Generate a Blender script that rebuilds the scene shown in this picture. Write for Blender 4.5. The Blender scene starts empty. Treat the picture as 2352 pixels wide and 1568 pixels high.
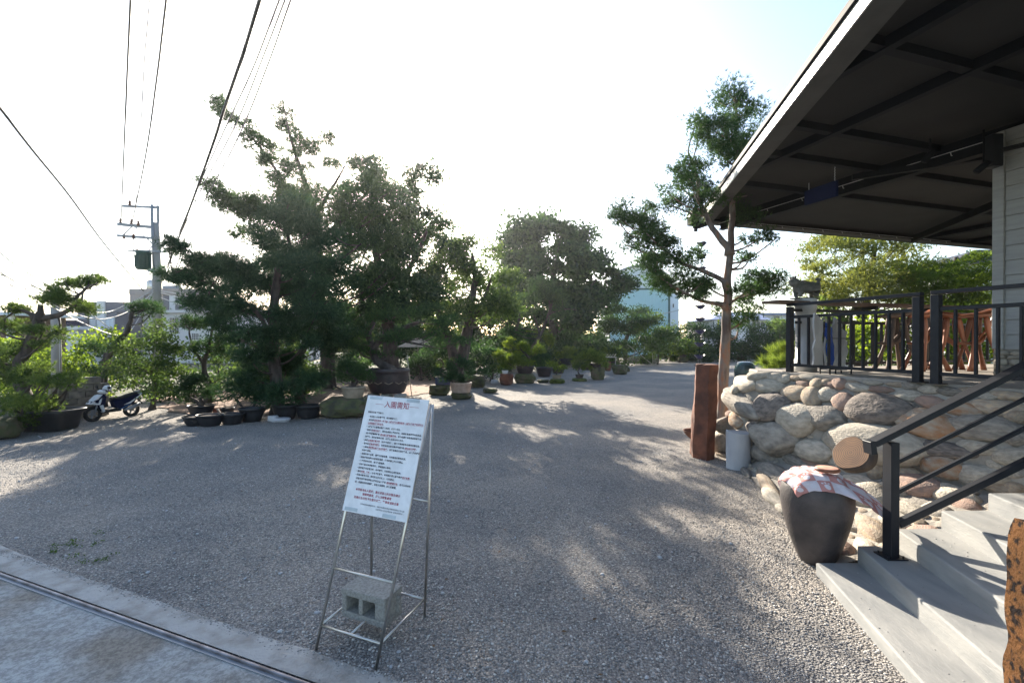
import bpy, bmesh, math, random
import numpy as np
from mathutils import Vector, Matrix, noise as mnoise
from math import sin, cos, pi, radians, sqrt, atan2
rnd = random.Random(7)
RS = np.random.RandomState(11)
scene = bpy.context.scene
COL = scene.collection

# ------------------------------------------------------------------ camera
EYE = 2.2
PITCH = radians(0.22)
cam_d = bpy.data.cameras.new('camera')
cam = bpy.data.objects.new('camera', cam_d); COL.objects.link(cam)
cam.location = (0, 0, EYE)
cam.rotation_euler = (radians(90) - PITCH, 0, 0)
cam_d.sensor_width = 36.0
cam_d.lens = 36.0 * 1038 / 2352
cam_d.clip_start = 0.05
cam_d.clip_end = 3000
scene.camera = cam

# ------------------------------------------------------------------ sky and sun
SUN_EL, SUN_AZ = radians(23.5), radians(-16.5)      # azimuth from +Y, clockwise positive
world = bpy.data.worlds.new('World'); scene.world = world; world.use_nodes = True
wn = world.node_tree.nodes; wl = world.node_tree.links
sky = wn.new('ShaderNodeTexSky'); sky.sky_type = 'NISHITA'; sky.sun_disc = False
sky.sun_elevation = SUN_EL; sky.sun_rotation = SUN_AZ
sky.air_density = 1.0; sky.dust_density = 1.2; sky.ozone_density = 1.0; sky.altitude = 50
wl.new(sky.outputs[0], wn['Background'].inputs[0])
wn['Background'].inputs[1].default_value = 0.105
sd = Vector((sin(SUN_AZ) * cos(SUN_EL), cos(SUN_AZ) * cos(SUN_EL), sin(SUN_EL)))
sl = bpy.data.lights.new('sun', 'SUN'); sl.energy = 5.0; sl.angle = radians(0.55); sl.color = (1.0, 0.91, 0.77)
so = bpy.data.objects.new('sun', sl); COL.objects.link(so)
so.rotation_euler = (-sd).to_track_quat('-Z', 'Y').to_euler(); so.location = (-10, 30, 20)
scene.view_settings.view_transform = 'Standard'; scene.view_settings.look = 'None'
scene.view_settings.gamma = 1.0; scene.view_settings.use_curve_mapping = False
scene.view_settings.exposure = 1.8

# ------------------------------------------------------------------ helpers
F, CX, CY = 1038.0, 1176.0, 784.0
def ray(x, y):
    rx, rz = (x - CX) / F, -(y - CY) / F
    return Vector((rx, cos(PITCH) + rz * sin(PITCH), rz * cos(PITCH) - sin(PITCH)))
def D(x, y, Y):
    r = ray(x, y); return Vector((0, 0, EYE)) + r * (Y / r.y)
def G(x, y, z=0.0):
    r = ray(x, y); return Vector((0, 0, EYE)) + r * ((z - EYE) / r.z)
def V(*a): return Vector(a)
def back(g, d):
    """same bearing from the entrance, d metres farther off"""
    f = (g.y + d) / g.y; return Vector((g.x * f, g.y + d, g.z))

ORG = {}
def tag(o, label=None, cat=None, group=None, kind=None):
    if label: o['label'] = label
    if cat: o['category'] = cat
    if group: o['group'] = group
    if kind: o['kind'] = kind
    return o
def thing(name, loc, label=None, cat=None, group=None):
    o = bpy.data.objects.new(name, None); COL.objects.link(o)
    o.empty_display_size = 0.1
    o.location = loc; ORG[o.name] = Vector(loc)
    return tag(o, label, cat, group)
def link_mesh(name, me, mat, parent=None, origin=None):
    o = bpy.data.objects.new(name, me); COL.objects.link(o)
    if mat and not me.materials: me.materials.append(mat)
    if parent:
        o.parent = parent; ORG[o.name] = ORG[parent.name]
    else:
        o.location = origin if origin is not None else (0, 0, 0); ORG[o.name] = Vector(o.location)
    return o
class MB:
    def __init__(s): s.v = []; s.f = []; s.sm = []
    def add(s, vs, fs, smooth=False):
        b = len(s.v); s.v += [tuple(p) for p in vs]; s.f += [tuple(b + i for i in f) for f in fs]; s.sm += [smooth] * len(fs); return s
    def obox(s, c, ax, ay, az, bev=0.0):
        c, ax, ay, az = Vector(c), Vector(ax), Vector(ay), Vector(az)
        if not bev:
            vs = [c + sx * ax + sy * ay + sz * az for sz in (-1, 1) for sy in (-1, 1) for sx in (-1, 1)]
            return s.add(vs, [(0, 2, 3, 1), (4, 5, 7, 6), (0, 1, 5, 4), (2, 6, 7, 3), (0, 4, 6, 2), (1, 3, 7, 5)])
        lx, ly, lz = ax.length, ay.length, az.length
        b = min(bev, lx * .45, ly * .45, lz * .45)
        ux, uy, uz = ax / lx, ay / ly, az / lz
        vs = []; idx = {}
        for sx in (-1, 1):
            for sy in (-1, 1):
                for sz in (-1, 1):
                    for k in range(3):
                        p = c + ux * sx * (lx - (b if k != 0 else 0)) + uy * sy * (ly - (b if k != 1 else 0)) + uz * sz * (lz - (b if k != 2 else 0))
                        idx[(sx, sy, sz, k)] = len(vs); vs.append(p)
        I = idx; fs = []
        for q in (-1, 1):
            fs.append([I[(q, -1, -1, 0)], I[(q, 1, -1, 0)], I[(q, 1, 1, 0)], I[(q, -1, 1, 0)]][::q])
            fs.append([I[(-1, q, -1, 1)], I[(-1, q, 1, 1)], I[(1, q, 1, 1)], I[(1, q, -1, 1)]][::q])
            fs.append([I[(-1, -1, q, 2)], I[(1, -1, q, 2)], I[(1, 1, q, 2)], I[(-1, 1, q, 2)]][::q])
        for a in (-1, 1):
            for b2 in (-1, 1):
                fs.append([I[(a, b2, -1, 0)], I[(a, b2, -1, 1)], I[(a, b2, 1, 1)], I[(a, b2, 1, 0)]][::-a * b2])
                fs.append([I[(a, -1, b2, 0)], I[(a, -1, b2, 2)], I[(a, 1, b2, 2)], I[(a, 1, b2, 0)]][::a * b2])
                fs.append([I[(-1, a, b2, 1)], I[(-1, a, b2, 2)], I[(1, a, b2, 2)], I[(1, a, b2, 1)]][::-a * b2])
                for c3 in (-1, 1):
                    fs.append([I[(a, b2, c3, 0)], I[(a, b2, c3, 1)], I[(a, b2, c3, 2)]][::a * b2 * c3])
        return s.add(vs, fs)
    def box(s, x0, x1, y0, y1, z0, z1, bev=0.0):
        return s.obox(((x0 + x1) / 2, (y0 + y1) / 2, (z0 + z1) / 2), ((x1 - x0) / 2, 0, 0), (0, (y1 - y0) / 2, 0), (0, 0, (z1 - z0) / 2), bev)
    def bar(s, a, b, w, h, up=(0, 0, 1), bev=0.0):
        a, b = Vector(a), Vector(b); d = b - a; L = d.length; d = d / L; up = Vector(up)
        sd_ = d.cross(up)
        if sd_.length < 1e-4: sd_ = d.cross(Vector((1, 0, 0)))
        sd_.normalize(); u2 = sd_.cross(d)
        return s.obox((a + b) / 2, d * L / 2, sd_ * w / 2, u2 * h / 2, bev)
    def tube(s, pts, rad, n=8, caps=True, smooth=True):
        pts = [Vector(p) for p in pts]
        if not hasattr(rad, '__len__'): rad = [rad] * len(pts)
        rings = []; prev = None
        for i, p in enumerate(pts):
            d = (pts[min(i + 1, len(pts) - 1)] - pts[max(i - 1, 0)])
            if d.length < 1e-7: d = Vector((0, 0, 1))
            d.normalize()
            if prev is None:
                a = d.cross(Vector((0, 0, 1)))
                if a.length < .1: a = d.cross(Vector((1, 0, 0)))
            else:
                a = prev - d * prev.dot(d)
                if a.length < 1e-5: a = d.cross(Vector((1, 0, 0)))
            a.normalize(); prev = a; b = d.cross(a)
            rings.append([p + (a * cos(2 * pi * k / n) + b * sin(2 * pi * k / n)) * rad[i] for k in range(n)])
        vs = [q for r in rings for q in r]; m = len(rings)
        fs = [(i * n + k, i * n + (k + 1) % n, (i + 1) * n + (k + 1) % n, (i + 1) * n + k) for i in range(m - 1) for k in range(n)]
        if caps: fs += [tuple(range(n))[::-1], tuple((m - 1) * n + k for k in range(n))]
        return s.add(vs, fs, smooth)
    def lathe(s, prof, c=(0, 0, 0), n=24, sx=1.0, sy=1.0, rot=0.0, smooth=True, closed=True):
        c = Vector(c); vs = []
        for r, z in prof:
            for k in range(n):
                a = 2 * pi * k / n; x, y = r * cos(a) * sx, r * sin(a) * sy
                vs.append(c + Vector((x * cos(rot) - y * sin(rot), x * sin(rot) + y * cos(rot), z)))
        m = len(prof)
        fs = [(i * n + k, i * n + (k + 1) % n, (i + 1) * n + (k + 1) % n, (i + 1) * n + k) for i in range(m - 1) for k in range(n)]
        if closed: fs += [tuple(range(n))[::-1], tuple((m - 1) * n + k for k in range(n))]
        return s.add(vs, fs, smooth)
    def prism(s, poly, o, ux, uy, un, smooth=False):
        o, ux, uy, un = Vector(o), Vector(ux), Vector(uy), Vector(un); n = len(poly)
        vs = [o + ux * a + uy * b - un for a, b in poly] + [o + ux * a + uy * b + un for a, b in poly]
        fs = [tuple(range(n))[::-1], tuple(range(n, 2 * n))] + [(i, (i + 1) % n, n + (i + 1) % n, n + i) for i in range(n)]
        return s.add(vs, fs, smooth)
    def blob(s, c, r, seed=0, amp=.15, sub=2, fr=1.3, R=None):
        base = ICO[sub]; c = Vector(c); off = Vector((seed * 3.1, seed * 1.7, seed * .9)); vs = []
        for p in base[0]:
            k = 1 + amp * mnoise.noise(p * fr + off)
            q = Vector((p.x * r[0] * k, p.y * r[1] * k, p.z * r[2] * k))
            vs.append(c + (R @ q if R else q))
        return s.add(vs, base[1], True)
    def build(s, name, mat, parent=None, origin=None):
        o0 = ORG[parent.name] if parent else Vector(origin if origin is not None else (0, 0, 0))
        me = bpy.data.meshes.new(name)
        me.from_pydata([(p[0] - o0.x, p[1] - o0.y, p[2] - o0.z) for p in s.v], [], s.f)
        me.polygons.foreach_set('use_smooth', s.sm)
        bm = bmesh.new(); bm.from_mesh(me); bmesh.ops.recalc_face_normals(bm, faces=bm.faces); bm.to_mesh(me); bm.free()
        return link_mesh(name, me, mat, parent, origin if parent is None else None)
ICO = {}
for k_ in (1, 2, 3, 4):
    bm = bmesh.new(); bmesh.ops.create_icosphere(bm, subdivisions=k_, radius=1)
    bm.verts.ensure_lookup_table()
    ICO[k_] = ([v.co.copy() for v in bm.verts], [tuple(v.index for v in f.verts) for f in bm.faces]); bm.free()

# ---- materials
def nodes(m): return m.node_tree.nodes, m.node_tree.links
def mat(name, col, col2=None, rough=.7, scale=6.0, bump=0.0, bscale=40.0, metal=0.0, det=5.0, spec=.5, coord='Object', stretch=(1, 1, 1), rndv=0.0, col3=None, lo=.35, hi=.65):
    m = bpy.data.materials.new(name); m.use_nodes = True; n, l = nodes(m); b = n['Principled BSDF']
    b.inputs['Roughness'].default_value = rough; b.inputs['Metallic'].default_value = metal
    b.inputs['Specular IOR Level'].default_value = spec
    tc = n.new('ShaderNodeTexCoord'); mp = n.new('ShaderNodeMapping'); mp.inputs['Scale'].default_value = stretch
    l.new(tc.outputs[coord], mp.inputs[0])
    src = mp.outputs[0]
    if rndv or True:
        oi = n.new('ShaderNodeObjectInfo'); va = n.new('ShaderNodeVectorMath'); va.operation = 'ADD'
        ms = n.new('ShaderNodeMath'); ms.operation = 'MULTIPLY'; ms.inputs[1].default_value = 37.0
        l.new(oi.outputs['Random'], ms.inputs[0]); l.new(src, va.inputs[0]); l.new(ms.outputs[0], va.inputs[1]); src = va.outputs[0]
    nt = n.new('ShaderNodeTexNoise'); nt.inputs['Scale'].default_value = scale; nt.inputs['Detail'].default_value = det
    l.new(src, nt.inputs[0])
    cr = n.new('ShaderNodeValToRGB'); e = cr.color_ramp.elements
    c2 = col2 or tuple(c * .72 for c in col)
    e[0].position = lo; e[0].color = (*c2, 1); e[1].position = hi; e[1].color = (*col, 1)
    if col3:
        e3 = e.new((lo + hi) / 2); e3.color = (*col3, 1)
    l.new(nt.outputs[0], cr.inputs[0]); out = cr.outputs[0]
    if rndv:
        hs = n.new('ShaderNodeHueSaturation'); mr = n.new('ShaderNodeMapRange')
        mr.inputs['To Min'].default_value = 1 - rndv; mr.inputs['To Max'].default_value = 1 + rndv
        l.new(oi.outputs['Random'], mr.inputs[0]); l.new(mr.outputs[0], hs.inputs['Value']); l.new(out, hs.inputs['Color']); out = hs.outputs[0]
    l.new(out, b.inputs['Base Color'])
    if bump:
        n2 = n.new('ShaderNodeTexNoise'); n2.inputs['Scale'].default_value = bscale; n2.inputs['Detail'].default_value = 6
        l.new(src, n2.inputs[0]); bp = n.new('ShaderNodeBump'); bp.inputs['Strength'].default_value = bump; bp.inputs['Distance'].default_value = .02
        l.new(n2.outputs[0], bp.inputs['Height']); l.new(bp.outputs[0], b.inputs['Normal'])
    return m
def leafmat(name, col, col2, trans=.45, tcol=None, scale=.9):
    m = bpy.data.materials.new(name); m.use_nodes = True; n, l = nodes(m); n.remove(n['Principled BSDF'])
    out = n['Material Output']
    tc = n.new('ShaderNodeTexCoord'); nt = n.new('ShaderNodeTexNoise'); nt.inputs['Scale'].default_value = scale; nt.inputs['Detail'].default_value = 3
    l.new(tc.outputs['Object'], nt.inputs[0])
    ge = n.new('ShaderNodeNewGeometry')
    ad = n.new('ShaderNodeMath'); ad.operation = 'MULTIPLY_ADD'; ad.inputs[1].default_value = .45; 
    l.new(ge.outputs['Random Per Island'], ad.inputs[0]); 
    sb = n.new('ShaderNodeMath'); sb.operation = 'SUBTRACT'; sb.inputs[1].default_value = .22
    l.new(nt.outputs[0], sb.inputs[0]); l.new(sb.outputs[0], ad.inputs[2])
    cr = n.new('ShaderNodeValToRGB'); e = cr.color_ramp.elements
    e[0].position = .3; e[0].color = (*col2, 1); e[1].position = .72; e[1].color = (*col, 1); l.new(ad.outputs[0], cr.inputs[0])
    df = n.new('ShaderNodeBsdfDiffuse'); tr = n.new('ShaderNodeBsdfTranslucent'); gl = n.new('ShaderNodeBsdfGlossy'); gl.inputs['Roughness'].default_value = .45
    gl.inputs['Color'].default_value = (.9, .95, 1, 1)
    hs = n.new('ShaderNodeHueSaturation'); hs.inputs['Hue'].default_value = .475; hs.inputs['Saturation'].default_value = 1.05; hs.inputs['Value'].default_value = 1.7
    l.new(cr.outputs[0], hs.inputs['Color']); l.new(cr.outputs[0], df.inputs[0]); l.new(hs.outputs[0], tr.inputs[0])
    mx = n.new('ShaderNodeMixShader'); mx.inputs[0].default_value = trans; l.new(df.outputs[0], mx.inputs[1]); l.new(tr.outputs[0], mx.inputs[2])
    m2 = n.new('ShaderNodeMixShader'); m2.inputs[0].default_value = .018; l.new(mx.outputs[0], m2.inputs[1]); l.new(gl.outputs[0], m2.inputs[2])
    l.new(m2.outputs[0], out.inputs['Surface']); return m
def flat(name, col, rough=.6, metal=0.0, spec=.5):
    return mat(name, col, tuple(c * .85 for c in col), rough=rough, metal=metal, spec=spec, scale=12)

M = {}
M['steel'] = flat('brushed_steel', (.62, .60, .56), .32, 1.0)
M['rail_steel'] = mat('rail_steel', (.30, .29, .31), (.16, .14, .14), rough=.5, metal=.8, scale=9)
M['board'] = flat('white_board', (.80, .80, .82), .35)
M['ink'] = flat('dark_print', (.03, .03, .05), .6)
M['red_ink'] = flat('red_print', (.36, .035, .07), .6)
M['tape'] = mat('clear_clip', (.5, .56, .6), rough=.3)
M['cinder'] = mat('cinder_block', (.42, .40, .36), (.27, .26, .24), rough=.95, scale=60, bump=.9, bscale=160)
M['concrete'] = mat('grey_concrete', (.43, .42, .395), (.24, .22, .19), rough=.9, scale=5, bump=.8, bscale=38, det=12, lo=.3, hi=.58)
M['step'] = mat('step_concrete', (.285, .28, .265), (.195, .198, .195), rough=.8, scale=3.5, bump=.2, bscale=30, det=12, stretch=(1.6, .5, 2.5), lo=.3, hi=.6)
M['mortar'] = mat('wall_mortar', (.33, .30, .255), (.21, .19, .165), rough=.95, scale=5, bump=.8, bscale=22, det=8)
M['deck'] = mat('deck_concrete', (.33, .29, .25), (.25, .225, .195), rough=.8, scale=2, bump=.15, bscale=40)
M['black'] = mat('black_paint', (.014, .016, .021), (.010, .011, .015), rough=.5, scale=9, spec=.3)
M['roofmetal'] = mat('dark_roof_steel', (.008, .010, .014), (.006, .007, .010), rough=.7, scale=4, spec=.2)
M['soffit'] = mat('soffit_board', (.020, .020, .020), (.013, .013, .0135), rough=.9, scale=1.4, det=8)
M['fascia'] = mat('light_metal_flashing', (.62, .62, .60), (.50, .50, .49), rough=.38, metal=.15, scale=3)
M['underlip'] = mat('shade_toned_underlip', (.085, .085, .08), (.065, .065, .062), rough=.8, scale=3)  # eave underside: shade put into the colour, darker than the flashing
M['siding'] = mat('pale_siding', (.33, .33, .32), (.28, .28, .275), rough=.7, scale=3, bump=.18, bscale=30, stretch=(1, 1, 9))
M['wallstone'] = mat('plinth_stone', (.40, .36, .30), (.20, .18, .15), rough=.9, scale=6, bump=.5, bscale=18, rndv=.35)
M['jar'] = mat('dark_jar_glaze', (.085, .068, .062), (.036, .030, .030), rough=.6, scale=5, bump=.25, bscale=50, det=8)
M['wood'] = mat('cut_wood', (.50, .27, .13), (.34, .16, .07), rough=.7, scale=8)
M['redwood'] = mat('polished_red_wood', (.27, .095, .045), (.12, .04, .02), rough=.42, scale=5, stretch=(1, 1, .25), rndv=.25)
M['darkwood'] = mat('dark_weathered_wood', (.14, .085, .06), (.07, .045, .035), rough=.7, scale=6, stretch=(1, 1, .25))
M['redrock'] = mat('rust_red_rock', (.20, .070, .038), (.085, .034, .022), rough=.9, scale=4, bump=.9, bscale=14, det=9)
M['orangerock'] = mat('orange_pocked_rock', (.42, .17, .05), (.055, .032, .02), rough=.95, scale=26, bump=1.0, bscale=50, det=12, lo=.40, hi=.50)
M['greystone'] = mat('light_grey_stone', (.44, .44, .45), (.35, .35, .37), rough=.7, scale=5, stretch=(1, 1, .4), bump=.12, bscale=40)
M['rock'] = mat('mossy_dark_rock', (.10, .075, .05), (.045, .04, .028), rough=.95, scale=3, bump=.9, bscale=9, det=8, rndv=.3, col3=(.07, .075, .03))
M['moss'] = mat('moss', (.10, .13, .025), (.05, .06, .02), rough=1, scale=9, bump=.6, bscale=40)
M['rust'] = mat('rusty_iron', (.16, .065, .035), (.09, .035, .02), rough=.8, scale=12, bump=.3)
M['bark'] = mat('dark_bark', (.085, .068, .058), (.035, .028, .025), rough=.95, scale=7, bump=1.0, bscale=16, stretch=(1, 1, .35))
M['redbark'] = mat('reddish_bark', (.27, .13, .075), (.10, .07, .06), rough=.9, scale=5, bump=1.0, bscale=13, stretch=(1.6, 1.6, .45), col3=(.19, .16, .14))
M['twig'] = mat('pale_twig', (.20, .17, .14), rough=.9)
M['pot_black'] = mat('black_tub', (.022, .022, .026), (.014, .014, .016), rough=.5, scale=8)
M['pot_brown'] = mat('brown_glazed_pot', (.065, .045, .045), (.035, .026, .028), rough=.4, scale=4)
M['pot_beige'] = mat('beige_pot', (.34, .27, .20), (.24, .19, .14), rough=.8, scale=7)
M['pot_cream'] = mat('cream_pink_pot', (.42, .32, .27), (.30, .22, .18), rough=.7, scale=7)
M['pot_blue'] = mat('blue_pot', (.02, .03, .11), rough=.35)
M['pot_red'] = mat('red_clay_pot', (.22, .055, .03), rough=.8)
M['soil'] = mat('potting_soil', (.085, .06, .042), (.05, .036, .027), rough=1, scale=20, bump=.6)
M['pipe'] = mat('pole_concrete', (.30, .29, .28), (.22, .22, .215), rough=.85, scale=3, stretch=(1, 1, .3))
M['galv'] = flat('galvanised_steel', (.26, .28, .31), .5, .5)
M['greenmetal'] = flat('green_transformer_paint', (.02, .075, .065), .5)
M['wire'] = flat('cable_black', (.05, .05, .05), .6)
M['wire_pale'] = flat('cable_grey', (.42, .42, .42), .5)
M['white'] = flat('white_paint', (.75, .75, .76), .35)
M['navy'] = flat('navy_plastic', (.008, .012, .04), .9, spec=.1)
M['rubber'] = flat('tyre_rubber', (.012, .012, .013), .85)
M['bluesteel'] = flat('blue_trim', (.02, .12, .30), .4)
M['greywall'] = mat('dark_grey_render', (.165, .16, .19), (.13, .13, .155), rough=.9, scale=.6)
M['whitewall'] = mat('off_white_render', (.66, .65, .66), (.56, .55, .56), rough=.9, scale=.5)
M['roofconc'] = mat('raw_parapet', (.36, .31, .28), (.24, .22, .22), rough=.9, scale=.8)
M['tealmetal'] = mat('pale_teal_sheet', (.42, .62, .66), (.36, .55, .60), rough=.55, scale=.5)
M['palemetal'] = mat('pale_sheet', (.62, .68, .74), (.55, .62, .68), rough=.55, scale=.5)
M['bluroof'] = mat('blue_grey_roof', (.24, .28, .42), (.18, .21, .32), rough=.5, scale=.5)
M['glass'] = flat('window_dark', (.05, .06, .075), .15)
M['winframe'] = flat('window_frame_white', (.6, .6, .6), .5)
M['darkroof'] = mat('dark_tile_roof', (.05, .055, .07), (.03, .03, .04), rough=.6, scale=3)
M['greenglaze'] = mat('green_glaze', (.035, .12, .11), (.02, .05, .055), rough=.25, scale=3, col3=(.05, .07, .07))
M['marble'] = mat('veined_marble', (.55, .54, .52), (.34, .33, .32), rough=.5, scale=3, stretch=(1, 1, .4), lo=.42)
M['drift'] = mat('white_driftwood', (.60, .58, .56), (.30, .29, .29), rough=.8, scale=7, stretch=(1, 1, .3), lo=.45)
M['blueresin'] = flat('blue_resin', (.01, .06, .30), .2)
M['statue'] = mat('weathered_statue', (.17, .16, .14), (.09, .09, .075), rough=.95, scale=9, bump=.5)
M['hill'] = mat('far_wooded_hill', (.045, .075, .05), (.03, .05, .04), rough=1, scale=.01)
M['bamboo'] = flat('pale_pole', (.42, .38, .30), .6)
M['blockwall'] = mat('weathered_block', (.24, .215, .18), (.11, .10, .088), rough=.95, scale=5, bump=.6, bscale=40, rndv=.3)
M['lamp'] = flat('warm_lamp_housing', (.5, .5, .48), .4)
LM = {
 'pine': leafmat('pine_needles', (.052, .110, .030), (.016, .044, .018)),
 'pine2': leafmat('pine_needles_blue', (.042, .092, .036), (.014, .040, .020), .42),
 'bright': leafmat('young_pine_needles', (.14, .22, .03), (.05, .10, .016), .5),
 'dark': leafmat('dark_broad_leaves', (.038, .085, .024), (.012, .034, .013), .4),
 'mid': leafmat('mid_green_leaves', (.075, .135, .028), (.028, .058, .016), .5),
 'lime': leafmat('lime_leaves', (.17, .26, .03), (.06, .12, .015), .55),
 'midpine': leafmat('deep_young_needles', (.085, .145, .028), (.028, .06, .016), .45),  # deeper green than young_pine_needles, for the far left bonsai
 'yellow': leafmat('yellow_green_needles', (.20, .23, .05), (.08, .12, .03), .5),
 'grass': leafmat('grass_blades', (.16, .24, .04), (.06, .11, .02), .5),
}

# ---- foliage
def rand_dir(n):
    a = RS.normal(size=(n, 3)); return a / np.linalg.norm(a, axis=1, keepdims=True)
def foliage(name, clumps, material, parent, kind='needle', dens=300, L=.12, W=.012, sub=8, per=6, up=.6, flat_=False, spread=.30, kindtag=None, label=None):
    P = []; A = []
    for c, r in clumps:
        c = np.array(c); r = np.array(r)
        area = 4.2 * (r[0] * r[1] + r[1] * r[2] + r[0] * r[2])
        n = max(12, int(dens * area)); k = max(3, int(sub))
        d = rand_dir(k); rr = RS.uniform(.25, 1, size=(k, 1)) ** .5
        sc = d * rr * .8
        w = RS.dirichlet(np.ones(k) * 4); cnt = RS.multinomial(n, w)
        for j in range(k):
            m = cnt[j]
            if m == 0: continue
            q = sc[j] + RS.normal(size=(m, 3)) * spread * RS.uniform(.7, 1.3)
            P.append(c + q * r); ax = q / (np.linalg.norm(q, axis=1, keepdims=True) + .3); A.append(ax)
    P = np.concatenate(P); A = np.concatenate(A); N = len(P)
    ax = A * .8 + np.array([0, 0, up]) + RS.normal(size=(N, 3)) * .35
    ax /= np.linalg.norm(ax, axis=1, keepdims=True)
    o = np.array(ORG[parent.name])
    if kind == 'needle':
        dirs = ax[:, None, :] * .9 + rand_dir(N * per).reshape(N, per, 3) * .8
        dirs /= np.linalg.norm(dirs, axis=2, keepdims=True)
        sidev = np.cross(dirs, rand_dir(N * per).reshape(N, per, 3)); sidev /= np.linalg.norm(sidev, axis=2, keepdims=True) + 1e-6
        p = P[:, None, :]; ln = L * RS.uniform(.6, 1.25, size=(N, per, 1))
        v0 = p - sidev * W; v1 = p + sidev * W; v2 = p + dirs * ln
        vs = np.stack([v0, v1, v2], axis=2).reshape(-1, 3) - o
        nt = N * per; tri = 3
    else:
        dirs = rand_dir(N) + ax * .4; dirs /= np.linalg.norm(dirs, axis=1, keepdims=True)
        sv = np.cross(dirs, rand_dir(N)); sv /= np.linalg.norm(sv, axis=1, keepdims=True) + 1e-6
        ln = L * RS.uniform(.6, 1.3, size=(N, 1)); nn = np.cross(dirs, sv)
        vs = np.stack([P, P + dirs * ln * .45 + sv * W * 1.0 + nn * ln * .08, P + dirs * ln, P + dirs * ln * .45 - sv * W + nn * ln * .08], axis=1).reshape(-1, 3) - o
        nt = N; tri = 4
    me = bpy.data.meshes.new(name)
    me.vertices.add(len(vs)); me.vertices.foreach_set('co', vs.astype(np.float32).ravel())
    me.loops.add(nt * tri); me.loops.foreach_set('vertex_index', np.arange(nt * tri, dtype=np.int32))
    me.polygons.add(nt); me.polygons.foreach_set('loop_start', np.arange(0, nt * tri, tri, dtype=np.int32))
    me.polygons.foreach_set('loop_total', np.full(nt, tri, dtype=np.int32))
    me.update()
    ob = link_mesh(name, me, material, parent)
    if kindtag: ob['kind'] = kindtag
    return ob
def inside(x, y, poly):
    c = False; j = len(poly) - 1
    for i in range(len(poly)):
        xi, yi = poly[i]; xj, yj = poly[j]
        if (yi > y) != (yj > y) and x < (xj - xi) * (y - yi) / (yj - yi) + xi: c = not c
        j = i
    return c
def fillpoly(poly, sp, Y, thick, r, seed=0, flatz=.6):
    """crown outline (as seen) -> clumps spread through a crown of real depth"""
    rr = random.Random(seed); out = []
    xs = [p[0] for p in poly]; ys = [p[1] for p in poly]
    cx, hw = (min(xs) + max(xs)) / 2, (max(xs) - min(xs)) / 2
    y = min(ys)
    while y < max(ys):
        x = min(xs)
        while x < max(xs):
            px, py = x + rr.uniform(-.5, .5) * sp, y + rr.uniform(-.5, .5) * sp
            if inside(px, py, poly):
                t = sqrt(max(.1, 1 - ((px - cx) / hw) ** 2))
                c = D(px, py, Y + rr.uniform(-1, 1) * thick * t); s = rr.uniform(.7, 1.3) * r
                out.append((tuple(c), (s, s, s * flatz)))
            x += sp
        y += sp * .85
    return out
def lineclumps(pts, n, Y, r, seed=0, dY=.4, flatz=.7, jit=8):
    rr = random.Random(seed); out = []
    for i in range(n):
        t = i / (n - 1) * (len(pts) - 1); k = min(int(t), len(pts) - 2); f = t - k
        x = pts[k][0] * (1 - f) + pts[k + 1][0] * f + rr.uniform(-jit, jit); y = pts[k][1] * (1 - f) + pts[k + 1][1] * f + rr.uniform(-jit, jit)
        s = r * rr.uniform(.7, 1.2); out.append((tuple(D(x, y, Y + rr.uniform(-dY, dY))), (s, s, s * flatz)))
    return out
def curve_pts(pts, m=4):
    pts = [Vector(p) for p in pts]; out = []
    for i in range(len(pts) - 1):
        p0 = pts[max(i - 1, 0)]; p1 = pts[i]; p2 = pts[i + 1]; p3 = pts[min(i + 2, len(pts) - 1)]
        for k in range(m):
            t = k / m
            out.append(.5 * ((2 * p1) + (p2 - p0) * t + (2 * p0 - 5 * p1 + 4 * p2 - p3) * t * t + (3 * p1 - p0 - 3 * p2 + p3) * t ** 3))
    out.append(pts[-1]); return out
def trunkmesh(mb, pts, r0, r1, n=10, wob=.04, seed=0, flare=1.5):
    q = curve_pts(pts, 5); m = len(q)
    rad = [(r0 + (r1 - r0) * (i / (m - 1))) * (1 + .10 * mnoise.noise(Vector((i * .7, seed, 0)))) for i in range(m)]
    rad[0] *= flare; rad[1] *= (1 + flare) / 2
    q = [p + Vector((mnoise.noise(Vector((i * .4, seed, 3))), mnoise.noise(Vector((i * .4, seed, 9))), 0)) * wob for i, p in enumerate(q)]
    q[0].z -= .1
    mb.tube(q, rad, n); return q, rad
def limbs(mb, spine, rad, clumps, rmin=.012, frac=1.0, seed=0, k=.30, maxr=.07, sag=.12):
    rr = random.Random(seed)
    for c, r in clumps:
        if rr.random() > frac: continue
        c = Vector(c); best = None
        for i, p in enumerate(spine):
            dz = c.z - p.z; h = (Vector((c.x, c.y, 0)) - Vector((p.x, p.y, 0))).length
            cost = abs(dz - .45 * h) + h * .6
            if best is None or cost < best[0]: best = (cost, i)
        p = spine[best[1]]; d = c - p
        if d.length < .05: continue
        mid = p + d * .5 + Vector((rr.uniform(-.1, .1), rr.uniform(-.1, .1), -sag)) * d.length
        r0 = min(maxr, max(rmin * 1.6, rad[best[1]] * k))
        mb.tube(curve_pts([p, mid, c], 3), [r0 + (rmin - r0) * t / 6 for t in range(7)], 5, caps=False)
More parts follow.
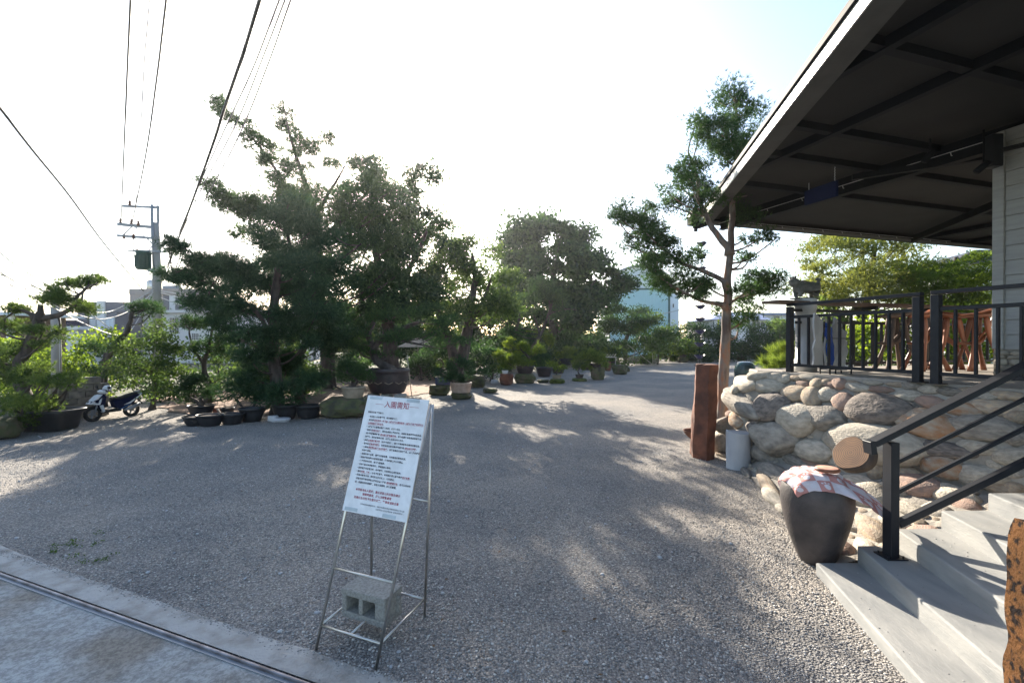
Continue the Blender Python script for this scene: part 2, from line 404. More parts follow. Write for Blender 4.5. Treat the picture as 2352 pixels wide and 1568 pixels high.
def tree(name, label, cat, base, trunks, clumps, lm, kind='needle', dens=250, L=.14, W=.012, sub=8, per=6, up=.5, frac=1.0, group=None, bark='bark', k=.3, maxr=.07, spread=.38, lab2=None):
    t = thing(name, base, label, cat, group)
    mb = MB(); sp = []; rd = []
    for pts, r0, r1 in trunks:
        q, r = trunkmesh(mb, pts, r0, r1, seed=rnd.random() * 50); sp += q; rd += r
    if len(trunks) < 3:
        mb.build('trunk', M[bark], t); mb = MB()
    limbs(mb, sp, rd, clumps, frac=frac, seed=int(rnd.random() * 99), k=k, maxr=maxr)
    if mb.v: mb.build('branches' if len(trunks) < 3 else 'trunk', M[bark], t)
    foliage('crown', clumps, LM[lm], t, kind, dens, L, W, sub, per, up, spread=spread)
    return t

# ================================================================== GROUND
def gravel_mat():
    m = bpy.data.materials.new('grey_gravel'); m.use_nodes = True; n, l = nodes(m); b = n['Principled BSDF']; b.inputs['Roughness'].default_value = .9
    b.inputs['Specular IOR Level'].default_value = .2
    tc = n.new('ShaderNodeTexCoord')
    def vor(s, f='F1'):
        v = n.new('ShaderNodeTexVoronoi'); v.inputs['Scale'].default_value = s; v.feature = f; l.new(tc.outputs['Object'], v.inputs[0]); return v
    v1 = vor(62); v2 = vor(115)
    sep = n.new('ShaderNodeSeparateColor'); l.new(v1.outputs['Color'], sep.inputs[0])
    sep2 = n.new('ShaderNodeSeparateColor'); l.new(v2.outputs['Color'], sep2.inputs[0])
    ad = n.new('ShaderNodeMath'); ad.operation = 'MULTIPLY_ADD'; ad.inputs[1].default_value = .5
    l.new(sep.outputs[0], ad.inputs[0])
    hf = n.new('ShaderNodeMath'); hf.operation = 'MULTIPLY'; hf.inputs[1].default_value = .5; l.new(sep2.outputs[1], hf.inputs[0]); l.new(hf.outputs[0], ad.inputs[2])
    cr = n.new('ShaderNodeValToRGB'); e = cr.color_ramp.elements
    e[0].position = .08; e[0].color = (.165, .158, .15, 1); e[1].position = .95; e[1].color = (.66, .61, .545, 1)
    x = e.new(.45); x.color = (.335, .318, .298, 1); x = e.new(.72); x.color = (.455, .43, .39, 1)
    l.new(ad.outputs[0], cr.inputs[0])
    # gaps between stones
    mr = n.new('ShaderNodeMapRange'); mr.inputs['From Min'].default_value = .0; mr.inputs['From Max'].default_value = .75
    mr.inputs['To Min'].default_value = 1.08; mr.inputs['To Max'].default_value = .55; l.new(v1.outputs['Distance'], mr.inputs[0])
    # broad patches
    n1 = n.new('ShaderNodeTexNoise'); n1.inputs['Scale'].default_value = .55; n1.inputs['Detail'].default_value = 6; l.new(tc.outputs['Object'], n1.inputs[0])
    pr = n.new('ShaderNodeValToRGB'); pe = pr.color_ramp.elements
    pe[0].position = .32; pe[0].color = (.72, .73, .76, 1); pe[1].position = .68; pe[1].color = (1.2, 1.12, 1.04, 1); l.new(n1.outputs[0], pr.inputs[0])
    mu = n.new('ShaderNodeMix'); mu.data_type = 'RGBA'; mu.blend_type = 'MULTIPLY'; mu.inputs[0].default_value = 1
    l.new(cr.outputs[0], mu.inputs[6]); l.new(pr.outputs[0], mu.inputs[7])
    m3 = n.new('ShaderNodeVectorMath'); m3.operation = 'SCALE'; l.new(mu.outputs[2], m3.inputs[0]); l.new(mr.outputs[0], m3.inputs['Scale'])
    l.new(m3.outputs[0], b.inputs['Base Color'])
    nb = n.new('ShaderNodeTexNoise'); nb.inputs['Scale'].default_value = 3.5; nb.inputs['Detail'].default_value = 5; l.new(tc.outputs['Object'], nb.inputs[0])
    ng = n.new('ShaderNodeMath'); ng.operation = 'MULTIPLY_ADD'; ng.inputs[1].default_value = -.8; l.new(v1.outputs['Distance'], ng.inputs[0])
    n5 = n.new('ShaderNodeMath'); n5.operation = 'MULTIPLY'; n5.inputs[1].default_value = 2.2; l.new(nb.outputs[0], n5.inputs[0]); l.new(n5.outputs[0], ng.inputs[2])
    bp = n.new('ShaderNodeBump'); bp.inputs['Strength'].default_value = 1.0; bp.inputs['Distance'].default_value = .016
    l.new(ng.outputs[0], bp.inputs['Height']); l.new(bp.outputs[0], b.inputs['Normal'])
    return m
M['gravel'] = gravel_mat()
M['ground'] = mat('grassy_earth', (.09, .085, .045), (.05, .06, .025), rough=1, scale=.4, bump=.5, bscale=6, det=9)
M['redearth'] = mat('red_brown_earth', (.34, .22, .16), (.22, .15, .11), rough=1, scale=1.3, bump=.6, bscale=30, det=9)
M['mulch'] = mat('leaf_mulch', (.14, .09, .06), (.08, .055, .035), rough=1, scale=3, bump=.8, bscale=25, det=9)

mb = MB(); R_ = 900
mb.add([(R_ * cos(a * pi / 16), R_ * sin(a * pi / 16), -.03) for a in range(32)], [tuple(range(32))])
tag(mb.build('ground', M['ground']), kind='structure')
# gravel yard: gently uneven sheet
def yard():
    xs = np.concatenate([np.linspace(-30, -9, 22), np.linspace(-8.4, 8.4, 57), np.linspace(9, 30, 22)])
    ys = np.concatenate([np.linspace(-6, 0, 7), np.linspace(.3, 14, 56), np.linspace(14.8, 50, 45)])
    mb = MB(); vs = []
    for y in ys:
        for x in xs:
            z = .010 * mnoise.noise(Vector((x * .8, y * .8, 0))) + .006 * mnoise.noise(Vector((x * 2.7, y * 2.7, 5)))
            vs.append((x, y, z))
    w = len(xs); fs = [(j * w + i, j * w + i + 1, (j + 1) * w + i + 1, (j + 1) * w + i) for j in range(len(ys) - 1) for i in range(w - 1)]
    mb.add(vs, fs, True); return mb
tag(yard().build('gravel_yard', M['gravel']), kind='structure')
def patch(name, pts, m, z, n=40, wob=.25, seed=0):
    """irregular sheet following a closed outline"""
    pts = [Vector((p[0], p[1], 0)) for p in pts]; out = []
    for i in range(len(pts)):
        a, b = pts[i], pts[(i + 1) % len(pts)]; k = max(2, int((b - a).length / max(.15, wob * .8)))
        for j in range(k):
            p = a.lerp(b, j / k); out.append((p.x + wob * mnoise.noise(Vector((p.x * 1.3, p.y * 1.3, seed))), p.y + wob * mnoise.noise(Vector((p.x * 1.3, p.y * 1.3, seed + 9))), z))
    mb = MB(); mb.add(out, [tuple(range(len(out)))]); return tag(mb.build(name, m), kind='structure')
def gp(x, y): p = G(x, y); return (p.x, p.y)
patch('red_earth_bed', [gp(395, 948), gp(430, 953), gp(640, 950), gp(760, 935), gp(1040, 897), gp(1110, 878), gp(1000, 848), gp(600, 850), gp(330, 905)], M['redearth'], .03, wob=.35)
patch('leaf_mulch_bed', [gp(690, 952), gp(745, 958), gp(860, 935), gp(905, 905), gp(830, 880), gp(730, 885), gp(690, 920)], M['mulch'], .045, wob=.25, seed=3)
patch('grass_strip', [(-30, 21), (-14, 17), (-9, 22), (-6, 30), (0, 42), (10, 50), (-6, 60), (-40, 60)], M['ground'], .038, wob=.8, seed=5)

# loose pebbles, real stones over the sheet
def pebbles(name, N, xr, yfun, smin, smax, m, seed, kind='stuff', zoff=0.0):
    rs = np.random.RandomState(seed)
    base = np.array([p for p in ICO[1][0]]); ff = np.array(ICO[1][1])
    base = base[:, :]; nb = len(base)
    pts = yfun(rs, N); N = len(pts)
    s = rs.uniform(smin, smax, size=(N, 1, 1)) * rs.uniform(.6, 1.3, size=(N, 1, 3)) * np.array([1, 1, .55])
    jit = rs.uniform(.75, 1.2, size=(N, nb, 1)); a = rs.uniform(0, 2 * pi, N)
    v = base[None] * jit * s; c, sn = np.cos(a)[:, None], np.sin(a)[:, None]
    vx = v[:, :, 0] * c - v[:, :, 1] * sn; vy = v[:, :, 0] * sn + v[:, :, 1] * c
    v = np.stack([vx + pts[:, 0:1], vy + pts[:, 1:2], v[:, :, 2] + pts[:, 2:3] + zoff], axis=2).reshape(-1, 3)
    fidx = (ff[None] + (np.arange(N) * nb)[:, None, None]).reshape(-1)
    me = bpy.data.meshes.new(name); me.vertices.add(len(v)); me.vertices.foreach_set('co', v.astype(np.float32).ravel())
    T = N * len(ff); me.loops.add(T * 3); me.loops.foreach_set('vertex_index', fidx.astype(np.int32)); me.polygons.add(T)
    me.polygons.foreach_set('loop_start', np.arange(0, T * 3, 3, dtype=np.int32)); me.polygons.foreach_set('loop_total', np.full(T, 3, dtype=np.int32)); me.update()
    return tag(link_mesh(name, me, m), kind=kind)
def pebmat():
    m = bpy.data.materials.new('loose_pebble'); m.use_nodes = True; n, l = nodes(m); b = n['Principled BSDF']; b.inputs['Roughness'].default_value = .85
    g = n.new('ShaderNodeNewGeometry'); cr = n.new('ShaderNodeValToRGB'); e = cr.color_ramp.elements
    e[0].position = 0; e[0].color = (.16, .155, .15, 1); e[1].position = 1; e[1].color = (.60, .565, .52, 1)
    x = e.new(.55); x.color = (.31, .30, .29, 1); x = e.new(.85); x.color = (.44, .42, .39, 1)
    l.new(g.outputs['Random Per Island'], cr.inputs[0]); l.new(cr.outputs[0], b.inputs['Base Color']); return m
M['pebble'] = pebmat()
def near_pts(rs, N):
    y = 1.9 + 7.5 * rs.uniform(size=N) ** 1.5; x = rs.uniform(-1.3, 1.3, size=N) * y
    # keep off the concrete threshold and the foot of the terrace wall
    k = (y > 2.60 - .394 * x + .06) & (x < 3.9 - np.maximum(0, 4.6 - y) * .35 - np.maximum(0, y - 8) * .0)
    k &= ~((x > 2.45 + .23 * (y - 2.2)) & (y < 4.5))
    return np.stack([x[k], y[k], np.full(k.sum(), .004)], axis=1)
pebbles('loose_gravel', 60000, None, near_pts, .005, .011, M['pebble'], 3)
def few(rs, N):
    y = 2.4 + 10 * rs.uniform(size=N); x = rs.uniform(-1.1, .7, size=N) * y
    k = (y > 2.66 - .394 * x) & (x < 2.6); return np.stack([x[k], y[k], np.full(k.sum(), .006)], axis=1)
pebbles('pale_stone_chips', 260, None, few, .010, .026, M['greystone'], 8)

# concrete threshold with the gate rail
ex = Vector((1, -.388, 0)).normalized(); en = Vector((-ex.y, ex.x, 0))
def line_pt(p, t): return Vector((p[0], p[1], 0)) + ex * t
RP = (-4.72, 4.17); EP = (-3.0, 3.80)
mb = MB(); vs = []
K = 120
for i in range(K + 1):
    t = -9 + i * 16 / K
    p = line_pt(EP, t); w = .018 * mnoise.noise(Vector((t * 1.1, 0, 2))) + .020 * mnoise.noise(Vector((t * 8, 0, 5))) + .008 * mnoise.noise(Vector((t * 30, 0, 5)))
    if t < -1.3: w += .14 * min(1, (-1.3 - t) / 2.6) ** 1.2
    a = p + en * w; b = line_pt(RP, t - .1) + en * .045
    vs += [(a.x, a.y, .004), (a.x - en.x * .02, a.y - en.y * .02, .013), (b.x, b.y, .018)]
mb.add(vs, [(i * 3, i * 3 + 1, (i + 1) * 3 + 1, (i + 1) * 3) for i in range(K)] + [(i * 3 + 1, i * 3 + 2, (i + 1) * 3 + 2, (i + 1) * 3 + 1) for i in range(K)], True)
def conc2():
    m = bpy.data.materials.new('stained_concrete'); m.use_nodes = True; n, l = nodes(m); b = n['Principled BSDF']; b.inputs['Roughness'].default_value = .85
    tc = n.new('ShaderNodeTexCoord')
    a = n.new('ShaderNodeTexNoise'); a.inputs['Scale'].default_value = 1.3; a.inputs['Detail'].default_value = 7; l.new(tc.outputs['Object'], a.inputs[0])
    c = n.new('ShaderNodeTexNoise'); c.inputs['Scale'].default_value = 28; c.inputs['Detail'].default_value = 9; c.inputs['Roughness'].default_value = .75; l.new(tc.outputs['Object'], c.inputs[0])
    r1 = n.new('ShaderNodeValToRGB'); e = r1.color_ramp.elements; e[0].position = .38; e[0].color = (.27, .24, .20, 1); e[1].position = .55; e[1].color = (.42, .43, .42, 1); l.new(a.outputs[0], r1.inputs[0])
    r2 = n.new('ShaderNodeValToRGB'); e = r2.color_ramp.elements; e[0].position = .42; e[0].color = (.45, .44, .44, 1); e[1].position = .58; e[1].color = (1, 1, 1, 1); l.new(c.outputs[0], r2.inputs[0])
    mu = n.new('ShaderNodeMix'); mu.data_type = 'RGBA'; mu.blend_type = 'MULTIPLY'; mu.inputs[0].default_value = .8; l.new(r1.outputs[0], mu.inputs[6]); l.new(r2.outputs[0], mu.inputs[7])
    l.new(mu.outputs[2], b.inputs['Base Color'])
    bp = n.new('ShaderNodeBump'); bp.inputs['Strength'].default_value = .8; bp.inputs['Distance'].default_value = .01; l.new(c.outputs[0], bp.inputs['Height']); l.new(bp.outputs[0], b.inputs['Normal']); return m
M['conc2'] = conc2()
tag(mb.build('concrete_threshold', M['concrete']), kind='structure')
mb = MB(); a, b = line_pt(RP, -9), line_pt(RP, 9)
c_, d_ = b - en * 8, a - en * 8
mb.add([(p.x, p.y, .016) for p in (a, b, c_, d_)], [(0, 1, 2, 3)])
tag(mb.build('entrance_pavement', M['conc2']), kind='structure')
gr = thing('gate_rail', tuple(line_pt(RP, 3)), 'long steel gate rail set in the concrete threshold at lower left', 'rail')
mb = MB(); mb.bar(a + V(0, 0, .028), b + V(0, 0, .028), .020, .030, bev=.006); mb.build('rail_head', M['rail_steel'], gr)
mb = MB(); mb.bar(a + V(0, 0, .018) - en * .02, b + V(0, 0, .018) - en * .01, .040, .010); mb.build('rail_foot', M['galv'], gr)

# ================================================================== NOTICE STAND
L0, R0, RR = G(726, 1491), G(863, 1537), G(975, 1416); RL = L0 + (RR - R0)
TL, TR = V(-1.175, 3.72, 1.73), V(-.635, 3.53, 1.71)
st = thing('sign_stand', (L0 + RR) / 2, 'steel pipe easel carrying a white notice board of entry rules', 'sign')
r_ = .0105
TL2, TR2 = TL - V(0, 0, .02), TR - V(0, 0, .02)
for a, b in ((L0, TL2), (R0, TR2), (RL, TL2 + V(.01, .03, 0)), (RR, TR2 + V(.01, .03, 0))):
    mb = MB(); mb.tube([a, b], r_, 10); mb.build('leg', M['steel'], st)
def lp(a, b, t): return a + (b - a) * t
for (a, ta, b, tb) in ((L0, .285, R0, .285), (L0, .085, R0, .085), (TL2, .62, TR2, .62), (L0, .085, RL, .10), (R0, .085, RR, .10)):
    tA, tB = {0: TL2, 1: TR2}[0], None
def onleg(base, top, t): return base + (top - base) * t
ends = [(onleg(L0, TL2, .295), onleg(R0, TR2, .295)), (onleg(L0, TL2, .085), onleg(R0, TR2, .085)), (onleg(RL, TL2, .55), onleg(RR, TR2, .55)),
        (onleg(RL, TL2, .085), onleg(RR, TR2, .085)), (onleg(L0, TL2, .088), onleg(RL, TL2, .088)), (onleg(R0, TR2, .088), onleg(RR, TR2, .088))]
a1, b1 = ends[1]; a2, b2 = ends[3]
ends.append((lp(a1, b1, .48) + V(0, 0, -.012), lp(a2, b2, .48) + V(0, 0, -.012)))
for a, b in ends:
    mb = MB(); mb.tube([a, b], .0085, 8); mb.build('crossbar', M['steel'], st)
BL = L0 + (TL - L0) * .52; BR = R0 + (TR - R0) * .52
bx = ((TR - TL) + (BR - BL)) / 2; bW = bx.length; bx.normalize()
by = ((TL - BL) + (TR - BR)) / 2; bH = by.length; by = (by - bx * by.dot(bx)).normalized(); bn = bx.cross(by)
if bn.y > 0: bn = -bn
bc = (TL + TR + BL + BR) / 4 + bn * .018
mb = MB(); mb.obox(bc, bx * (bW / 2 + .006), by * (bH / 2 + .012), bn * .004, .001)
board = mb.build('notice_board', M['board'], st)
fw, fh = bW / 2, bH / 2
def bp_(u, v, d=.0055): return bc + bx * (u - .5) * bW + by * (.5 - v) * bH + bn * d    # u,v from the top left corner
def text_mesh(name, s, u, v, size, material, align='LEFT', bold=0.0, sx=1.0):
    cu = bpy.data.curves.new('t', 'FONT'); cu.body = s; cu.size = size; cu.align_x = align; cu.align_y = 'CENTER'; cu.offset = bold; cu.resolution_u = 2
    to = bpy.data.objects.new('t', cu); COL.objects.link(to); dg = bpy.context.evaluated_depsgraph_get()
    me = bpy.data.meshes.new_from_object(to.evaluated_get(dg)); bpy.data.objects.remove(to); me.name = name; me.materials.clear()
    o0 = ORG[st.name]; R = Matrix((bx, by, bn)).transposed()
    for vert in me.vertices:
        vert.co = bp_(u, v) + R @ Vector((vert.co.x * sx, vert.co.y, 0)) - o0
    o = link_mesh(name, me, material); o.location = (0, 0, 0); o.parent = board; ORG[o.name] = o0
    w = max((vert.co + o0 - bc).dot(bx) for vert in me.vertices) if len(me.vertices) else 0
    return o, (w / bW + .5)
text_mesh('title', '入園需知', .51, .062, .058, M['red_ink'], 'CENTER', .0004)
for u0, u1 in ((.155, .29), (.72, .87)):
    mb = MB(); mb.obox((bp_(u0, .062) + bp_(u1, .062)) / 2, bx * (u1 - u0) * bW / 2, by * .0012, bn * .0004); o = mb.build('title_rule', M['red_ink'], st); o.parent = board
T = [(.055, 'k尊敬的園區參觀者們：'),
     (.07, 'k・本園區入內免費參觀，請勿攜帶外食。'),
     (.07, 'k・室內採|r低低消為一杯飲品|k，|r10歲以下孩童免低消|k，|r16歲以下顧客低消可以'),
     (.095, 'r以甜點取代飲料低消|k。'),
     (.07, 'k・12歲以下孩童需由監護人陪同，以確保安全。'),
     (.07, 'k・園區內|r為愛兒友好|k，請勿在桌面上更換尿布，並請妥善處理嬰幼兒用品。'),
     (.07, 'k・我們歡迎攜帶寵物，|r室內區域寵物需落地|k，室外區請使用牽繩或推車外出'),
     (.095, 'k袋控制，請勿放開牽引繩，以確保自身及他人安全。'),
     (.07, 'k・園區|r全面禁菸電子菸|k（含戶外座位），請保持環境整潔勿隨地丟棄垃圾。'),
     (.07, 'k・室內採|r店員協助帶位|k，如您有特定座位需求歡迎詢問，|r請勿自行更換|k。'),
     (.07, 'k・入座後|r請至櫃台點餐並自助取餐|k，用餐後請自行回收餐具，以便提供舒適'),
     (.095, 'k的用餐環境。'),
     (.07, 'k・為維持用餐品質，請控制交談音量，共同營造安靜的氛圍。'),
     (.07, 'k・園區提供免費WiFi服務及插座，使用時請保持公共禮儀。'),
     (.07, 'k・僅接受現金付款，無額外服務費。'),
     (.07, 'k・所有餐點均為現點現做，還請您耐心等待。'),
     (.07, 'k・因園區擁有豐富生態，蚊蟲較多，可至櫃台借用防蚊液。'),
     (.07, 'k・請勿|r奔跑、攀爬|k，以免發生意外，本園區對個人意外事件|r恕不負責|k。'),
     (.07, 'k・園區內設有水池，請勿站立於石頭上，以免滑倒。'),
     (.07, 'k・園區內的植物均經精心栽培且價值不菲，|r請勿觸摸拔取|k，您可以自由拍'),
     (.095, 'k照，但請共同珍惜愛護，如有人為損壞，將依照賠償。')]
v = .142; TS = .0160
for i, (u, s) in enumerate(T):
    for seg in s.split('|'):
        c, body = seg[0], seg[1:]
        ro = c == 'r'
        u_a = u
        o, u = text_mesh('text_line', body, u, v, TS, M['red_ink' if ro else 'ink'], 'LEFT', .0003)
        if ro:
            mb = MB(); mb.obox((bp_(u_a, v + .0115) + bp_(u, v + .0115)) / 2, bx * (u - u_a) * bW / 2, by * .0007, bn * .0003); q = mb.build('underline', M['red_ink'], st); q.parent = board
        u += .004
    v += .0305 if i else .040
for s, vv in (('本園區為私人區域，違反園區公約及警告標示', .822), ('情節嚴重者，將依法報警處理', .855), ('因違反告示而發生意外災害，肇事者須負全責', .888)):
    text_mesh('warning_line', s, .49, vv, .0200, M['red_ink'], 'CENTER', .0003)
text_mesh('small_line', '非常感謝您的體諒與配合，請關注本場地與保全等事務我們的工作人員！', .97, .935, .0125, M['ink'], 'RIGHT')
text_mesh('small_line', '（全體 現任元首先生敬本場一起愛地的時光！）', .97, .957, .0125, M['ink'], 'RIGHT')
for u, v in ((.14, .006), (.76, .006), (.13, .99), (.74, .992)):
    mb = MB(); mb.obox(bp_(u, v, .006), bx * .058, by * .012, bn * .0018, .001); mb.build('clip', M['tape'], st)

# cinder block on the stand's lower bars
A_, B_ = G(785, 1406, .137), G(884, 1436, .137)
dx = (B_ - A_); dx.z = 0; dx.normalize(); dy = V(-dx.y, dx.x, 0)
co = A_.copy(); co.z = .112
cb = thing('cinder_block', tuple(co + dx * .2 + dy * .1), 'grey hollow concrete block weighing down the notice stand', 'block')
mb = MB(); Wb, Db, Hb = .40, .20, .215
def cbx(x0, x1, y0, y1, z0, z1):
    mb.obox(co + dx * (x0 + x1) / 2 + dy * (y0 + y1) / 2 + V(0, 0, (z0 + z1) / 2), dx * (x1 - x0) / 2, dy * (y1 - y0) / 2, V(0, 0, (z1 - z0) / 2), .005)
cbx(-.004, Wb + .004, -.004, Db + .004, .165, Hb); cbx(-.004, Wb + .004, -.004, Db + .004, 0, .048)
cbx(0, .042, 0, Db, .0485, .1645); cbx(.158, .196, 0, Db, .0485, .1645); cbx(.31, Wb, 0, Db, .0485, .1645)
mb.build('block_body', M['cinder'], cb)
mb = MB(); mb.obox(co + dx * .24 + dy * .145 + V(0, 0, .107), dx * .19, dy * .012, V(0, 0, .056)); mb.build('inner_web', M['cinder'], cb)

# ================================================================== STAIRS
ZD = 1.67
WDIR = Vector((.235, 1, 0)); YE, YN = 4.235, 1.95
stx = [2.855, 3.245, 3.60, 4.03, 4.47, 4.90, 5.33, 5.76, 6.19, 6.62]
stz = [.11, .27, .43, .60, .765, .925, 1.085, 1.245, 1.40, 1.56]
stairs = thing('staircase', (3.6, 3.2, 0), 'pale grey concrete steps climbing right up to the terrace', 'stairs')
for i, (x, z) in enumerate(zip(stx, stz)):
    x1 = x + .60 if i < 9 else 9.5
    zb = -.05 if i == 0 else stz[i - 1] - .05
    p = [(x, YE), (x1, YE), (x1 - .235 * (YE - YN), YN), (x - .235 * (YE - YN), YN)]
    if i == 9: p[2] = (9.5, YN)
    b = .012; n_ = Vector((-1, .235, 0)).normalized()
    vs = []
    for zz, ins in ((zb, 0), (z - b, 0), (z - b * .3, b * .3), (z, b)):
        for j, (px, py) in enumerate(p):
            q = Vector((px, py, zz))
            if j in (0, 3): q = q - n_ * ins
            if j in (0, 1): q.y -= ins * .5
            vs.append(q)
    fs = [(0, 3, 2, 1), (12, 13, 14, 15)]
    for k in range(3):
        for j in range(4): fs.append((k * 4 + j, k * 4 + (j + 1) % 4, (k + 1) * 4 + (j + 1) % 4, (k + 1) * 4 + j))
    mb = MB(); mb.add(vs, fs); mb.build('step', M['step'], stairs)

# stair handrail
YR = 4.02
def PR(x, y): return D(x, y, YR)
hr = thing('stair_handrail', PR(2045, 1272), 'black steel handrail sloping up beside the concrete steps', 'handrail')
pb = PR(2046, 1273)
def rbar(name, a, b, w, h, ext=0.0, up=(0, 0, 1)):
    a, b = Vector(a), Vector(b); b = b + (b - a) * ext
    mb = MB(); mb.bar(a, b, w, h, up=up, bev=.004); return mb.build(name, M['black'], hr)
tp = PR(2046, 1014)
mb = MB(); mb.bar((pb.x, YR, .275), (pb.x, YR, tp.z), .075, .10, up=(0, 1, 0), bev=.004); mb.build('post', M['black'], hr)
mb = MB(); mb.obox((pb.x, YR, .276), (.09, 0, 0), (0, .08, 0), (0, 0, .006)); mb.build('base_plate', M['black'], hr)
for bx_, by_ in ((-.065, -.055), (.065, -.055), (-.065, .055), (.065, .055)):
    mb = MB(); mb.tube([(pb.x + bx_, YR + by_, .28), (pb.x + bx_, YR + by_, .30)], .008, 6); mb.build('bolt', M['black'], hr)
rbar('top_rail', PR(2003, 1018), PR(2352, 842), .10, .052, .7)
rbar('middle_rail', PR(2062, 1060), PR(2352, 917), .03, .034, .7)
rbar('middle_rail', PR(2062, 1129), PR(2352, 984), .03, .034, .7)
rbar('bottom_rail', PR(2062, 1203), PR(2352, 1062), .055, .062, .7)
mb = MB(); a = PR(1996, 1019); mb.bar(a + V(0, 0, .03), a + V(.015, 0, -.085), .10, .05, up=(1, 0, 0), bev=.004); mb.build('rail_end', M['black'], hr)

# ================================================================== TERRACE WALL OF BOULDERS
E = [V(5.62, 4.33), V(5.08, 5.78), V(4.50, 7.35), V(4.22, 7.78), V(4.30, 8.20), V(5.2, 8.5), V(8, 9.3)]
Mm = [V(5.30, 4.33), V(4.74, 5.70), V(4.32, 7.25), V(4.06, 8.10), V(4.02, 8.75), V(4.9, 9.2), V(8, 9.9)]
Ff = [V(2.98, 4.33), V(3.38, 5.55), V(3.78, 7.15), V(4.00, 8.18), V(3.96, 8.85), V(4.8, 9.4), V(8, 10.2)]
Zm = [.62, .46, .28, .06, .03, .02, 0]
def pl(arr, s):
    s = max(0, min(.99999, s)) * (len(arr) - 1); k = int(s); f = s - k
    return arr[k] * (1 - f) + arr[k + 1] * f
def surf(s, t):
    e, m, f = pl(E, s), pl(Mm, s), pl(Ff, s); zm = pl(Zm, s)
    if t <= 1:
        bul = .10 * sin(pi * t)
        p = e * (1 - t) + m * t; d = (m - e); d = d / (d.length + 1e-6)
        return Vector((p.x + d.x * bul, p.y + d.y * bul, (ZD - .06) * (1 - t) + zm * t))
    t -= 1; p = m * (1 - t) + f * t
    return Vector((p.x, p.y, zm * (1 - t) ** 1.25 + .015 * t))
def snorm(s, t):
    e = .01; a = surf(min(1, s + e), t) - surf(max(0, s - e), t); b = surf(s, min(2, t + e)) - surf(s, max(0, t - e))
    n = a.cross(b)
    if n.length < 1e-9: return V(-1, 0, 0)
    n.normalize()
    c = V(6.5, 6, 0); p = surf(s, t)
    if n.dot(Vector((p.x - 6.2, 0, p.z + .4))) < 0 and n.z < 0 or n.z < -.05: n = -n
    if abs(n.z) < .05 and n.dot(p - Vector((7, 6.5, p.z))) < 0: n = -n
    return n
terr = thing('stone_terrace', (5.2, 6.2, 0), 'raised terrace whose wall is river boulders set in mortar', 'terrace')
mb = MB(); NS, NT = 110, 40; vs = []
for i in range(NS + 1):
    for j in range(NT + 1):
        s, t = i / NS, 2 * j / NT; p = surf(s, t); n = snorm(s, t)
        k = .035 * mnoise.noise(p * 3.2) + .012 * mnoise.noise(p * 11)
        p = p + n * (k + .012) * min(1, 8 * j / NT + .1); p.z = max(p.z, -.02) ; vs.append(p)
mb.add(vs, [(i * (NT + 1) + j, i * (NT + 1) + j + 1, (i + 1) * (NT + 1) + j + 1, (i + 1) * (NT + 1) + j) for i in range(NS) for j in range(NT)], True)
mb.build('mortar', M['mortar'], terr)
mb = MB(); poly = [(p.x, p.y) for p in E] + [(13, 10.5), (13, 4.33)]
vs = [(x, y, ZD - .11) for x, y in poly] + [(x, y, ZD - .015) for x, y in poly]; cc = Vector((6.8, 6.3, 0))
vs += [(x + (cc.x - x) * .004, y + (cc.y - y) * .004, ZD) for x, y in poly]
n_ = len(poly); mb.add(vs, [tuple(range(n_)), tuple(range(2 * n_, 3 * n_))] + [(k * n_ + i, k * n_ + (i + 1) % n_, (k + 1) * n_ + (i + 1) % n_, (k + 1) * n_ + i) for k in (0, 1) for i in range(n_)])
mb.build('deck_slab', M['deck'], terr)
mb = MB(); mb.box(6.0, 12.9, 4.40, 8.6, -.05, ZD - .112); mb.build('fill', M['mortar'], terr)

STM = {
 'p': mat('pale_boulder', (.49, .43, .35), (.31, .275, .225), rough=.85, scale=3.2, bump=.85, bscale=11, rndv=.16, det=9),
 't': mat('tan_boulder', (.46, .34, .225), (.30, .215, .15), rough=.85, scale=2.6, bump=.85, bscale=11, rndv=.14, det=9, col3=(.34, .28, .215)),
 'k': mat('pinkish_boulder', (.36, .23, .175), (.24, .175, .145), rough=.85, scale=2.6, bump=.85, bscale=11, rndv=.14, det=9),
 'g': mat('grey_boulder', (.32, .285, .24), (.17, .15, .13), rough=.88, scale=3.0, bump=1.0, bscale=9, rndv=.16, det=9),
 'd': mat('dark_rough_boulder', (.21, .175, .15), (.085, .075, .07), rough=.92, scale=4.0, bump=1.0, bscale=8, rndv=.14, det=9, lo=.32, hi=.62),
 'o': mat('orange_stained_boulder', (.38, .32, .25), (.33, .165, .08), rough=.85, scale=2.0, bump=.85, bscale=11, rndv=.10, det=7),
}
STMESH = {}
def boulder_mesh(kind, var):
    key = (kind, var)
    if key in STMESH: return STMESH[key]
    rough = kind in 'd'; mb = MB(); base = ICO[3]
    off = Vector((var * 7.3, ord(kind), var)); vs = []
    for p in base[0]:
        k = 1 + .22 * mnoise.noise(p * 1.0 + off) + .09 * mnoise.noise(p * 2.2 + off) + .02 * mnoise.noise(p * 6 + off)
        q = p * k
        if rough or (kind == 'g' and var % 2):
            q = p * (k + .16 * abs(mnoise.noise(p * 2.1 + off)) + .07 * mnoise.noise(p * 5 + off) + .03 * mnoise.noise(p * 12 + off))
            for a in range(3):
                nn = Vector((cos(var + a * 2.1), sin(var * 2 + a * 2.1), cos(a + var))).normalized(); dd = q.dot(nn) - .72
                if dd > 0: q = q - nn * dd * .85
        vs.append(q)
    me = bpy.data.meshes.new('stone'); me.from_pydata([tuple(v) for v in vs], [], base[1])
    me.polygons.foreach_set('use_smooth', [True] * len(base[1])); me.materials.append(STM[kind]); STMESH[key] = me; return me
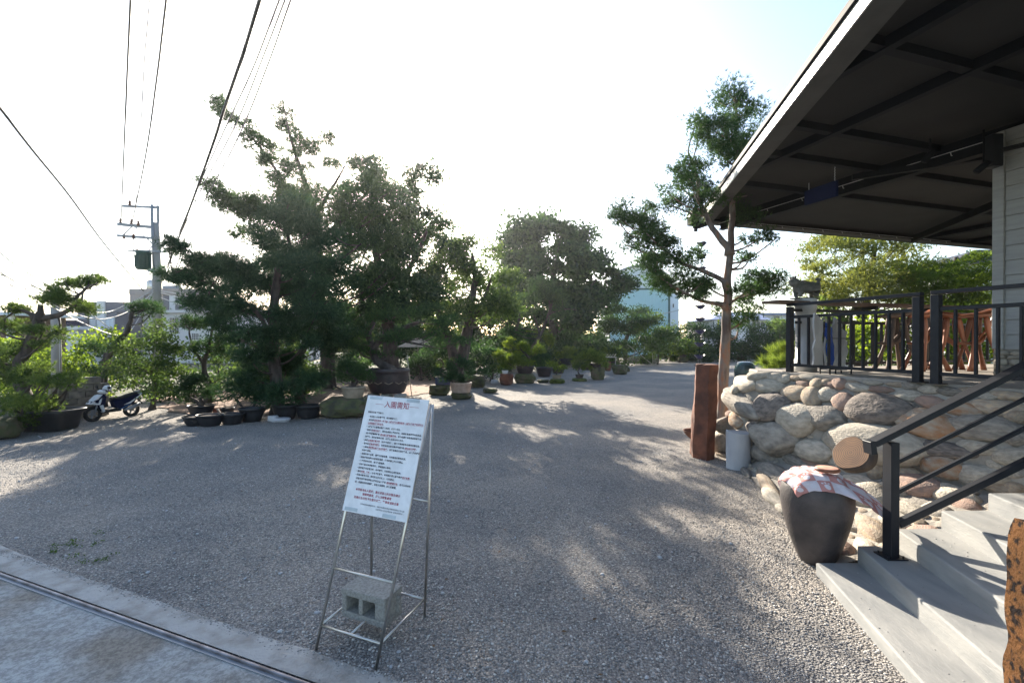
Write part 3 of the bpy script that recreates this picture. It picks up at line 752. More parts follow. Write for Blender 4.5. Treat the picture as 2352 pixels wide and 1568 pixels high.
# lookup grid of the wall as seen, to seat the big stones where the photograph has them
GRID = [(s / 240, t / 90 * 2) for s in range(0, 190) for t in range(91)]
GP = []
for s, t in GRID:
    p = surf(s, t); q = p - V(0, 0, EYE); GP.append((CX + F * p.x / p.y, CY - F * (p.z - EYE) / p.y + (-.22 * pi / 180) * F * 1.0, p.y))
GPA = np.array([(a, b) for a, b, c in GP]); 
def seat(x, y):
    d = ((GPA - np.array([x, y])) ** 2).sum(1); i = int(d.argmin()); return GRID[i], sqrt(d[i])
placed = []
def put_stone(s, t, w, h, kind, tilt=0.0, depth=None, push=0.0):
    p = surf(s, t); n = snorm(s, t)
    ax = Vector((0, 0, 1)).cross(n)
    if ax.length < .05: ax = V(.3, -1, 0)
    ax.normalize(); up = n.cross(ax)
    R = Matrix((ax, up, n)).transposed() @ Matrix.Rotation(tilt, 3, 'Z')
    dep = depth or min(w, h) * .42
    o = bpy.data.objects.new('stone', boulder_mesh(kind, rnd.randrange(4))); COL.objects.link(o); o.parent = terr
    R2 = R @ Matrix.Rotation(rnd.uniform(-.12, .12), 3, 'Z') @ Matrix.Rotation(rnd.uniform(-.15, .15), 3, 'X')
    o.matrix_local = Matrix.Translation(p + n * push - ORG[terr.name]) @ R2.to_4x4() @ Matrix.Diagonal((w / 2 * 1.04, h / 2 * 1.04, dep, 1))
    placed.append((p, max(w, h) / 2, min(w, h) / 2, ax, up))
Z2 = [(545,165,150,62,'p',.1),(650,165,120,55,'p',.15),(450,215,170,115,'p',0),(335,238,90,100,'p',.5),(610,240,190,98,'p',.05),(712,185,95,60,'p',.2),
 (785,175,70,42,'t',0),(875,178,120,42,'p',-.1),(412,345,285,145,'g',0),(645,382,205,195,'d',.3),(795,280,165,118,'t',.1),(855,230,90,55,'k',-.1),(915,310,110,165,'t',.7),
 (940,215,70,78,'t',.3),(1000,205,60,50,'t',0),(1010,295,120,102,'p',0),(1125,345,112,150,'k',.1),(1040,230,75,50,'k',0),(1105,220,75,82,'k',0),(1180,205,90,40,'t',-.1),(1225,248,150,60,'p',0),
 (1380,257,145,50,'k',-.05),(1330,212,110,38,'p',0),(1490,225,120,38,'t',0),(1560,295,150,78,'p',0),(1600,238,120,60,'g',0),(1722,257,125,62,'p',0),(1715,345,180,84,'k',0),
 (1850,270,150,66,'g',0),(2005,272,150,52,'t',0),(2235,298,190,62,'t',0),(2100,300,100,50,'p',0),(1365,390,330,215,'d',0),(810,455,245,220,'p',.15),(1010,460,225,172,'g',-.1),(1705,490,340,195,'o',0),
 (1930,390,215,100,'o',-.05),(2190,395,295,112,'t',0),(2085,520,395,175,'g',0),(385,480,245,132,'g',0),(545,512,120,150,'d',0),(670,595,285,225,'g',.1),(300,622,110,165,'p',0),
 (580,695,155,150,'g',0),(925,668,235,140,'p',.1),(1310,620,570,255,'p',0),(1820,665,290,110,'d',0),(2065,652,220,100,'p',0),(1560,395,130,90,'g',0),(2300,450,110,110,'t',0),(2330,600,120,120,'g',0),
 (900,760,125,52,'k',0),(640,822,190,115,'g',0),(800,750,165,80,'g',0),(1350,800,100,150,'t',.1),(1565,850,170,150,'t',0),(1810,785,240,150,'o',0),(2290,712,195,122,'p',.3),
 (1650,940,225,190,'k',.3),(1870,990,240,140,'p',0),(2080,850,260,150,'p',.1),(2205,925,180,90,'t',0),(2310,925,100,95,'t',0),(1310,1010,190,210,'p',.1),(600,915,280,80,'t',-.1),(640,1000,190,95,'p',-.1),
 (1120,800,230,60,'p',-.2),(1050,860,200,90,'p',-.1),(700,1075,90,60,'p',0),(300,712,80,30,'t',0),(440,840,100,50,'g',-.1),(1240,900,190,100,'p',0),(1450,960,150,110,'p',0),(1550,1080,200,90,'p',0),
 (1960,1050,150,90,'k',0),(1310,1220,230,160,'t',0),(1150,1180,150,110,'p',0),(1480,1180,150,110,'p',0),(1290,1370,170,110,'p',0),(750,890,110,90,'g',0)]
for zx, zy, w, h, kd, tl in Z2:
    x, y = (1700 + zx / 2.735) / 1.0884, (880 + zy / 2.735) / 1.0884
    (s, t), d = seat(x, y)
    if d > 26: continue
    p = surf(s, t); k = p.y / F / 2.735 / 1.0884
    n = snorm(s, t); vd = (V(0, 0, EYE) - p).normalized(); f_ = max(.45, abs(n.dot(vd)))
    ax = Vector((0, 0, 1)).cross(n); ax.normalize(); up = n.cross(ax)
    fx = max(.5, sqrt(max(0, 1 - ax.dot(vd) ** 2))); fy = max(.42, sqrt(max(0, 1 - up.dot(vd) ** 2)))
    put_stone(s, t, w * k / fx, h * k / fy, kd, tl, push=.01)
# smaller fill, packed between
cand = 0; kinds = 'ppttgkgop'
rr_ = random.Random(5)
for size in (.42, .34, .27, .21, .16, .12):
    for _ in range(700):
        s = rr_.random() ** .9 * .78; t = rr_.uniform(.03, 1.97)
        if size > .2 and t < .25: continue
        p = surf(s, t)
        if p.y < 4.42 and p.x > 2.9 and p.z < .1: pass
        a = size * rr_.uniform(.9, 1.25) / 2
        ok = True
        for (q, ra, rb, ax, up) in placed:
            d = p - q
            if d.length > ra + a: continue
            dx_, dz_ = abs(d.dot(ax)), abs(d.dot(up))
            if (dx_ / (ra + a * .92)) ** 2 + (dz_ / (rb + a * .62)) ** 2 < .92: ok = False; break
        if ok: put_stone(s, t, 2 * a, 2 * a * rr_.uniform(.58, .75), kinds[rr_.randrange(len(kinds))] if t < 1.2 else 'ptptkp'[rr_.randrange(6)], rr_.uniform(-.25, .25))
print('stones', len(placed))

# ================================================================== JAR WITH CLOTH
JC = V(3.035, 4.50, 0)
jprof = [(.155, 0), (.175, .03), (.225, .14), (.280, .30), (.322, .45), (.343, .58), (.343, .68), (.322, .765), (.270, .83), (.215, .858), (.20, .875)]
jprof = [(r * .91, z) for r, z in jprof]
jar = thing('clay_jar', JC, 'large dark clay water jar draped with cloth at the foot of the steps', 'jar')
mb = MB(); q = curve_pts([V(r, 0, z) for r, z in jprof], 4); mb.lathe([(p.x, p.z) for p in q], JC, 48); mb.build('jar_body', M['jar'], jar)
lid_c = JC + V(-.005, -.03, .0)
def jr(z): return np.interp(z, [b for a, b in jprof], [a for a, b in jprof])
# arc-length profile from the rim outwards
arc = [(0, 0.0, .905)]; prev = (.0, .905)
seq = [(.10, .90), (.175, .895), (.20, .872)] + [(float(jr(z)) + .012, z) for z in np.linspace(.855, .30, 24)]
Lc = 0
for r, z in seq:
    Lc += sqrt((r - prev[0]) ** 2 + (z - prev[1]) ** 2); arc.append((Lc, r, z)); prev = (r, z)
aL = [a[0] for a in arc]; aR = [a[1] for a in arc]; aZ = [a[2] for a in arc]
def clothmesh():
    N = 64; mb = MB(); vs = []; uv = []
    S = .78; ca, sa = cos(radians(20)), sin(radians(20))
    for j in range(N + 1):
        for i in range(N + 1):
            u, v = (i / N - .5) * S * 1.0, (j / N - .5) * S
            u2, v2 = u * 1.35 if u > 0 else u * .95, v * (.95 if v < 0 else .75)
            x, y = u2 * ca + v2 * sa * .4, -u2 * sa + v2 * ca
            x += .02
            d = sqrt(x * x + y * y); a = atan2(y, x)
            wr = .016 * sin(a * 9 + 3 * mnoise.noise(Vector((a * 2, d * 3, 0)))) * min(1, d * 4) + .022 * mnoise.noise(Vector((x * 9, y * 9, 2)))
            r = float(np.interp(d, aL, aR)); z = float(np.interp(d, aL, aZ))
            if d > .30 and cos(a + .35) > .2:      # the hanging right corner stands off the jar
                kk = min(1, (cos(a + .35) - .2) * 2.5); r += (d - .30) * .75 * kk; z += (d - .30) * .20 * kk
            r += max(-.004, wr) * min(1, d * 5) + .004
            z += .010 * mnoise.noise(Vector((x * 12, y * 12, 7))) * (1 if d > .1 else 0)
            vs.append(JC + Vector((r * cos(a), r * sin(a), z))); uv.append((i / N, j / N))
    fs = [(j * (N + 1) + i, j * (N + 1) + i + 1, (j + 1) * (N + 1) + i + 1, (j + 1) * (N + 1) + i) for j in range(N) for i in range(N)]
    mb.add(vs, fs, True); return mb, uv, N
mb, uv, N_ = clothmesh()
def clothmat():
    m = bpy.data.materials.new('patterned_cloth'); m.use_nodes = True; n, l = nodes(m); b = n['Principled BSDF']; b.inputs['Roughness'].default_value = .9
    tc = n.new('ShaderNodeTexCoord'); ck = n.new('ShaderNodeTexChecker'); ck.inputs['Scale'].default_value = 6
    ck.inputs['Color1'].default_value = (.78, .70, .72, 1); ck.inputs['Color2'].default_value = (.62, .30, .27, 1)
    l.new(tc.outputs['UV'], ck.inputs[0])
    # pale round prints, one to a square: a pad with small toes
    mp = n.new('ShaderNodeVectorMath'); mp.operation = 'SCALE'; mp.inputs['Scale'].default_value = 6; l.new(tc.outputs['UV'], mp.inputs[0])
    fr = n.new('ShaderNodeVectorMath'); fr.operation = 'FRACTION'; l.new(mp.outputs[0], fr.inputs[0])
    col = ck.outputs[0]
    for cx, cy, r in ((.55, .42, .22), (.30, .70, .08), (.52, .80, .08), (.74, .72, .08)):
        ds = n.new('ShaderNodeVectorMath'); ds.operation = 'DISTANCE'; ds.inputs[1].default_value = (cx, cy, 0); l.new(fr.outputs[0], ds.inputs[0])
        lt = n.new('ShaderNodeMath'); lt.operation = 'LESS_THAN'; lt.inputs[1].default_value = r; l.new(ds.outputs['Value'], lt.inputs[0])
        mx = n.new('ShaderNodeMix'); mx.data_type = 'RGBA'; mx.inputs[7].default_value = (.80, .74, .76, 1); l.new(lt.outputs[0], mx.inputs[0]); l.new(col, mx.inputs[6]); col = mx.outputs[2]
    l.new(col, b.inputs['Base Color'])
    tr = n.new('ShaderNodeBsdfTranslucent'); l.new(col, tr.inputs[0]); ms = n.new('ShaderNodeMixShader'); ms.inputs[0].default_value = .3
    l.new(b.outputs[0], ms.inputs[1]); l.new(tr.outputs[0], ms.inputs[2]); l.new(ms.outputs[0], n['Material Output'].inputs[0])
    return m
M['cloth'] = clothmat()
cl = mb.build('cloth', M['cloth'], origin=tuple(JC + V(0, 0, .85))); ul = cl.data.uv_layers.new(name='UVMap')
for li, lo_ in enumerate(cl.data.loops): ul.data[li].uv = uv[lo_.vertex_index]
so_ = cl.modifiers.new('thick', 'SOLIDIFY'); so_.thickness = .003
tag(cl, 'pink and white checked cloth with pale prints draped over the dark jar', 'cloth')
lid = thing('wood_slice', lid_c + V(.03, -.06, .92), 'small pinkish wood disc lying on the cloth on top of the jar', 'wood slice')
mb = MB(); c = lid_c + V(.03, -.09, .928); mb.lathe([(.10, 0), (.108, .006), (.108, .026), (.100, .032)], c, 28, 1, .9); mb.build('bark_rim', M['redwood'], lid)
M['cutpink'] = mat('pinkish_cut_wood', (.55, .30, .22), (.44, .22, .15), rough=.8, scale=20)
mb = MB(); mb.lathe([(.098, .032), (.09, .0345)], c, 28, 1, .9); mb.build('cut_face', M['cutpink'], lid)

# ================================================================== ROCK PILLARS NEAR THE WALL
def rock_column(name, label, cat, foot, top, mat_, seed, amp=.02, n=7, m=26, slant=None, fr=2.2):
    """foot/top: polygons (x,y) ; tall worked stone with rough arrises"""
    mb = MB(); vs = []; k = len(foot); per = 6; K = k * per
    z0, z1 = -.05, slant[0]
    for j in range(m + 1):
        f = j / m
        for i in range(K):
            a, g = divmod(i, per); g /= per
            fx = foot[a][0] * (1 - g) + foot[(a + 1) % k][0] * g; fy = foot[a][1] * (1 - g) + foot[(a + 1) % k][1] * g
            tx = top[a][0] * (1 - g) + top[(a + 1) % k][0] * g; ty = top[a][1] * (1 - g) + top[(a + 1) % k][1] * g
            x, y = fx * (1 - f) + tx * f, fy * (1 - f) + ty * f
            zt = slant[1](x, y); z = z0 + (zt - z0) * f
            p = Vector((x, y, z)); o = Vector((seed, seed * 2, 0))
            d = Vector((mnoise.noise(p * fr + o), mnoise.noise(p * fr + o * 2 + V(9, 0, 0)), 0)) * amp * 2.2 + Vector((mnoise.noise(p * 9 + o), mnoise.noise(p * 9 - o), .6 * mnoise.noise(p * 7 + o * 3))) * amp * .7
            vs.append(p + d)
    fs = [(j * K + i, j * K + (i + 1) % K, (j + 1) * K + (i + 1) % K, (j + 1) * K + i) for j in range(m) for i in range(K)]
    cx = sum(v.x for v in vs[-K:]) / K; cy = sum(v.y for v in vs[-K:]) / K; cz = sum(v.z for v in vs[-K:]) / K
    b = len(vs); vs.append(Vector((cx, cy, cz + .02))); fs += [(m * K + i, m * K + (i + 1) % K, b) for i in range(K)]
    mb.add(vs, fs); return tag(mb.build(name, mat_, origin=(cx, cy, 0)), label, cat)
pL, pR = G(1590, 1050), G(1640, 1054)
ft = [(pL.x, pL.y), (pR.x - .17, pR.y - .10), (pR.x + .02, pR.y + .02), (pR.x + .05, pR.y + .30), (pL.x + .08, pL.y + .34)]
tt = [(pL.x + .07, pL.y + .02), (pR.x - .12, pR.y - .06), (pR.x + .09, pR.y + .02), (pR.x + .08, pR.y + .27), (pL.x + .18, pL.y + .30)]
zmax = 2.2 - (862 - 780) / F * 8.2 + .0
rock_column('stone_pillar', 'tall rust red standing stone between the tree and the terrace wall', 'standing stone', ft, tt, M['redrock'], 3.3, .010,
            slant=(1.8, lambda x, y: min(1.74, 1.56 + max(0, (x - pL.x)) * 1.25 + (y - pL.y) * .3)))
gx, gy = G(1702, 1078).x, G(1702, 1078).y + .12
mb = MB(); n_ = 20; vs = []
prof = [(cos(a) * .20, sin(a) * .20) for a in [pi + i * pi / (n_ - 1) for i in range(n_)]]
for zf, ins in ((0, 0), (.99, 0), (1, .008)):
    for x, y in prof:
        zt = .64 + .05 * (-x / .2) * .3 + y * .12
        vs.append(Vector((gx + x * (1 - ins * 4), gy + y * (1 - ins * 4) + .0, zt * zf)))
fs = [(k * n_ + i, k * n_ + (i + 1) % n_, (k + 1) * n_ + (i + 1) % n_, (k + 1) * n_ + i) for k in range(2) for i in range(n_)] + [tuple(range(2 * n_, 3 * n_)), tuple(range(n_))]
mb.add(vs, fs); tag(mb.build('stone_stump', M['greystone'], origin=(gx, gy, 0)), 'short pale grey half round stone post before the boulder wall', 'stone post')
# orange pocked pillar at the right edge, close to the camera
def oz(x, y): return 1.47 - .10 * (x - 1.9)
rock_column('stone_pillar', 'orange pitted stone pillar cut off by the right edge, nearest the camera', 'standing stone',
            [(1.94, 1.66), (2.20, 1.50), (2.50, 1.60), (2.52, 1.92), (2.08, 1.95)], [(2.055, 1.70), (2.22, 1.58), (2.44, 1.66), (2.44, 1.88), (2.12, 1.90)],
            M['orangerock'], 8.1, .016, m=40, slant=(1.5, oz), fr=4)
# log slice leaning on the boulders
lc = D(1956, 1040, 5.30); ln_ = V(-.85, -.20, .48).normalized()
ls = thing('log_slice', lc, 'thick round tan log slice leaning on a grey boulder', 'log slice')
a1 = ln_.cross(V(0, 0, 1)).normalized(); a2 = a1.cross(ln_)
def disc(r, n, amp, seed): return [(r * (1 + amp * mnoise.noise(Vector((cos(2 * pi * i / n) * 1.1, sin(2 * pi * i / n) * 1.1, seed)))) * cos(2 * pi * i / n), r * .92 * (1 + amp * mnoise.noise(Vector((cos(2 * pi * i / n) * 1.1, sin(2 * pi * i / n) * 1.1, seed)))) * sin(2 * pi * i / n)) for i in range(n)]
dd = disc(.225, 40, .16, 3)
mb = MB(); mb.prism(dd, lc - ln_ * .05, a1, a2, ln_ * .06, True); mb.build('bark', M['bark'], ls)
def ringmat():
    m = mat('tree_rings', (.21, .095, .036), (.13, .055, .02), rough=.8, scale=6); n, l = nodes(m)
    tc = n.new('ShaderNodeTexCoord'); w = n.new('ShaderNodeTexWave'); w.wave_type = 'RINGS'; w.rings_direction = 'SPHERICAL'; w.inputs['Scale'].default_value = 15; w.inputs['Distortion'].default_value = 2.5; w.inputs['Detail'].default_value = 3
    l.new(tc.outputs['Object'], w.inputs[0]); mx = n.new('ShaderNodeMix'); mx.data_type = 'RGBA'; mx.blend_type = 'MULTIPLY'; mx.inputs[0].default_value = .75
    b = n['Principled BSDF']; src = b.inputs['Base Color'].links[0].from_socket; l.new(src, mx.inputs[6]); l.new(w.outputs[0], mx.inputs[7]); l.new(mx.outputs[2], b.inputs['Base Color']); return m
mb = MB(); mb.prism([(x * .95, y * .95) for x, y in dd], lc + ln_ * .012, a1, a2, ln_ * .003); mb.build('cut_face', ringmat(), ls)

# rusty bowl, glazed urn
bc_ = D(1596, 990, 9.6); mb = MB()
mb.lathe([(.04, .0), (.12, .03), (.21, .11), (.26, .20), (.268, .215), (.25, .205), (.19, .12), (.02, .06)], (bc_.x + .03, bc_.y, .06), 28, closed=False)
mb.lathe([(.07, -.07), (.05, .01)], (bc_.x + .03, bc_.y, .06), 12)
tag(mb.build('rain_bowl', M['rust'], origin=(bc_.x, bc_.y, 0)), 'rusty iron bowl on the gravel behind the red standing stone', 'bowl')
uc = D(1711, 850, 16.5)
ur = thing('glazed_urn', (uc.x, uc.y, 0), 'round blue green glazed urn beyond the terrace corner', 'urn')
mb = MB(); mb.lathe([(p.x, p.z) for p in curve_pts([V(.22, 0, .35), V(.30, 0, .45), V(.345, 0, .75), V(.355, 0, 1.05), V(.32, 0, 1.27), V(.24, 0, 1.37), V(.12, 0, 1.405)], 5)], (uc.x, uc.y, 0), 36); mb.build('urn_body', M['greenglaze'], ur)
mb = MB(); mb.lathe([(.30, -.03), (.27, .34), (.22, .36)], (uc.x, uc.y, 0), 24); mb.build('plinth', M['greystone'], ur)

# ================================================================== TERRACE RAILING
U = V(-.3, 1, 0).normalized(); Vv = V(1, .3, 0).normalized()
PA = V(4.57, 7.43, ZD); PB = D(2108, 877, 5.67); PB.z = ZD; PC = D(2150, 880, 5.45); PC.z = ZD; RH = 1.10
P_END = PC + (PC - PB).normalized() * 0 + (V(5.50, 4.40, ZD) - PC)
def railing(name, label, a, b, nb, postw=.085, h=RH, topr=True, ext=0.0, group='black balustrades round the terrace', post_b=True, bw=.04, post_a=True):
    t = thing(name, (a + b) / 2, label, 'railing', group)
    d = (b - a).normalized(); up = V(0, 0, 1)
    for p, on in ((a, post_a), (b, post_b)):
        if on:
            mb = MB(); mb.bar(p, p + up * (h - .03), postw, postw, up=d, bev=.004); mb.build('post', M['black'], t)
            mb = MB(); mb.obox(p + up * .004, d * .08, d.cross(up) * .07, up * .005); mb.build('base_plate', M['black'], t)
    for z, hh, w, nm in ((h - .0, .045, .07, 'top_rail'), (h - .20, .045, .045, 'middle_rail'), (.12, .045, .045, 'bottom_rail')):
        ee = .045 if nm == 'top_rail' else -postw * .5
        mb = MB(); mb.bar(a - d * ee + up * z, b + d * ee + up * z, w, hh, bev=.003); mb.build(nm, M['black'], t)
    for i in range(nb):
        p = a + (b - a) * ((i + 1) / (nb + 1)); mb = MB(); mb.bar(p + up * .1425, p + up * (h - .2225), bw, .022, up=d); mb.build('baluster', M['black'], t)
    return t
railing('terrace_railing', 'black railing section from the corner post along the boulder wall', PA, PB, 10)
railing('terrace_railing', 'black railing section running out of the frame above the stair rail', PC, V(5.50, 4.42, ZD), 5)
PD = PA + Vv * 3.2; PE_ = PA + Vv * 3.36; PF_ = PA + Vv * 8.6
railing('terrace_railing', 'back railing section behind the marble column', PA + Vv * .12 + V(0, .05, 0), PD, 13, h=1.02, post_a=False)
railing('terrace_railing', 'back railing section behind the red wooden stools', PE_, PF_, 22, h=1.02)
# plank counter on the back railing
ct = thing('plank_counter', PA + Vv * 3 + V(0, 0, 1.07), 'long dark wooden plank laid along the top of the back railing', 'counter')
mb = MB(); a = PA - Vv * .35 + V(0, .1, 1.15); b = PA + Vv * 8.5 + V(0, .1, 1.15); mb.bar(a, b, .34, .045, bev=.008); mb.build('plank', M['darkwood'], ct)
for i in range(6):
    p = PA + Vv * (.35 + i * 1.55) + V(0, .1, 1.09); mb = MB(); mb.bar(p - U * .13, p + U * .13, .035, .06); mb.build('bracket', M['black'], ct)

# ---- blob bodies by skin
def skin(name, verts, edges, radii, material, parent=None, origin=None, sub=2, amp=0.0):
    o0 = ORG[parent.name] if parent else Vector(origin)
    me = bpy.data.meshes.new(name); me.from_pydata([tuple(Vector(v) - o0) for v in verts], edges, [])
    ob = bpy.data.objects.new(name, me); COL.objects.link(ob)
    md = ob.modifiers.new('s', 'SKIN'); md.use_smooth_shade = True
    for i, r in enumerate(radii):
        rr = r if hasattr(r, '__len__') else (r, r); me.skin_vertices[0].data[i].radius = rr
    me.skin_vertices[0].data[0].use_root = True
    ob.modifiers.new('u', 'SUBSURF').levels = sub
    dg = bpy.context.evaluated_depsgraph_get(); m2 = bpy.data.meshes.new_from_object(ob.evaluated_get(dg)); bpy.data.objects.remove(ob)
    if amp:
        for v in m2.vertices: v.co += v.normal * amp * mnoise.noise(v.co * 22)
    m2.materials.clear(); m2.materials.append(material)
    for p in m2.polygons: p.use_smooth = True
    return link_mesh(name, m2, material, parent, origin if parent is None else None)

# ---- marble column with beast
cc_ = D(1850, 852, 7.62); cc_.z = ZD
colm = thing('marble_column', cc_, 'veined marble column standing on the terrace behind the corner post', 'column')
mb = MB(); mb.lathe([(.165, 0), (.165, .20), (.150, .205), (.150, 1.02), (.16, 1.03), (.165, 1.20), (.155, 1.215)], cc_, 28); mb.build('shaft', M['marble'], colm)
bz = cc_ + V(0, 0, 1.215)
def bp3(x, y, z): return bz + V(x, y * .9, z) * 1.25
vt = [(.02, 0, .155), (-.07, 0, .165), (-.13, 0, .20), (-.175, 0, .235), (-.215, 0, .215), (.11, 0, .16), (.155, 0, .18),
      (-.10, .05, .10), (-.105, .055, .02), (-.10, -.05, .10), (-.11, -.055, .02), (.12, .05, .10), (.105, .055, .055), (.125, .055, .015), (.12, -.05, .10), (.105, -.055, .055), (.125, -.055, .015),
      (.185, 0, .23), (.165, 0, .275), (.13, 0, .265)]
ed = [(0, 1), (1, 2), (2, 3), (3, 4), (0, 5), (5, 6), (1, 7), (7, 8), (1, 9), (9, 10), (5, 11), (11, 12), (12, 13), (5, 14), (14, 15), (15, 16), (6, 17), (17, 18), (18, 19)]
rd_ = [r * 1.3 for r in (.075, .075, .065, .072, .045, .07, .05, .035, .028, .035, .028, .04, .026, .028, .04, .026, .028, .022, .024, .02)]
be = thing('beast_statue', bz, 'weathered stone beast with curled tail on top of the marble column', 'statue')
skin('body', [bp3(*v) for v in vt], ed, rd_, M['statue'], be, amp=.02)
mb = MB()
for k in range(11):
    a = k / 11 * 2 * pi; mb.blob(bp3(-.16 + .015 * cos(a * 2), .055 * cos(a), .235 + .055 * sin(a)), (.022, .022, .022), k, .2, 1)
mb.build('mane', M['statue'], be)
mb = MB(); mb.obox(bz + V(-.02, 0, .008), (.19, 0, 0), (0, .11, 0), (0, 0, .009), .003); mb.build('plinth', M['statue'], be)
mb = MB()
for sy in (-1, 1): mb.blob(bp3(-.17, sy * .06, .29), (.018, .012, .028), 3, .1, 1)
mb.build('ears', M['statue'], be)

# ---- driftwood sculpture on a black stand
dc = D(1897, 866, 6.98); dc.z = ZD
ds_ = thing('driftwood_sculpture', dc, 'white driftwood and blue resin slabs held upright in a black stand', 'sculpture')
def slab(name, outline, o, th, m, seed):
    mb = MB(); mb.prism(outline, o, Vv, V(0, 0, 1), U * th); o_ = mb.build(name, m, ds_)
    return o_
def jag(w, h, n, seed, lean=0):
    rr = random.Random(seed); L_ = []; R2 = []
    for i in range(n + 1):
        z = h * i / n; wv = w * (1 - .35 * (i / n) ** 2)
        L_.append((-wv / 2 + rr.uniform(-.03, .03) + lean * z, z + rr.uniform(-.01, .01))); R2.append((wv / 2 + rr.uniform(-.035, .035) + lean * z, z + rr.uniform(-.01, .01)))
    R2[-1] = (R2[-1][0], R2[-1][1] - rr.uniform(0, .12)); return L_ + R2[::-1]
slab('marble_slab', jag(.16, .80, 6, 1), dc - Vv * .17 + V(0, 0, .14), .015, M['marble'], 1)
slab('blue_slab', jag(.13, .66, 7, 2, -.05), dc + Vv * .05 - U * .03 + V(0, 0, .14), .014, M['blueresin'], 2)
slab('driftwood_slab', jag(.14, .80, 10, 3, .02), dc + Vv * .17 + V(0, 0, .08), .018, M['drift'], 3)
slab('driftwood_slab', jag(.17, .66, 11, 7, .04), dc + Vv * .32 + V(0, 0, .06), .022, M['drift'], 4)
mb = MB(); mb.tube(curve_pts([dc + V(0, 0, .12), dc + Vv * -.03 + V(0, 0, .45), dc + Vv * .04 + V(0, 0, .72), dc + Vv * -.04 + V(0, 0, .86), dc - Vv * .10 + V(0, 0, .78)], 4), .016, 6); mb.build('driftwood_root', M['drift'], ds_)
mb = MB()
for k in range(5): c = dc + Vv * (.10 + .05 * k) + V(0, 0, .70 + .05 * sin(k * 2)); mb.tube([c + (Vv * cos(a) + V(0, 0, sin(a))) * .028 for a in [i * pi / 5 for i in range(11)]], .008, 5)
mb.build('root_knots', M['drift'], ds_)
mb = MB()
for a, b in ((-.05, .0), (-.05, 0.001),): pass
for s in (-.02, .42):
    for w in (-.08, .08): mb.bar(dc + Vv * s + U * w, dc + Vv * s + U * w + V(0, 0, .16), .016, .016)
for w in (-.08, .08):
    mb.bar(dc + Vv * -.03 + U * w + V(0, 0, .08), dc + Vv * .43 + U * w + V(0, 0, .08), .014, .014); mb.bar(dc + Vv * .02 + U * w + V(0, 0, .55), dc + Vv * .40 + U * w + V(0, 0, .55), .010, .010)
mb.bar(dc + Vv * .20 - U * .0 + V(0, 0, .0), dc + Vv * .20 + V(0, 0, .6), .014, .014)
mb.build('stand', M['black'], ds_)

# ---- carved wooden stools
def stool(px, py, Y, wood, label, seed, flip=1, yaw=0.0):
    c = D(px, py, Y); c.z = ZD; t = thing('carved_stool', c, label, 'stool', 'carved log stools at the plank counter')
    rr = random.Random(seed); cr, sr = cos(yaw), sin(yaw)
    def q(x, y, z): x *= flip; return c + V(x * cr - y * sr, x * sr + y * cr, z * 1.07)
    sv = [q(-.34, 0, .86), q(-.22, 0, .87), q(-.05, .0, .88), q(.12, 0, .90), q(.24, 0, .95), q(.31, .0, 1.0)]
    skin('seat', sv, [(i, i + 1) for i in range(5)], [(.02, .02), (.09, .035), (.16, .055), (.17, .065), (.13, .06), (.04, .03)], M[wood], t, sub=2)
    for k, (x, y, s2) in enumerate(((-.20, -.12, 1), (-.16, .16, 1), (.22, -.14, 1), (.20, .14, 1))):
        mb = MB(); j = rr.uniform(-.03, .03); mb.tube(curve_pts([q(x * .35, y * .4, .86), q(x * .6 + j, y * .7, .45), q(x * 1.25, y * 1.3, 0)], 4), [.033 + .008 * sin(i) for i in range(9)], 9); mb.build('leg', M[wood], t)
    mb = MB(); mb.tube(curve_pts([q(.30, 0, .98), q(.20, .02, .72), q(.02, .03, .50), q(-.06, .02, .38)], 4), [.028 + .008 * sin(i * .8) for i in range(13)], 8); mb.build('brace', M[wood], t)
    fv = [q(-.36, -.02, .44), q(-.25, -.02, .44), q(-.10, 0, .43), q(.04, 0, .46), q(.13, .0, .58)]
    skin('footrest', fv, [(i, i + 1) for i in range(4)], [(.05, .022), (.07, .026), (.06, .03), (.045, .035), (.02, .02)], M[wood], t, sub=2)
stool(2056, 849, 7.75, 'darkwood', 'dark weathered log stool left of the double railing posts', 1)
stool(2123, 846, 7.7, 'redwood', 'reddish log stool seen between the double railing posts', 2, 1, .2)
stool(2186, 846, 7.9, 'redwood', 'log stool with upright round back just right of the double posts', 3, -1, -.5)
stool(2246, 845, 7.7, 'redwood', 'log stool nearest the pale building wall', 4, 1, -.1)
mb = MB(); r0_ = D(2133, 848, 8.3); r0_.z = ZD
for k in range(7): a = k * 1.1; mb.tube(curve_pts([r0_ + V(0, 0, .05), r0_ + V(cos(a) * .12 - .1, sin(a) * .1, .12 + .05 * sin(k)), r0_ + V(cos(a) * .25 - .15, sin(a) * .15, .06)], 3), [.04, .04, .035, .03, .025, .02, .012], 6)
tag(mb.build('driftwood_root', M['drift'], origin=tuple(r0_)), 'pale gnarled driftwood root on the terrace floor under the counter', 'driftwood')

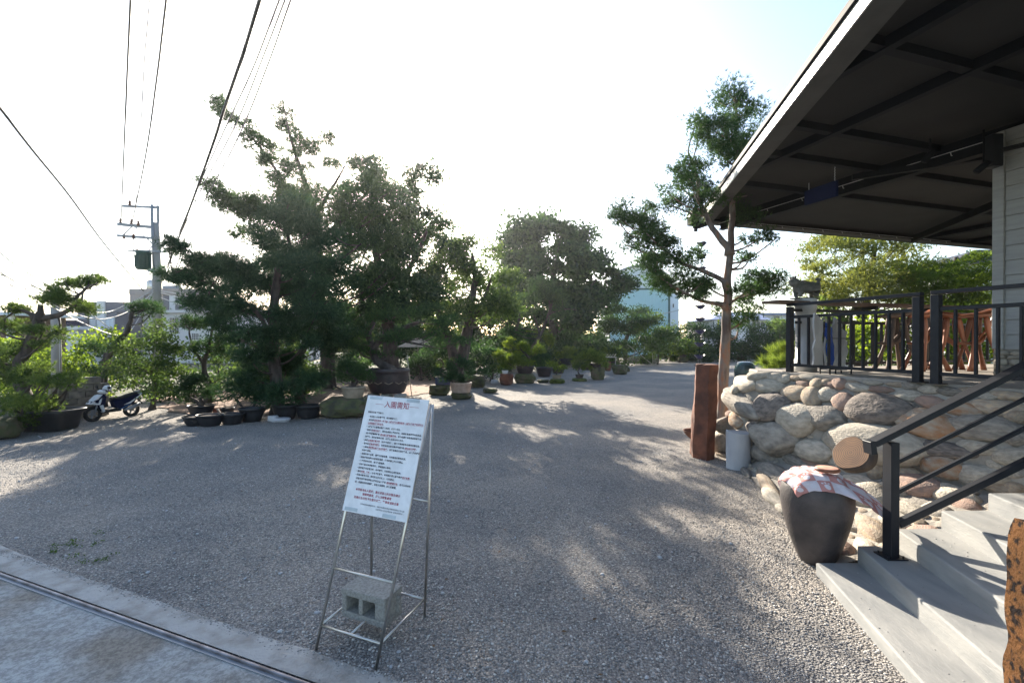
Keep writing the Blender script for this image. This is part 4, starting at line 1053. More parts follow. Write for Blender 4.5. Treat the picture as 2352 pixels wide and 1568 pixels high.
# ================================================================== BUILDING AND ROOF
HR = 2.9; ZR = EYE + HR
WC = D(2280, 866, 6.4); WC.z = ZD
bd = thing('building', WC, 'building corner of pale horizontal siding on a rubble stone plinth', 'building')
UN = -U; wallL = 7.0; zt = ZR + .02
mb = MB(); a, b = WC + UN * .03 + Vv * .03, WC + UN * wallL + Vv * .03
pts = [a, b, b + Vv * 6, a + Vv * 6]
mb.add([p + V(0, 0, -.04) for p in pts] + [V(p.x, p.y, zt) for p in pts], [(0, 1, 2, 3), (4, 5, 6, 7)] + [(i, (i + 1) % 4, 4 + (i + 1) % 4, 4 + i) for i in range(4)]); mb.build('wall', M['siding'], bd)
zp = .40; bh = .205
k = 0; z = ZD + zp
while z < zt - .02:
    h_ = min(bh - .006, zt - z - .01)
    mb = MB(); s0 = WC + UN * .125; s1 = WC + UN * wallL
    mb.add([s0 + V(0, 0, z - ZD), s1 + V(0, 0, z - ZD), s1 + Vv * .02 + V(0, 0, z - ZD + h_), s0 + Vv * .02 + V(0, 0, z - ZD + h_), s0 + Vv * .03 + V(0, 0, z - ZD), s1 + Vv * .03 + V(0, 0, z - ZD), s1 + Vv * .03 + V(0, 0, z - ZD + h_), s0 + Vv * .03 + V(0, 0, z - ZD + h_)],
           [(0, 1, 2, 3), (4, 7, 6, 5), (0, 4, 5, 1), (3, 2, 6, 7), (0, 3, 7, 4), (1, 5, 6, 2)])
    for v_i in range(len(mb.v)): pass
    mb.build('siding_board', M['siding'], bd); z += bh; k += 1
mb = MB(); mb.bar(WC + UN * .06 + V(0, 0, zp), WC + UN * .06 + V(0, 0, zt - ZD - .02), .12, .05, up=Vv, bev=.004); mb.build('corner_trim', M['siding'], bd)
rr = random.Random(4); z = .03
PLM = {}
for row in range(5):
    x = .0
    h_ = rr.uniform(.06, .10)
    while x < 3.2:
        w_ = rr.uniform(.14, .30); mb = MB()
        mb.blob(WC + UN * (x + w_ / 2) + Vv * .0 + V(0, 0, z + h_ / 2), (w_ * .52 * 1, w_ * .52, h_ * .52), rr.random() * 40, .3, 2) if False else None
        R = Matrix((UN, Vv, V(0, 0, 1))).transposed()
        mb.blob(WC + UN * (x + w_ / 2) + Vv * .02 + V(0, 0, z + h_ / 2), (w_ * .53, .06, h_ * .56), rr.random() * 40, .35, 2, 1.6, R)
        mb.build('plinth_stone', M['wallstone'], bd); x += w_
    z += h_ - .01
    if z > zp - .03: break
mb = MB(); mb.bar(WC + UN * 0 + V(0, 0, zp / 2) + Vv * .10, WC + UN * wallL + V(0, 0, zp / 2) + Vv * .10, .16, zp - .01); mb.build('plinth_core', M['mortar'], bd)

RC = D(1607, 514, 0.001 + HR * F / (780 - 514)); RC.z = ZR       # outer lower corner of the eaves
WD = V(.2157, 1, 0).normalized(); WN = V(-WD.y, WD.x, 0)           # skew eave: direction and outward normal
rf = thing('canopy_roof', RC, 'flat dark roof canopy with pale metal eave over the terrace', 'roof')
def on(a, z=0): return Vector((a.x, a.y, ZR + z))
K0 = RC; K1 = RC - WD * 14; K2 = RC + Vv * 16; K3 = K2 - U * 18
ctr = (K0 + K1 + K2 + K3) / 4
mb = MB(); poly = [K0, K1, K3, K2]
mb.add([on(p, .20) for p in poly] + [on(p, .26) for p in poly], [(0, 1, 2, 3), (4, 5, 6, 7)] + [(i, (i + 1) % 4, 4 + (i + 1) % 4, 4 + i) for i in range(4)]); mb.build('roof_sheet', M['roofmetal'], rf)
# eave along the skew side: underside with its shade put into the grey, bright outer lip, dark drip edge
mb = MB(); mb.bar(on(K0, .012) - WN * .14, on(K1, .012) - WN * .14, .27, .02); mb.build('eave_soffit', M['underlip'], rf)
mb = MB(); mb.bar(on(K0, .075) + WN * .008, on(K1, .075) + WN * .008, .018, .15, bev=.002); mb.build('eave_flashing', M['fascia'], rf)
mb = MB(); mb.bar(on(K0, .19) + WN * .02, on(K1, .19) + WN * .02, .06, .07); mb.build('drip_edge', M['roofmetal'], rf)
mb = MB(); mb.bar(on(K0, .012) - U * .14 + Vv * .1, on(K2, .012) - U * .14, .27, .02); mb.build('eave_soffit', M['underlip'], rf)
mb = MB(); mb.bar(on(K0, .09) + U * .008, on(K2, .09) + U * .008, .018, .19); mb.build('eave_flashing', M['roofmetal'], rf)
# soffit boards between joists: laid as separate sheets
def planpt(x, y, dz=0): p = G(x, y, ZR + dz); return V(p.x, p.y, 0)
def vcoord(p): return (p - RC).dot(Vv)
def ucoord(p): return -(p - RC).dot(U)
jv = sorted([vcoord(planpt(1912, 316)), vcoord(planpt(2030, 126)), vcoord(planpt(2170, 546)), 7.6, 9.6, 11.6])
pu = sorted([ucoord(planpt(2060, 475)), ucoord(planpt(2110, 415)), ucoord(planpt(1912, 316)), ucoord(planpt(2030, 126)), 8.4, 10.2, 12])
def skew_v(u): # v of the skew eave at distance u back from the corner
    p = RC - WD * (u / (WD.dot(U))) ; return (p - RC).dot(Vv)
def rp(v, u, z=0): p = RC + Vv * v - U * u; return Vector((p.x, p.y, ZR + z))
print('joists', [round(a, 2) for a in jv], 'purlins', [round(a, 2) for a in pu], 'RC', tuple(RC))
vs_ = [-8] + jv + [15.5]; us_ = [.0] + pu + [15]
def clip_skew(poly):
    out = []
    for i in range(len(poly)):
        a, b = poly[i], poly[(i + 1) % len(poly)]
        da, db = a[0] - skew_v(a[1]), b[0] - skew_v(b[1])
        if da >= 0: out.append(a)
        if da * db < 0: f = da / (da - db); out.append((a[0] + (b[0] - a[0]) * f, a[1] + (b[1] - a[1]) * f))
    return out
for i in range(len(vs_) - 1):
    for j in range(len(us_) - 1):
        pq = clip_skew([(vs_[i], us_[j]), (vs_[i + 1], us_[j]), (vs_[i + 1], us_[j + 1]), (vs_[i], us_[j + 1])])
        if len(pq) < 3: continue
        q4 = [rp(v, u, .15) for v, u in pq]; n4 = len(q4)
        mb = MB(); mb.add(q4 + [p + V(0, 0, .02) for p in q4], [tuple(range(n4)), tuple(range(n4, 2 * n4))] + [(a, (a + 1) % n4, n4 + (a + 1) % n4, n4 + a) for a in range(n4)]); mb.build('soffit_panel', M['soffit'], rf)
def beam(name, v0, u0, v1, u1, w, h, z, m='roofmetal'):
    mb = MB(); mb.bar(rp(v0, u0, z), rp(v1, u1, z), w, h); mb.build(name, M[m], rf)
def u_at_skew(v):
    if v >= 0: return .28
    lo_, hi_ = 0, 15
    for _ in range(30):
        m_ = (lo_ + hi_) / 2
        if skew_v(m_) > v: lo_ = m_
        else: hi_ = m_
    return lo_ + .5
for v in jv: beam('joist', v, u_at_skew(v), v, 15, .10, .12, .085)
for u in pu: beam('purlin', skew_v(u) + .3, u, 15.5, u, .10, .10, .094)
VB = jv[0]
# main I beam with its flanges, from the corner
VBx = .42
beam('main_beam', VBx, .25, VBx + .9, 13, .035, .30, -.03); 
mb = MB(); mb.bar(rp(VBx, .25, -.18), rp(VBx + .9, 13, -.18), .16, .025); mb.build('beam_flange', M['roofmetal'], rf)
a = planpt(2098, 548, .0); b = planpt(2280, 470, 0)
mb = MB(); mb.bar(on(V(a.x, a.y, 0), -.02), on(b + (b - a) * .8, -.02), .10, .16); mb.build('cross_beam', M['roofmetal'], rf)
p0 = planpt(1957, 408, -.15); p1 = planpt(2335, 350, -.15)
mb = MB(); mb.bar(on(p0, -.15), on(p0 + (p1 - p0) * .99, -.15), .09, .09); mb.build('brace_beam', M['roofmetal'], rf)
# gutter outlet and corner bracket
mb = MB(); c = on(RC, .05) + WN * .1 + V(-.05, 0, 0); mb.obox(c, (.12, .03, 0), (-.02, .10, 0), (0, 0, .09), .01); mb.tube([c - V(-.06, 0, .08), c - V(-.06, 0, .24)], .045, 10); mb.build('gutter_outlet', M['roofmetal'], rf)
mb = MB(); c = on(RC, .04) - WD * .05 - V(0, 0, .09); mb.obox(c, Vv * .10, U * .16, V(0, 0, .05), .01); mb.build('corner_bracket', M['roofmetal'], rf)
# strings of hooks along the beams
def hookline(a, b, n, label):
    t = thing('light_cable', a, label, 'cable', 'pale cables strung under the canopy')
    mb = MB(); mb.tube([a, b], .007, 5); mb.build('cable', M['wire_pale'], t)
    for i in range(n):
        p = a + (b - a) * ((i + .7) / n); mb = MB(); mb.tube([p, p - V(-.015, 0, .055), p - V(-.03, 0, .05)], .006, 5); mb.build('hook', M['wire_pale'], t)
hookline(rp(VBx - .02, .35, -.05) + WN * .1, rp(VBx + .86, 13, -.05) + WN * .1, 16, 'pale cable with hooks strung along the main beam')
hookline(rp(1.0, .42, .0), rp(8.5, .42, .0), 11, 'pale cable with hooks strung along the far eave')

# hanging sign board
h0, h1 = D(1850, 452, 8.0), D(1923, 428, 7.1)
hs_ = thing('hanging_sign', (h0 + h1) / 2, 'dark navy sign board hung on two chains under the roof', 'sign')
hd = (h1 - h0).normalized()
mb = MB(); mb.obox((h0 + h1) / 2 - V(0, 0, .03), hd * (h1 - h0).length / 2, hd.cross(V(0, 0, 1)) * .02, V(0, 0, .125), .005); mb.build('board', M['navy'], hs_)
for f in (.12, .93):
    p = h0 + (h1 - h0) * f + V(0, 0, .095); mb = MB(); n_ = 11; tp_ = ZR - .17 - p.z
    for k in range(n_):
        c = p + V(0, 0, tp_ * (k + .5) / n_); mb.tube([c - V(0, 0, tp_ / n_ * .6), c + V(.004 * (-1) ** k, 0, 0), c + V(0, 0, tp_ / n_ * .6)], .007, 4)
    mb.build('chain', M['wire_pale'], hs_)
# spotlights and wall speaker
for (x, y, Yd, dx_, dz_) in ((2320, 473 - 115, 6.7, .06, -.12), (2258, 378, 6.2, -.10, -.08)): pass
def spot(x, y, Yd, dv, label):
    c = D(x, y, Yd); t = thing('spotlight', c, label, 'spotlight', 'black spotlights under the canopy'); dv = Vector(dv).normalized()
    mb = MB(); mb.tube([c - dv * .09, c + dv * .09], .042, 12); mb.build('housing', M['roofmetal'], t)
    mb = MB(); mb.tube([c, c + V(.02, 0, .05), c + V(.02, 0, max(.1, ZR - c.z - .1))], .012, 6); mb.build('stem', M['roofmetal'], t)
spot(2133, 359, 6.3, (-.5, .1, -.6), 'small black spotlight hanging left of the brace beam')
spot(2256, 384, 6.05, (-.55, .1, -.5), 'black spotlight beside the pale wall corner below the brace')
c = D(2281, 348, 6.25); sp = thing('wall_speaker', c, 'tall black box mounted at the top of the siding corner', 'speaker')
mb = MB(); mb.obox(c, V(.075, 0, 0), V(0, .07, 0), V(0, 0, .22), .008); mb.build('cabinet', M['black'], sp)
mb = MB(); mb.bar(c + V(.05, -.02, 0), c + V(.35, -.28, .03), .05, .05); mb.build('bracket', M['black'], sp)
# security camera on the roof corner, rain chain
c = D(1596, 494, RC.y); fl = thing('floodlight', c, 'dark floodlight box clamped on the outer corner of the canopy', 'floodlight')
mb = MB(); mb.obox(c, V(.13, .02, -.03), V(-.02, .12, 0), V(.02, 0, .09), .012); mb.build('housing', M['pot_blue'], fl)
mb = MB(); mb.tube([c + V(.05, 0, -.05), c + V(.22, -.02, -.10)], .022, 8); mb.build('arm', M['roofmetal'], fl)
c = D(1618, 449, RC.y - .2); pnl = thing('small_panel', c, 'small tilted grey panel standing on the canopy edge', 'panel')
mb = MB(); mb.obox(c, V(.10, .02, .02), V(-.01, .05, .07), V(-.02, .02, .012)); mb.build('panel_face', M['galv'], pnl)
mb = MB(); mb.tube([c - V(0, 0, .02), V(c.x + .06, c.y, ZR + .26)], .014, 6); mb.build('stand', M['roofmetal'], pnl)
rc_ = thing('rain_chain', D(1610, 545, RC.y - .1), 'rain chain of dark petal cups hanging from the roof corner', 'rain chain')
cup0 = None
for i, y in enumerate((562, 591, 619, 648, 677, 706, 735, 763, 792, 820, 843, 867)):
    c = D(1612 - i * .6, y, RC.y - .1)
    if cup0 is None:
        mb = MB(); n_ = 12; vs = []
        for (r, z) in ((.02, -.045), (.055, -.035), (.095, .01), (.125, .045)):
            for k in range(n_): vs.append(c + V(r * cos(2 * pi * k / n_), r * sin(2 * pi * k / n_), z + (.022 if (k % 3 == 0 and r > .1) else 0)))
        mb.add(vs, [(j * n_ + k, j * n_ + (k + 1) % n_, (j + 1) * n_ + (k + 1) % n_, (j + 1) * n_ + k) for j in range(3) for k in range(n_)] + [tuple(range(n_))], True)
        cup0 = mb.build('cup', M['pot_blue'], rc_); c_first = c
    else:
        o = cup0.copy(); COL.objects.link(o); o.parent = rc_; o.location = c - c_first; ORG[o.name] = ORG[rc_.name]
mb = MB(); mb.tube([D(1612, 530, RC.y - .1), D(1605, 905, RC.y - .1)], .006, 5); mb.build('chain', M['roofmetal'], rc_)

# ================================================================== TREES
# 1 dark drooping pine in front, over the row of tubs
b = G(640, 957)
tree('pine_tree', 'dark drooping pine with thick trunk rising just behind the row of black tubs', 'pine tree', b,
     [([b, D(632, 860, 13.3), D(628, 760, 13.4), D(632, 680, 13.4), D(640, 615, 13.3)], .19, .10),
      ([D(628, 800, 13.3), D(600, 730, 13.2), D(540, 680, 13.1), D(450, 640, 13.0), D(400, 628, 12.9)], .07, .02)],
     fillpoly([(560, 620), (640, 560), (720, 600), (760, 700), (740, 800), (720, 890), (640, 925), (540, 915), (520, 850), (560, 810), (500, 740), (470, 690), (470, 600)], 44, 13.3, 1.5, .40, 3)
     + lineclumps([(395, 565), (440, 590), (520, 640)], 9, 13.0, .22, 4, jit=14) + lineclumps([(380, 625), (440, 640), (520, 690)], 10, 13.0, .24, 5, jit=16)
     + lineclumps([(460, 590), (560, 620)], 7, 13.0, .30, 6, jit=14), 'pine2', dens=150, L=.20, W=.010, sub=9, per=7, up=.1, frac=.8, k=.25, maxr=.05)
# 2 leaning pale limbed pine, second trunk
b = G(655, 935) + V(.25, .6, 0)
tree('pine_tree', 'pine with pale twisting upper limbs standing right behind the drooping pine', 'pine tree', b,
     [([b, D(675, 850, 14.6), D(700, 790, 14.8), D(712, 720, 14.9), D(690, 650, 14.9), D(668, 580, 15.0), D(650, 480, 15.1)], .15, .05),
      ([D(700, 690, 14.9), D(730, 640, 14.6), D(790, 590, 14.5), D(830, 560, 14.4)], .06, .02)],
     fillpoly([(600, 470), (690, 440), (760, 500), (800, 600), (780, 700), (800, 780), (740, 820), (690, 760), (640, 650)], 42, 14.9, 1.4, .44, 8), 'pine2', dens=120, L=.17, W=.011, sub=8, frac=.7, k=.25, maxr=.05)
# 3 tall back pine with arm to the upper left
b = G(750, 893)
tree('pine_tree', 'tallest pine with open spire and long arm reaching up left into the wires', 'pine tree', b,
     [([b, D(752, 800, 20), D(735, 700, 20), D(728, 600, 20), D(722, 500, 20), D(700, 420, 20), D(668, 320, 20), D(655, 250, 20)], .33, .012),
      ([D(728, 600, 20), D(690, 500, 19.6), D(640, 400, 19.4), D(590, 330, 19.2), D(545, 275, 19.1), D(505, 238, 19.0)], .085, .014),
      ([D(725, 540, 20), D(640, 505, 19.2), D(560, 480, 19.0), D(480, 440, 18.8)], .11, .02),
      ([D(722, 500, 20), D(770, 420, 20.3), D(800, 370, 20.4)], .10, .02),
      ([D(728, 560, 20), D(790, 500, 20.4), D(850, 430, 20.6)], .12, .02)],
     fillpoly([(560, 470), (640, 450), (700, 400), (760, 400), (820, 400), (900, 430), (940, 500), (930, 640), (880, 720), (760, 760), (640, 680), (560, 560)], 42, 20, 2.3, .62, 13)
     + lineclumps([(500, 236), (545, 278), (590, 335), (640, 410), (670, 460)], 26, 19.2, .30, 14, jit=17)
     + lineclumps([(472, 440), (520, 462), (570, 480), (640, 490)], 18, 18.9, .42, 15, jit=15)
     + lineclumps([(655, 246), (668, 300), (680, 350), (700, 410)], 22, 20, .26, 16, jit=22) + lineclumps([(700, 330), (740, 330), (770, 370)], 12, 20.2, .30, 17, jit=22)
     + lineclumps([(610, 320), (660, 380), (700, 400)], 8, 19.6, .3, 18, jit=18) + lineclumps([(800, 360), (860, 390), (900, 420)], 10, 20.5, .34, 19, jit=20), 'pine', dens=85, L=.17, W=.014, sub=9, frac=.75, k=.3, maxr=.08)
# 4 broadleaf mass behind
b = G(900, 884)
tree('broadleaf_tree', 'tall broad leaved tree in the glare behind the big brown pot', 'tree', b,
     [([b, D(895, 780, b.y), D(880, 680, b.y), D(860, 560, b.y), D(850, 440, b.y)], .42, .06), ([D(885, 700, b.y), D(950, 600, b.y), D(985, 520, b.y)], .2, .05), ([b + V(.5, 0, 0), D(840, 760, b.y), D(830, 640, b.y)], .2, .08)],
     fillpoly([(800, 400), (850, 370), (910, 400), (960, 460), (1000, 465), (1040, 520), (1060, 600), (1050, 700), (1000, 760), (900, 740), (820, 760), (780, 600)], 46, b.y, 2.3, .66, 21, .75)
     + lineclumps([(935, 430), (960, 400), (1000, 400)], 4, b.y, .45, 22, jit=9), 'dark', 'leaf', dens=120, L=.18, W=.055, sub=10, frac=.5, k=.3, maxr=.09)
b = G(1050, 882)
tree('broadleaf_tree', 'two stemmed tree in violet shade between the tall tree and the round crown', 'tree', b,
     [([b, D(1068, 790, b.y), D(1080, 720, b.y), D(1090, 640, b.y), D(1085, 580, b.y)], .35, .06), ([b, D(1035, 790, b.y), D(1010, 730, b.y), D(1000, 660, b.y)], .3, .06), ([D(1075, 750, b.y), D(1110, 690, b.y), D(1130, 630, b.y)], .14, .04)],
     fillpoly([(1000, 600), (1050, 545), (1090, 570), (1130, 560), (1170, 620), (1190, 690), (1170, 750), (1080, 740), (980, 760), (960, 680)], 42, b.y, 2.0, .66, 25, .7), 'mid', 'leaf', dens=120, L=.17, W=.05, sub=9, frac=.5, maxr=.07)
# 6 big round dark tree
b = G(1272, 838)
tree('broadleaf_tree', 'large round dark crowned tree left of the teal metal building', 'tree', b,
     [([b, D(1272, 760, b.y), D(1268, 680, b.y), D(1275, 600, b.y)], .6, .15), ([D(1272, 770, b.y), D(1330, 700, b.y), D(1370, 640, b.y)], .25, .06)],
     fillpoly([(1165, 570), (1190, 528), (1230, 518), (1290, 512), (1340, 524), (1368, 552), (1374, 600), (1412, 598), (1422, 650), (1402, 700), (1355, 700), (1345, 755), (1285, 750), (1220, 765), (1178, 735), (1160, 650)], 40, b.y, 4.0, 1.2, 35, .7), 'dark', 'leaf', dens=66, L=.34, W=.12, sub=10, frac=.4, maxr=.15)
b = G(1175, 846)
tree('broadleaf_tree', 'slim dark curved trunk tree beneath the left side of the round crown', 'tree', b,
     [([b, D(1165, 800, b.y), D(1185, 760, b.y), D(1195, 720, b.y)], .22, .07)],
     fillpoly([(1130, 640), (1180, 640), (1200, 700), (1190, 740), (1140, 740), (1110, 700)], 42, b.y, 2, .8, 33), 'mid', 'leaf', dens=70, L=.22, W=.07)
# 7 slender pale pine before it
b = G(1205, 856)
tree('pine_tree', 'slender leaning pine with pale trunk in front of the round dark crown', 'pine tree', b,
     [([b, D(1218, 810, b.y), D(1245, 760, b.y), D(1262, 715, b.y), D(1275, 670, b.y)], .17, .05), ([D(1240, 765, b.y), D(1225, 720, b.y), D(1200, 690, b.y)], .07, .02), ([D(1260, 720, b.y), D(1300, 710, b.y), D(1325, 712, b.y)], .06, .02)],
     fillpoly([(1195, 655), (1260, 645), (1310, 665), (1335, 710), (1300, 735), (1240, 715), (1195, 725)], 34, b.y, 1.6, .6, 36, .55) + lineclumps([(1120, 690), (1135, 725), (1165, 700)], 8, b.y, .5, 38, jit=8), 'pine', dens=60, L=.22, W=.018, sub=7, frac=.9, k=.3)
# 8 cloud pruned pine and shrubs at the far edge
b = G(1440, 832)
tree('pine_tree', 'cloud pruned dark pine in front of the teal metal building', 'pine tree', b,
     [([b, D(1435, 790, b.y), D(1450, 750, b.y), D(1440, 725, b.y)], .28, .07)],
     fillpoly([(1355, 735), (1400, 705), (1450, 700), (1490, 715), (1500, 745), (1530, 760), (1545, 800), (1480, 815), (1400, 800), (1360, 780)], 33, b.y, 3, 1.05, 41, .42), 'dark', 'leaf', dens=85, L=.20, W=.07, sub=10, frac=.8)
def shrub(label, poly, Y, thick, r, lm, sp=34, kind='leaf', dens=70, L=.16, W=.05, seed=1, name='shrub', cat='shrub', group=None, flatz=.7, up=.4, frac=.5):
    xs = [p[0] for p in poly]; b = D(sum(xs) / len(xs), 780, Y); b.z = 0
    t = thing(name, b, label, cat, group); cl_ = fillpoly(poly, sp, Y, thick, r, seed, flatz)
    mb = MB(); q, rd = trunkmesh(mb, [b, b + V(.05, 0, .5), b + V(0, .05, max(.6, (780 - min(p[1] for p in poly)) / F * Y * .4 + 1.0))], .09, .04, 7, seed=seed); limbs(mb, q, rd, cl_, frac=frac, seed=seed, maxr=.04)
    mb.build('stems', M['bark'], t)
    foliage('foliage', cl_, LM[lm], t, kind, dens, L, W, 8, 6, up); return t
shrub('airy pale green shrub propped at the far edge left of the gap', [(1450, 770), (1500, 730), (1545, 735), (1560, 790), (1540, 835), (1470, 830)], 40, 2, 1.0, 'mid', sp=30, dens=50, L=.2, seed=51)
shrub('dense dark hedge shrub between the metal building and the reddish trunk', [(1555, 770), (1590, 745), (1640, 740), (1670, 760), (1670, 815), (1560, 815)], 46, 2, 1.2, 'dark', sp=26, dens=55, L=.22, seed=52)
shrub('dark green hedge shrub right of the reddish trunk before the low white house', [(1690, 765), (1740, 745), (1800, 740), (1830, 760), (1830, 815), (1690, 815)], 44, 2, 1.1, 'dark', sp=26, dens=60, L=.22, seed=53)
shrub('tall narrow shrub whose top shows beside the low white house', [(1770, 740), (1790, 720), (1815, 735), (1820, 770), (1760, 770)], 42, 1, .7, 'mid', sp=20, dens=60, L=.2, seed=54)
shrub('mid green bush below the slender pale pine', [(1110, 800), (1150, 770), (1200, 765), (1230, 800), (1220, 840), (1120, 845)], 31, 2, .8, 'pine', sp=28, kind='needle', dens=60, W=.016, L=.18, seed=55)
shrub('low wide dark bush under the large round crown', [(1240, 790), (1300, 770), (1380, 775), (1400, 820), (1380, 840), (1250, 840)], 38, 2, .95, 'dark', sp=28, dens=60, L=.2, seed=56)
shrub('dim broad bush in shade behind the cream pot pine', [(950, 790), (1010, 765), (1090, 775), (1120, 800), (1110, 860), (960, 858)], 26, 2.2, .8, 'dark', sp=32, dens=60, L=.18, seed=57)
shrub('shaded bush at the foot of the tallest pine', [(770, 760), (840, 740), (860, 800), (840, 850), (770, 850)], 26, 1.5, .8, 'mid', sp=32, dens=60, L=.18, seed=58)
for i, (pl_g, lab, Y_, lm_, r_g) in enumerate([
    ([(755, 720), (800, 700), (860, 705), (870, 800), (760, 810)], 'tall leafy hedge shrub filling the gap behind the tallest pine trunk', 33, 'mid', .95),
    ([(860, 730), (920, 705), (970, 715), (975, 810), (865, 810)], 'tall dark hedge shrub behind the big brown pot', 34, 'dark', .95),
    ([(965, 725), (1020, 700), (1075, 715), (1080, 810), (970, 810)], 'tall hedge shrub behind the two stemmed tree, left part', 35, 'mid', .95),
    ([(1075, 735), (1120, 715), (1170, 725), (1180, 815), (1080, 815)], 'tall hedge shrub behind the two stemmed tree, right part', 36, 'dark', .95),
    ([(1185, 760), (1230, 745), (1300, 745), (1350, 760), (1350, 815), (1190, 815)], 'wide dark hedge under the round crowned tree', 43, 'dark', 1.2)]):
    shrub(lab, pl_g, Y_, 1.6, r_g, lm_, sp=28, dens=55, L=.24, W=.085, seed=200 + i)
# 9 right pine, reddish bark, nearest tall tree
b = G(1662, 1020); b.x = D(1655, 900, b.y).x; Yt = b.y
def P9(x, y, d=0): return D(x, y, Yt + d)
tree('pine_tree', 'tall slim tree with reddish peeling trunk behind the red standing stone', 'tree', b,
     [([b, P9(1660, 900), P9(1664, 800), P9(1670, 700), P9(1674, 620), P9(1678, 550), P9(1684, 470), P9(1690, 380), P9(1690, 280), P9(1688, 205)], .122, .02),
      ([P9(1676, 575), P9(1645, 535, .1), P9(1610, 470, .3), P9(1600, 400, .4), P9(1580, 350, .5)], .075, .02),
      ([P9(1670, 650), P9(1620, 625, .2), P9(1560, 600, .5), P9(1500, 550, .8), P9(1450, 500, 1.0)], .058, .012),
      ([P9(1668, 700), P9(1610, 690, -.1), P9(1550, 660, -.2), P9(1500, 625, -.2)], .052, .012),
      ([P9(1674, 700), P9(1710, 672, .2), P9(1750, 655, .3)], .03, .01)],
     fillpoly([(1655, 225), (1690, 195), (1725, 225), (1740, 290), (1725, 360), (1690, 395), (1640, 370), (1605, 330), (1590, 265), (1630, 275)], 26, Yt, .7, .19, 61, .8)
     + fillpoly([(1530, 400), (1570, 365), (1620, 370), (1650, 420), (1650, 470), (1600, 500), (1530, 480)], 26, Yt + .3, .6, .19, 62, .8)
     + lineclumps([(1430, 480), (1470, 500), (1500, 540), (1540, 580), (1600, 610)], 34, Yt + .6, .19, 63, jit=26)
     + lineclumps([(1440, 540), (1490, 570), (1540, 600)], 10, Yt + .6, .16, 64, jit=16)
     + lineclumps([(1480, 610), (1530, 640), (1590, 670), (1620, 640)], 22, Yt - .1, .19, 65, jit=20)
     + lineclumps([(1720, 550), (1770, 540)], 6, Yt, .15, 66, jit=12) + lineclumps([(1690, 700), (1740, 650), (1775, 650)], 15, Yt + .2, .21, 67, jit=20)
     + lineclumps([(1690, 740), (1730, 720)], 5, Yt + .2, .15, 68, jit=12) + lineclumps([(1700, 585), (1735, 590)], 4, Yt, .12, 69, jit=8) + lineclumps([(1640, 460), (1700, 440), (1720, 500)], 9, Yt, .2, 70, jit=20)
     ,
     'pine', dens=330, L=.09, W=.0065, sub=7, per=6, up=.5, frac=.6, bark='redbark', k=.35, maxr=.03, spread=.42)
tr9 = bpy.data.objects['pine_tree.004'] if 'pine_tree.004' in bpy.data.objects else None
# 10 yellow green pines beyond the terrace
Yb = 18.0
b = D(1975, 780, Yb); b.z = 0
tree('pine_tree', 'yellow green spreading pine beyond the terrace left half under the eave', 'pine tree', b,
     [([b, D(1980, 740, Yb), D(2000, 650, Yb), D(2010, 560, Yb)], .25, .06), ([D(1980, 720, Yb), D(1920, 660, Yb), D(1870, 640, Yb)], .12, .03)],
     fillpoly([(1815, 600), (1870, 560), (1920, 535), (2050, 540), (2110, 570), (2100, 640), (2080, 700), (1960, 720), (1880, 710), (1800, 640)], 42, Yb, 2.0, .62, 72, .5), 'yellow', dens=95, L=.15, W=.014, sub=9, frac=.6, k=.25)
b = D(2190, 780, Yb - 1); b.z = 0
tree('pine_tree', 'green spreading pine beyond the terrace beside the pale wall corner', 'pine tree', b,
     [([b, D(2190, 740, Yb - 1), D(2200, 650, Yb - 1), D(2195, 590, Yb - 1)], .25, .06), ([D(2190, 730, Yb - 1), D(2240, 650, Yb - 1), D(2290, 620, Yb - 1)], .12, .03)],
     fillpoly([(2080, 600), (2140, 570), (2200, 585), (2300, 600), (2330, 700), (2280, 740), (2120, 730), (2060, 690)], 42, Yb - 1, 2.0, .60, 73, .5), 'bright', dens=95, L=.15, W=.014, sub=9, frac=.6, k=.25)
shrub('leafy bright hedge seen through the terrace railings', [(1960, 730), (2060, 720), (2200, 725), (2300, 730), (2300, 840), (1960, 840)], 14.5, 1.0, .5, 'lime', sp=34, dens=80, L=.10, W=.04, seed=74)
shrub('leafy green bush left end behind the railing and driftwood', [(1860, 700), (1960, 690), (1980, 760), (1960, 835), (1850, 830)], 17, 1.0, .55, 'mid', sp=34, dens=70, L=.12, W=.045, seed=75)
b = D(1795, 815, 10.6); b.z = 0
t = thing('grassy_shrub', b, 'spiky lime green tuft shrub just left of the terrace corner post', 'shrub')
foliage('foliage', fillpoly([(1750, 850), (1775, 815), (1815, 795), (1835, 800), (1835, 860), (1760, 870)], 22, 10.6, .4, .18, 76, .8), LM['grass'], t, 'needle', 420, .22, .006, 7, 7, 1.2)
mb = MB(); 
for k in range(9): mb.tube(curve_pts([b + V(0, 0, -.1), b + V(.1 * cos(k), .1 * sin(k), .7), b + V(.4 * cos(k * 2), .3 * sin(k), 1.35)], 3), [.03] * 4 + [.015] * 3, 5)
mb.build('stems', M['bark'], t)

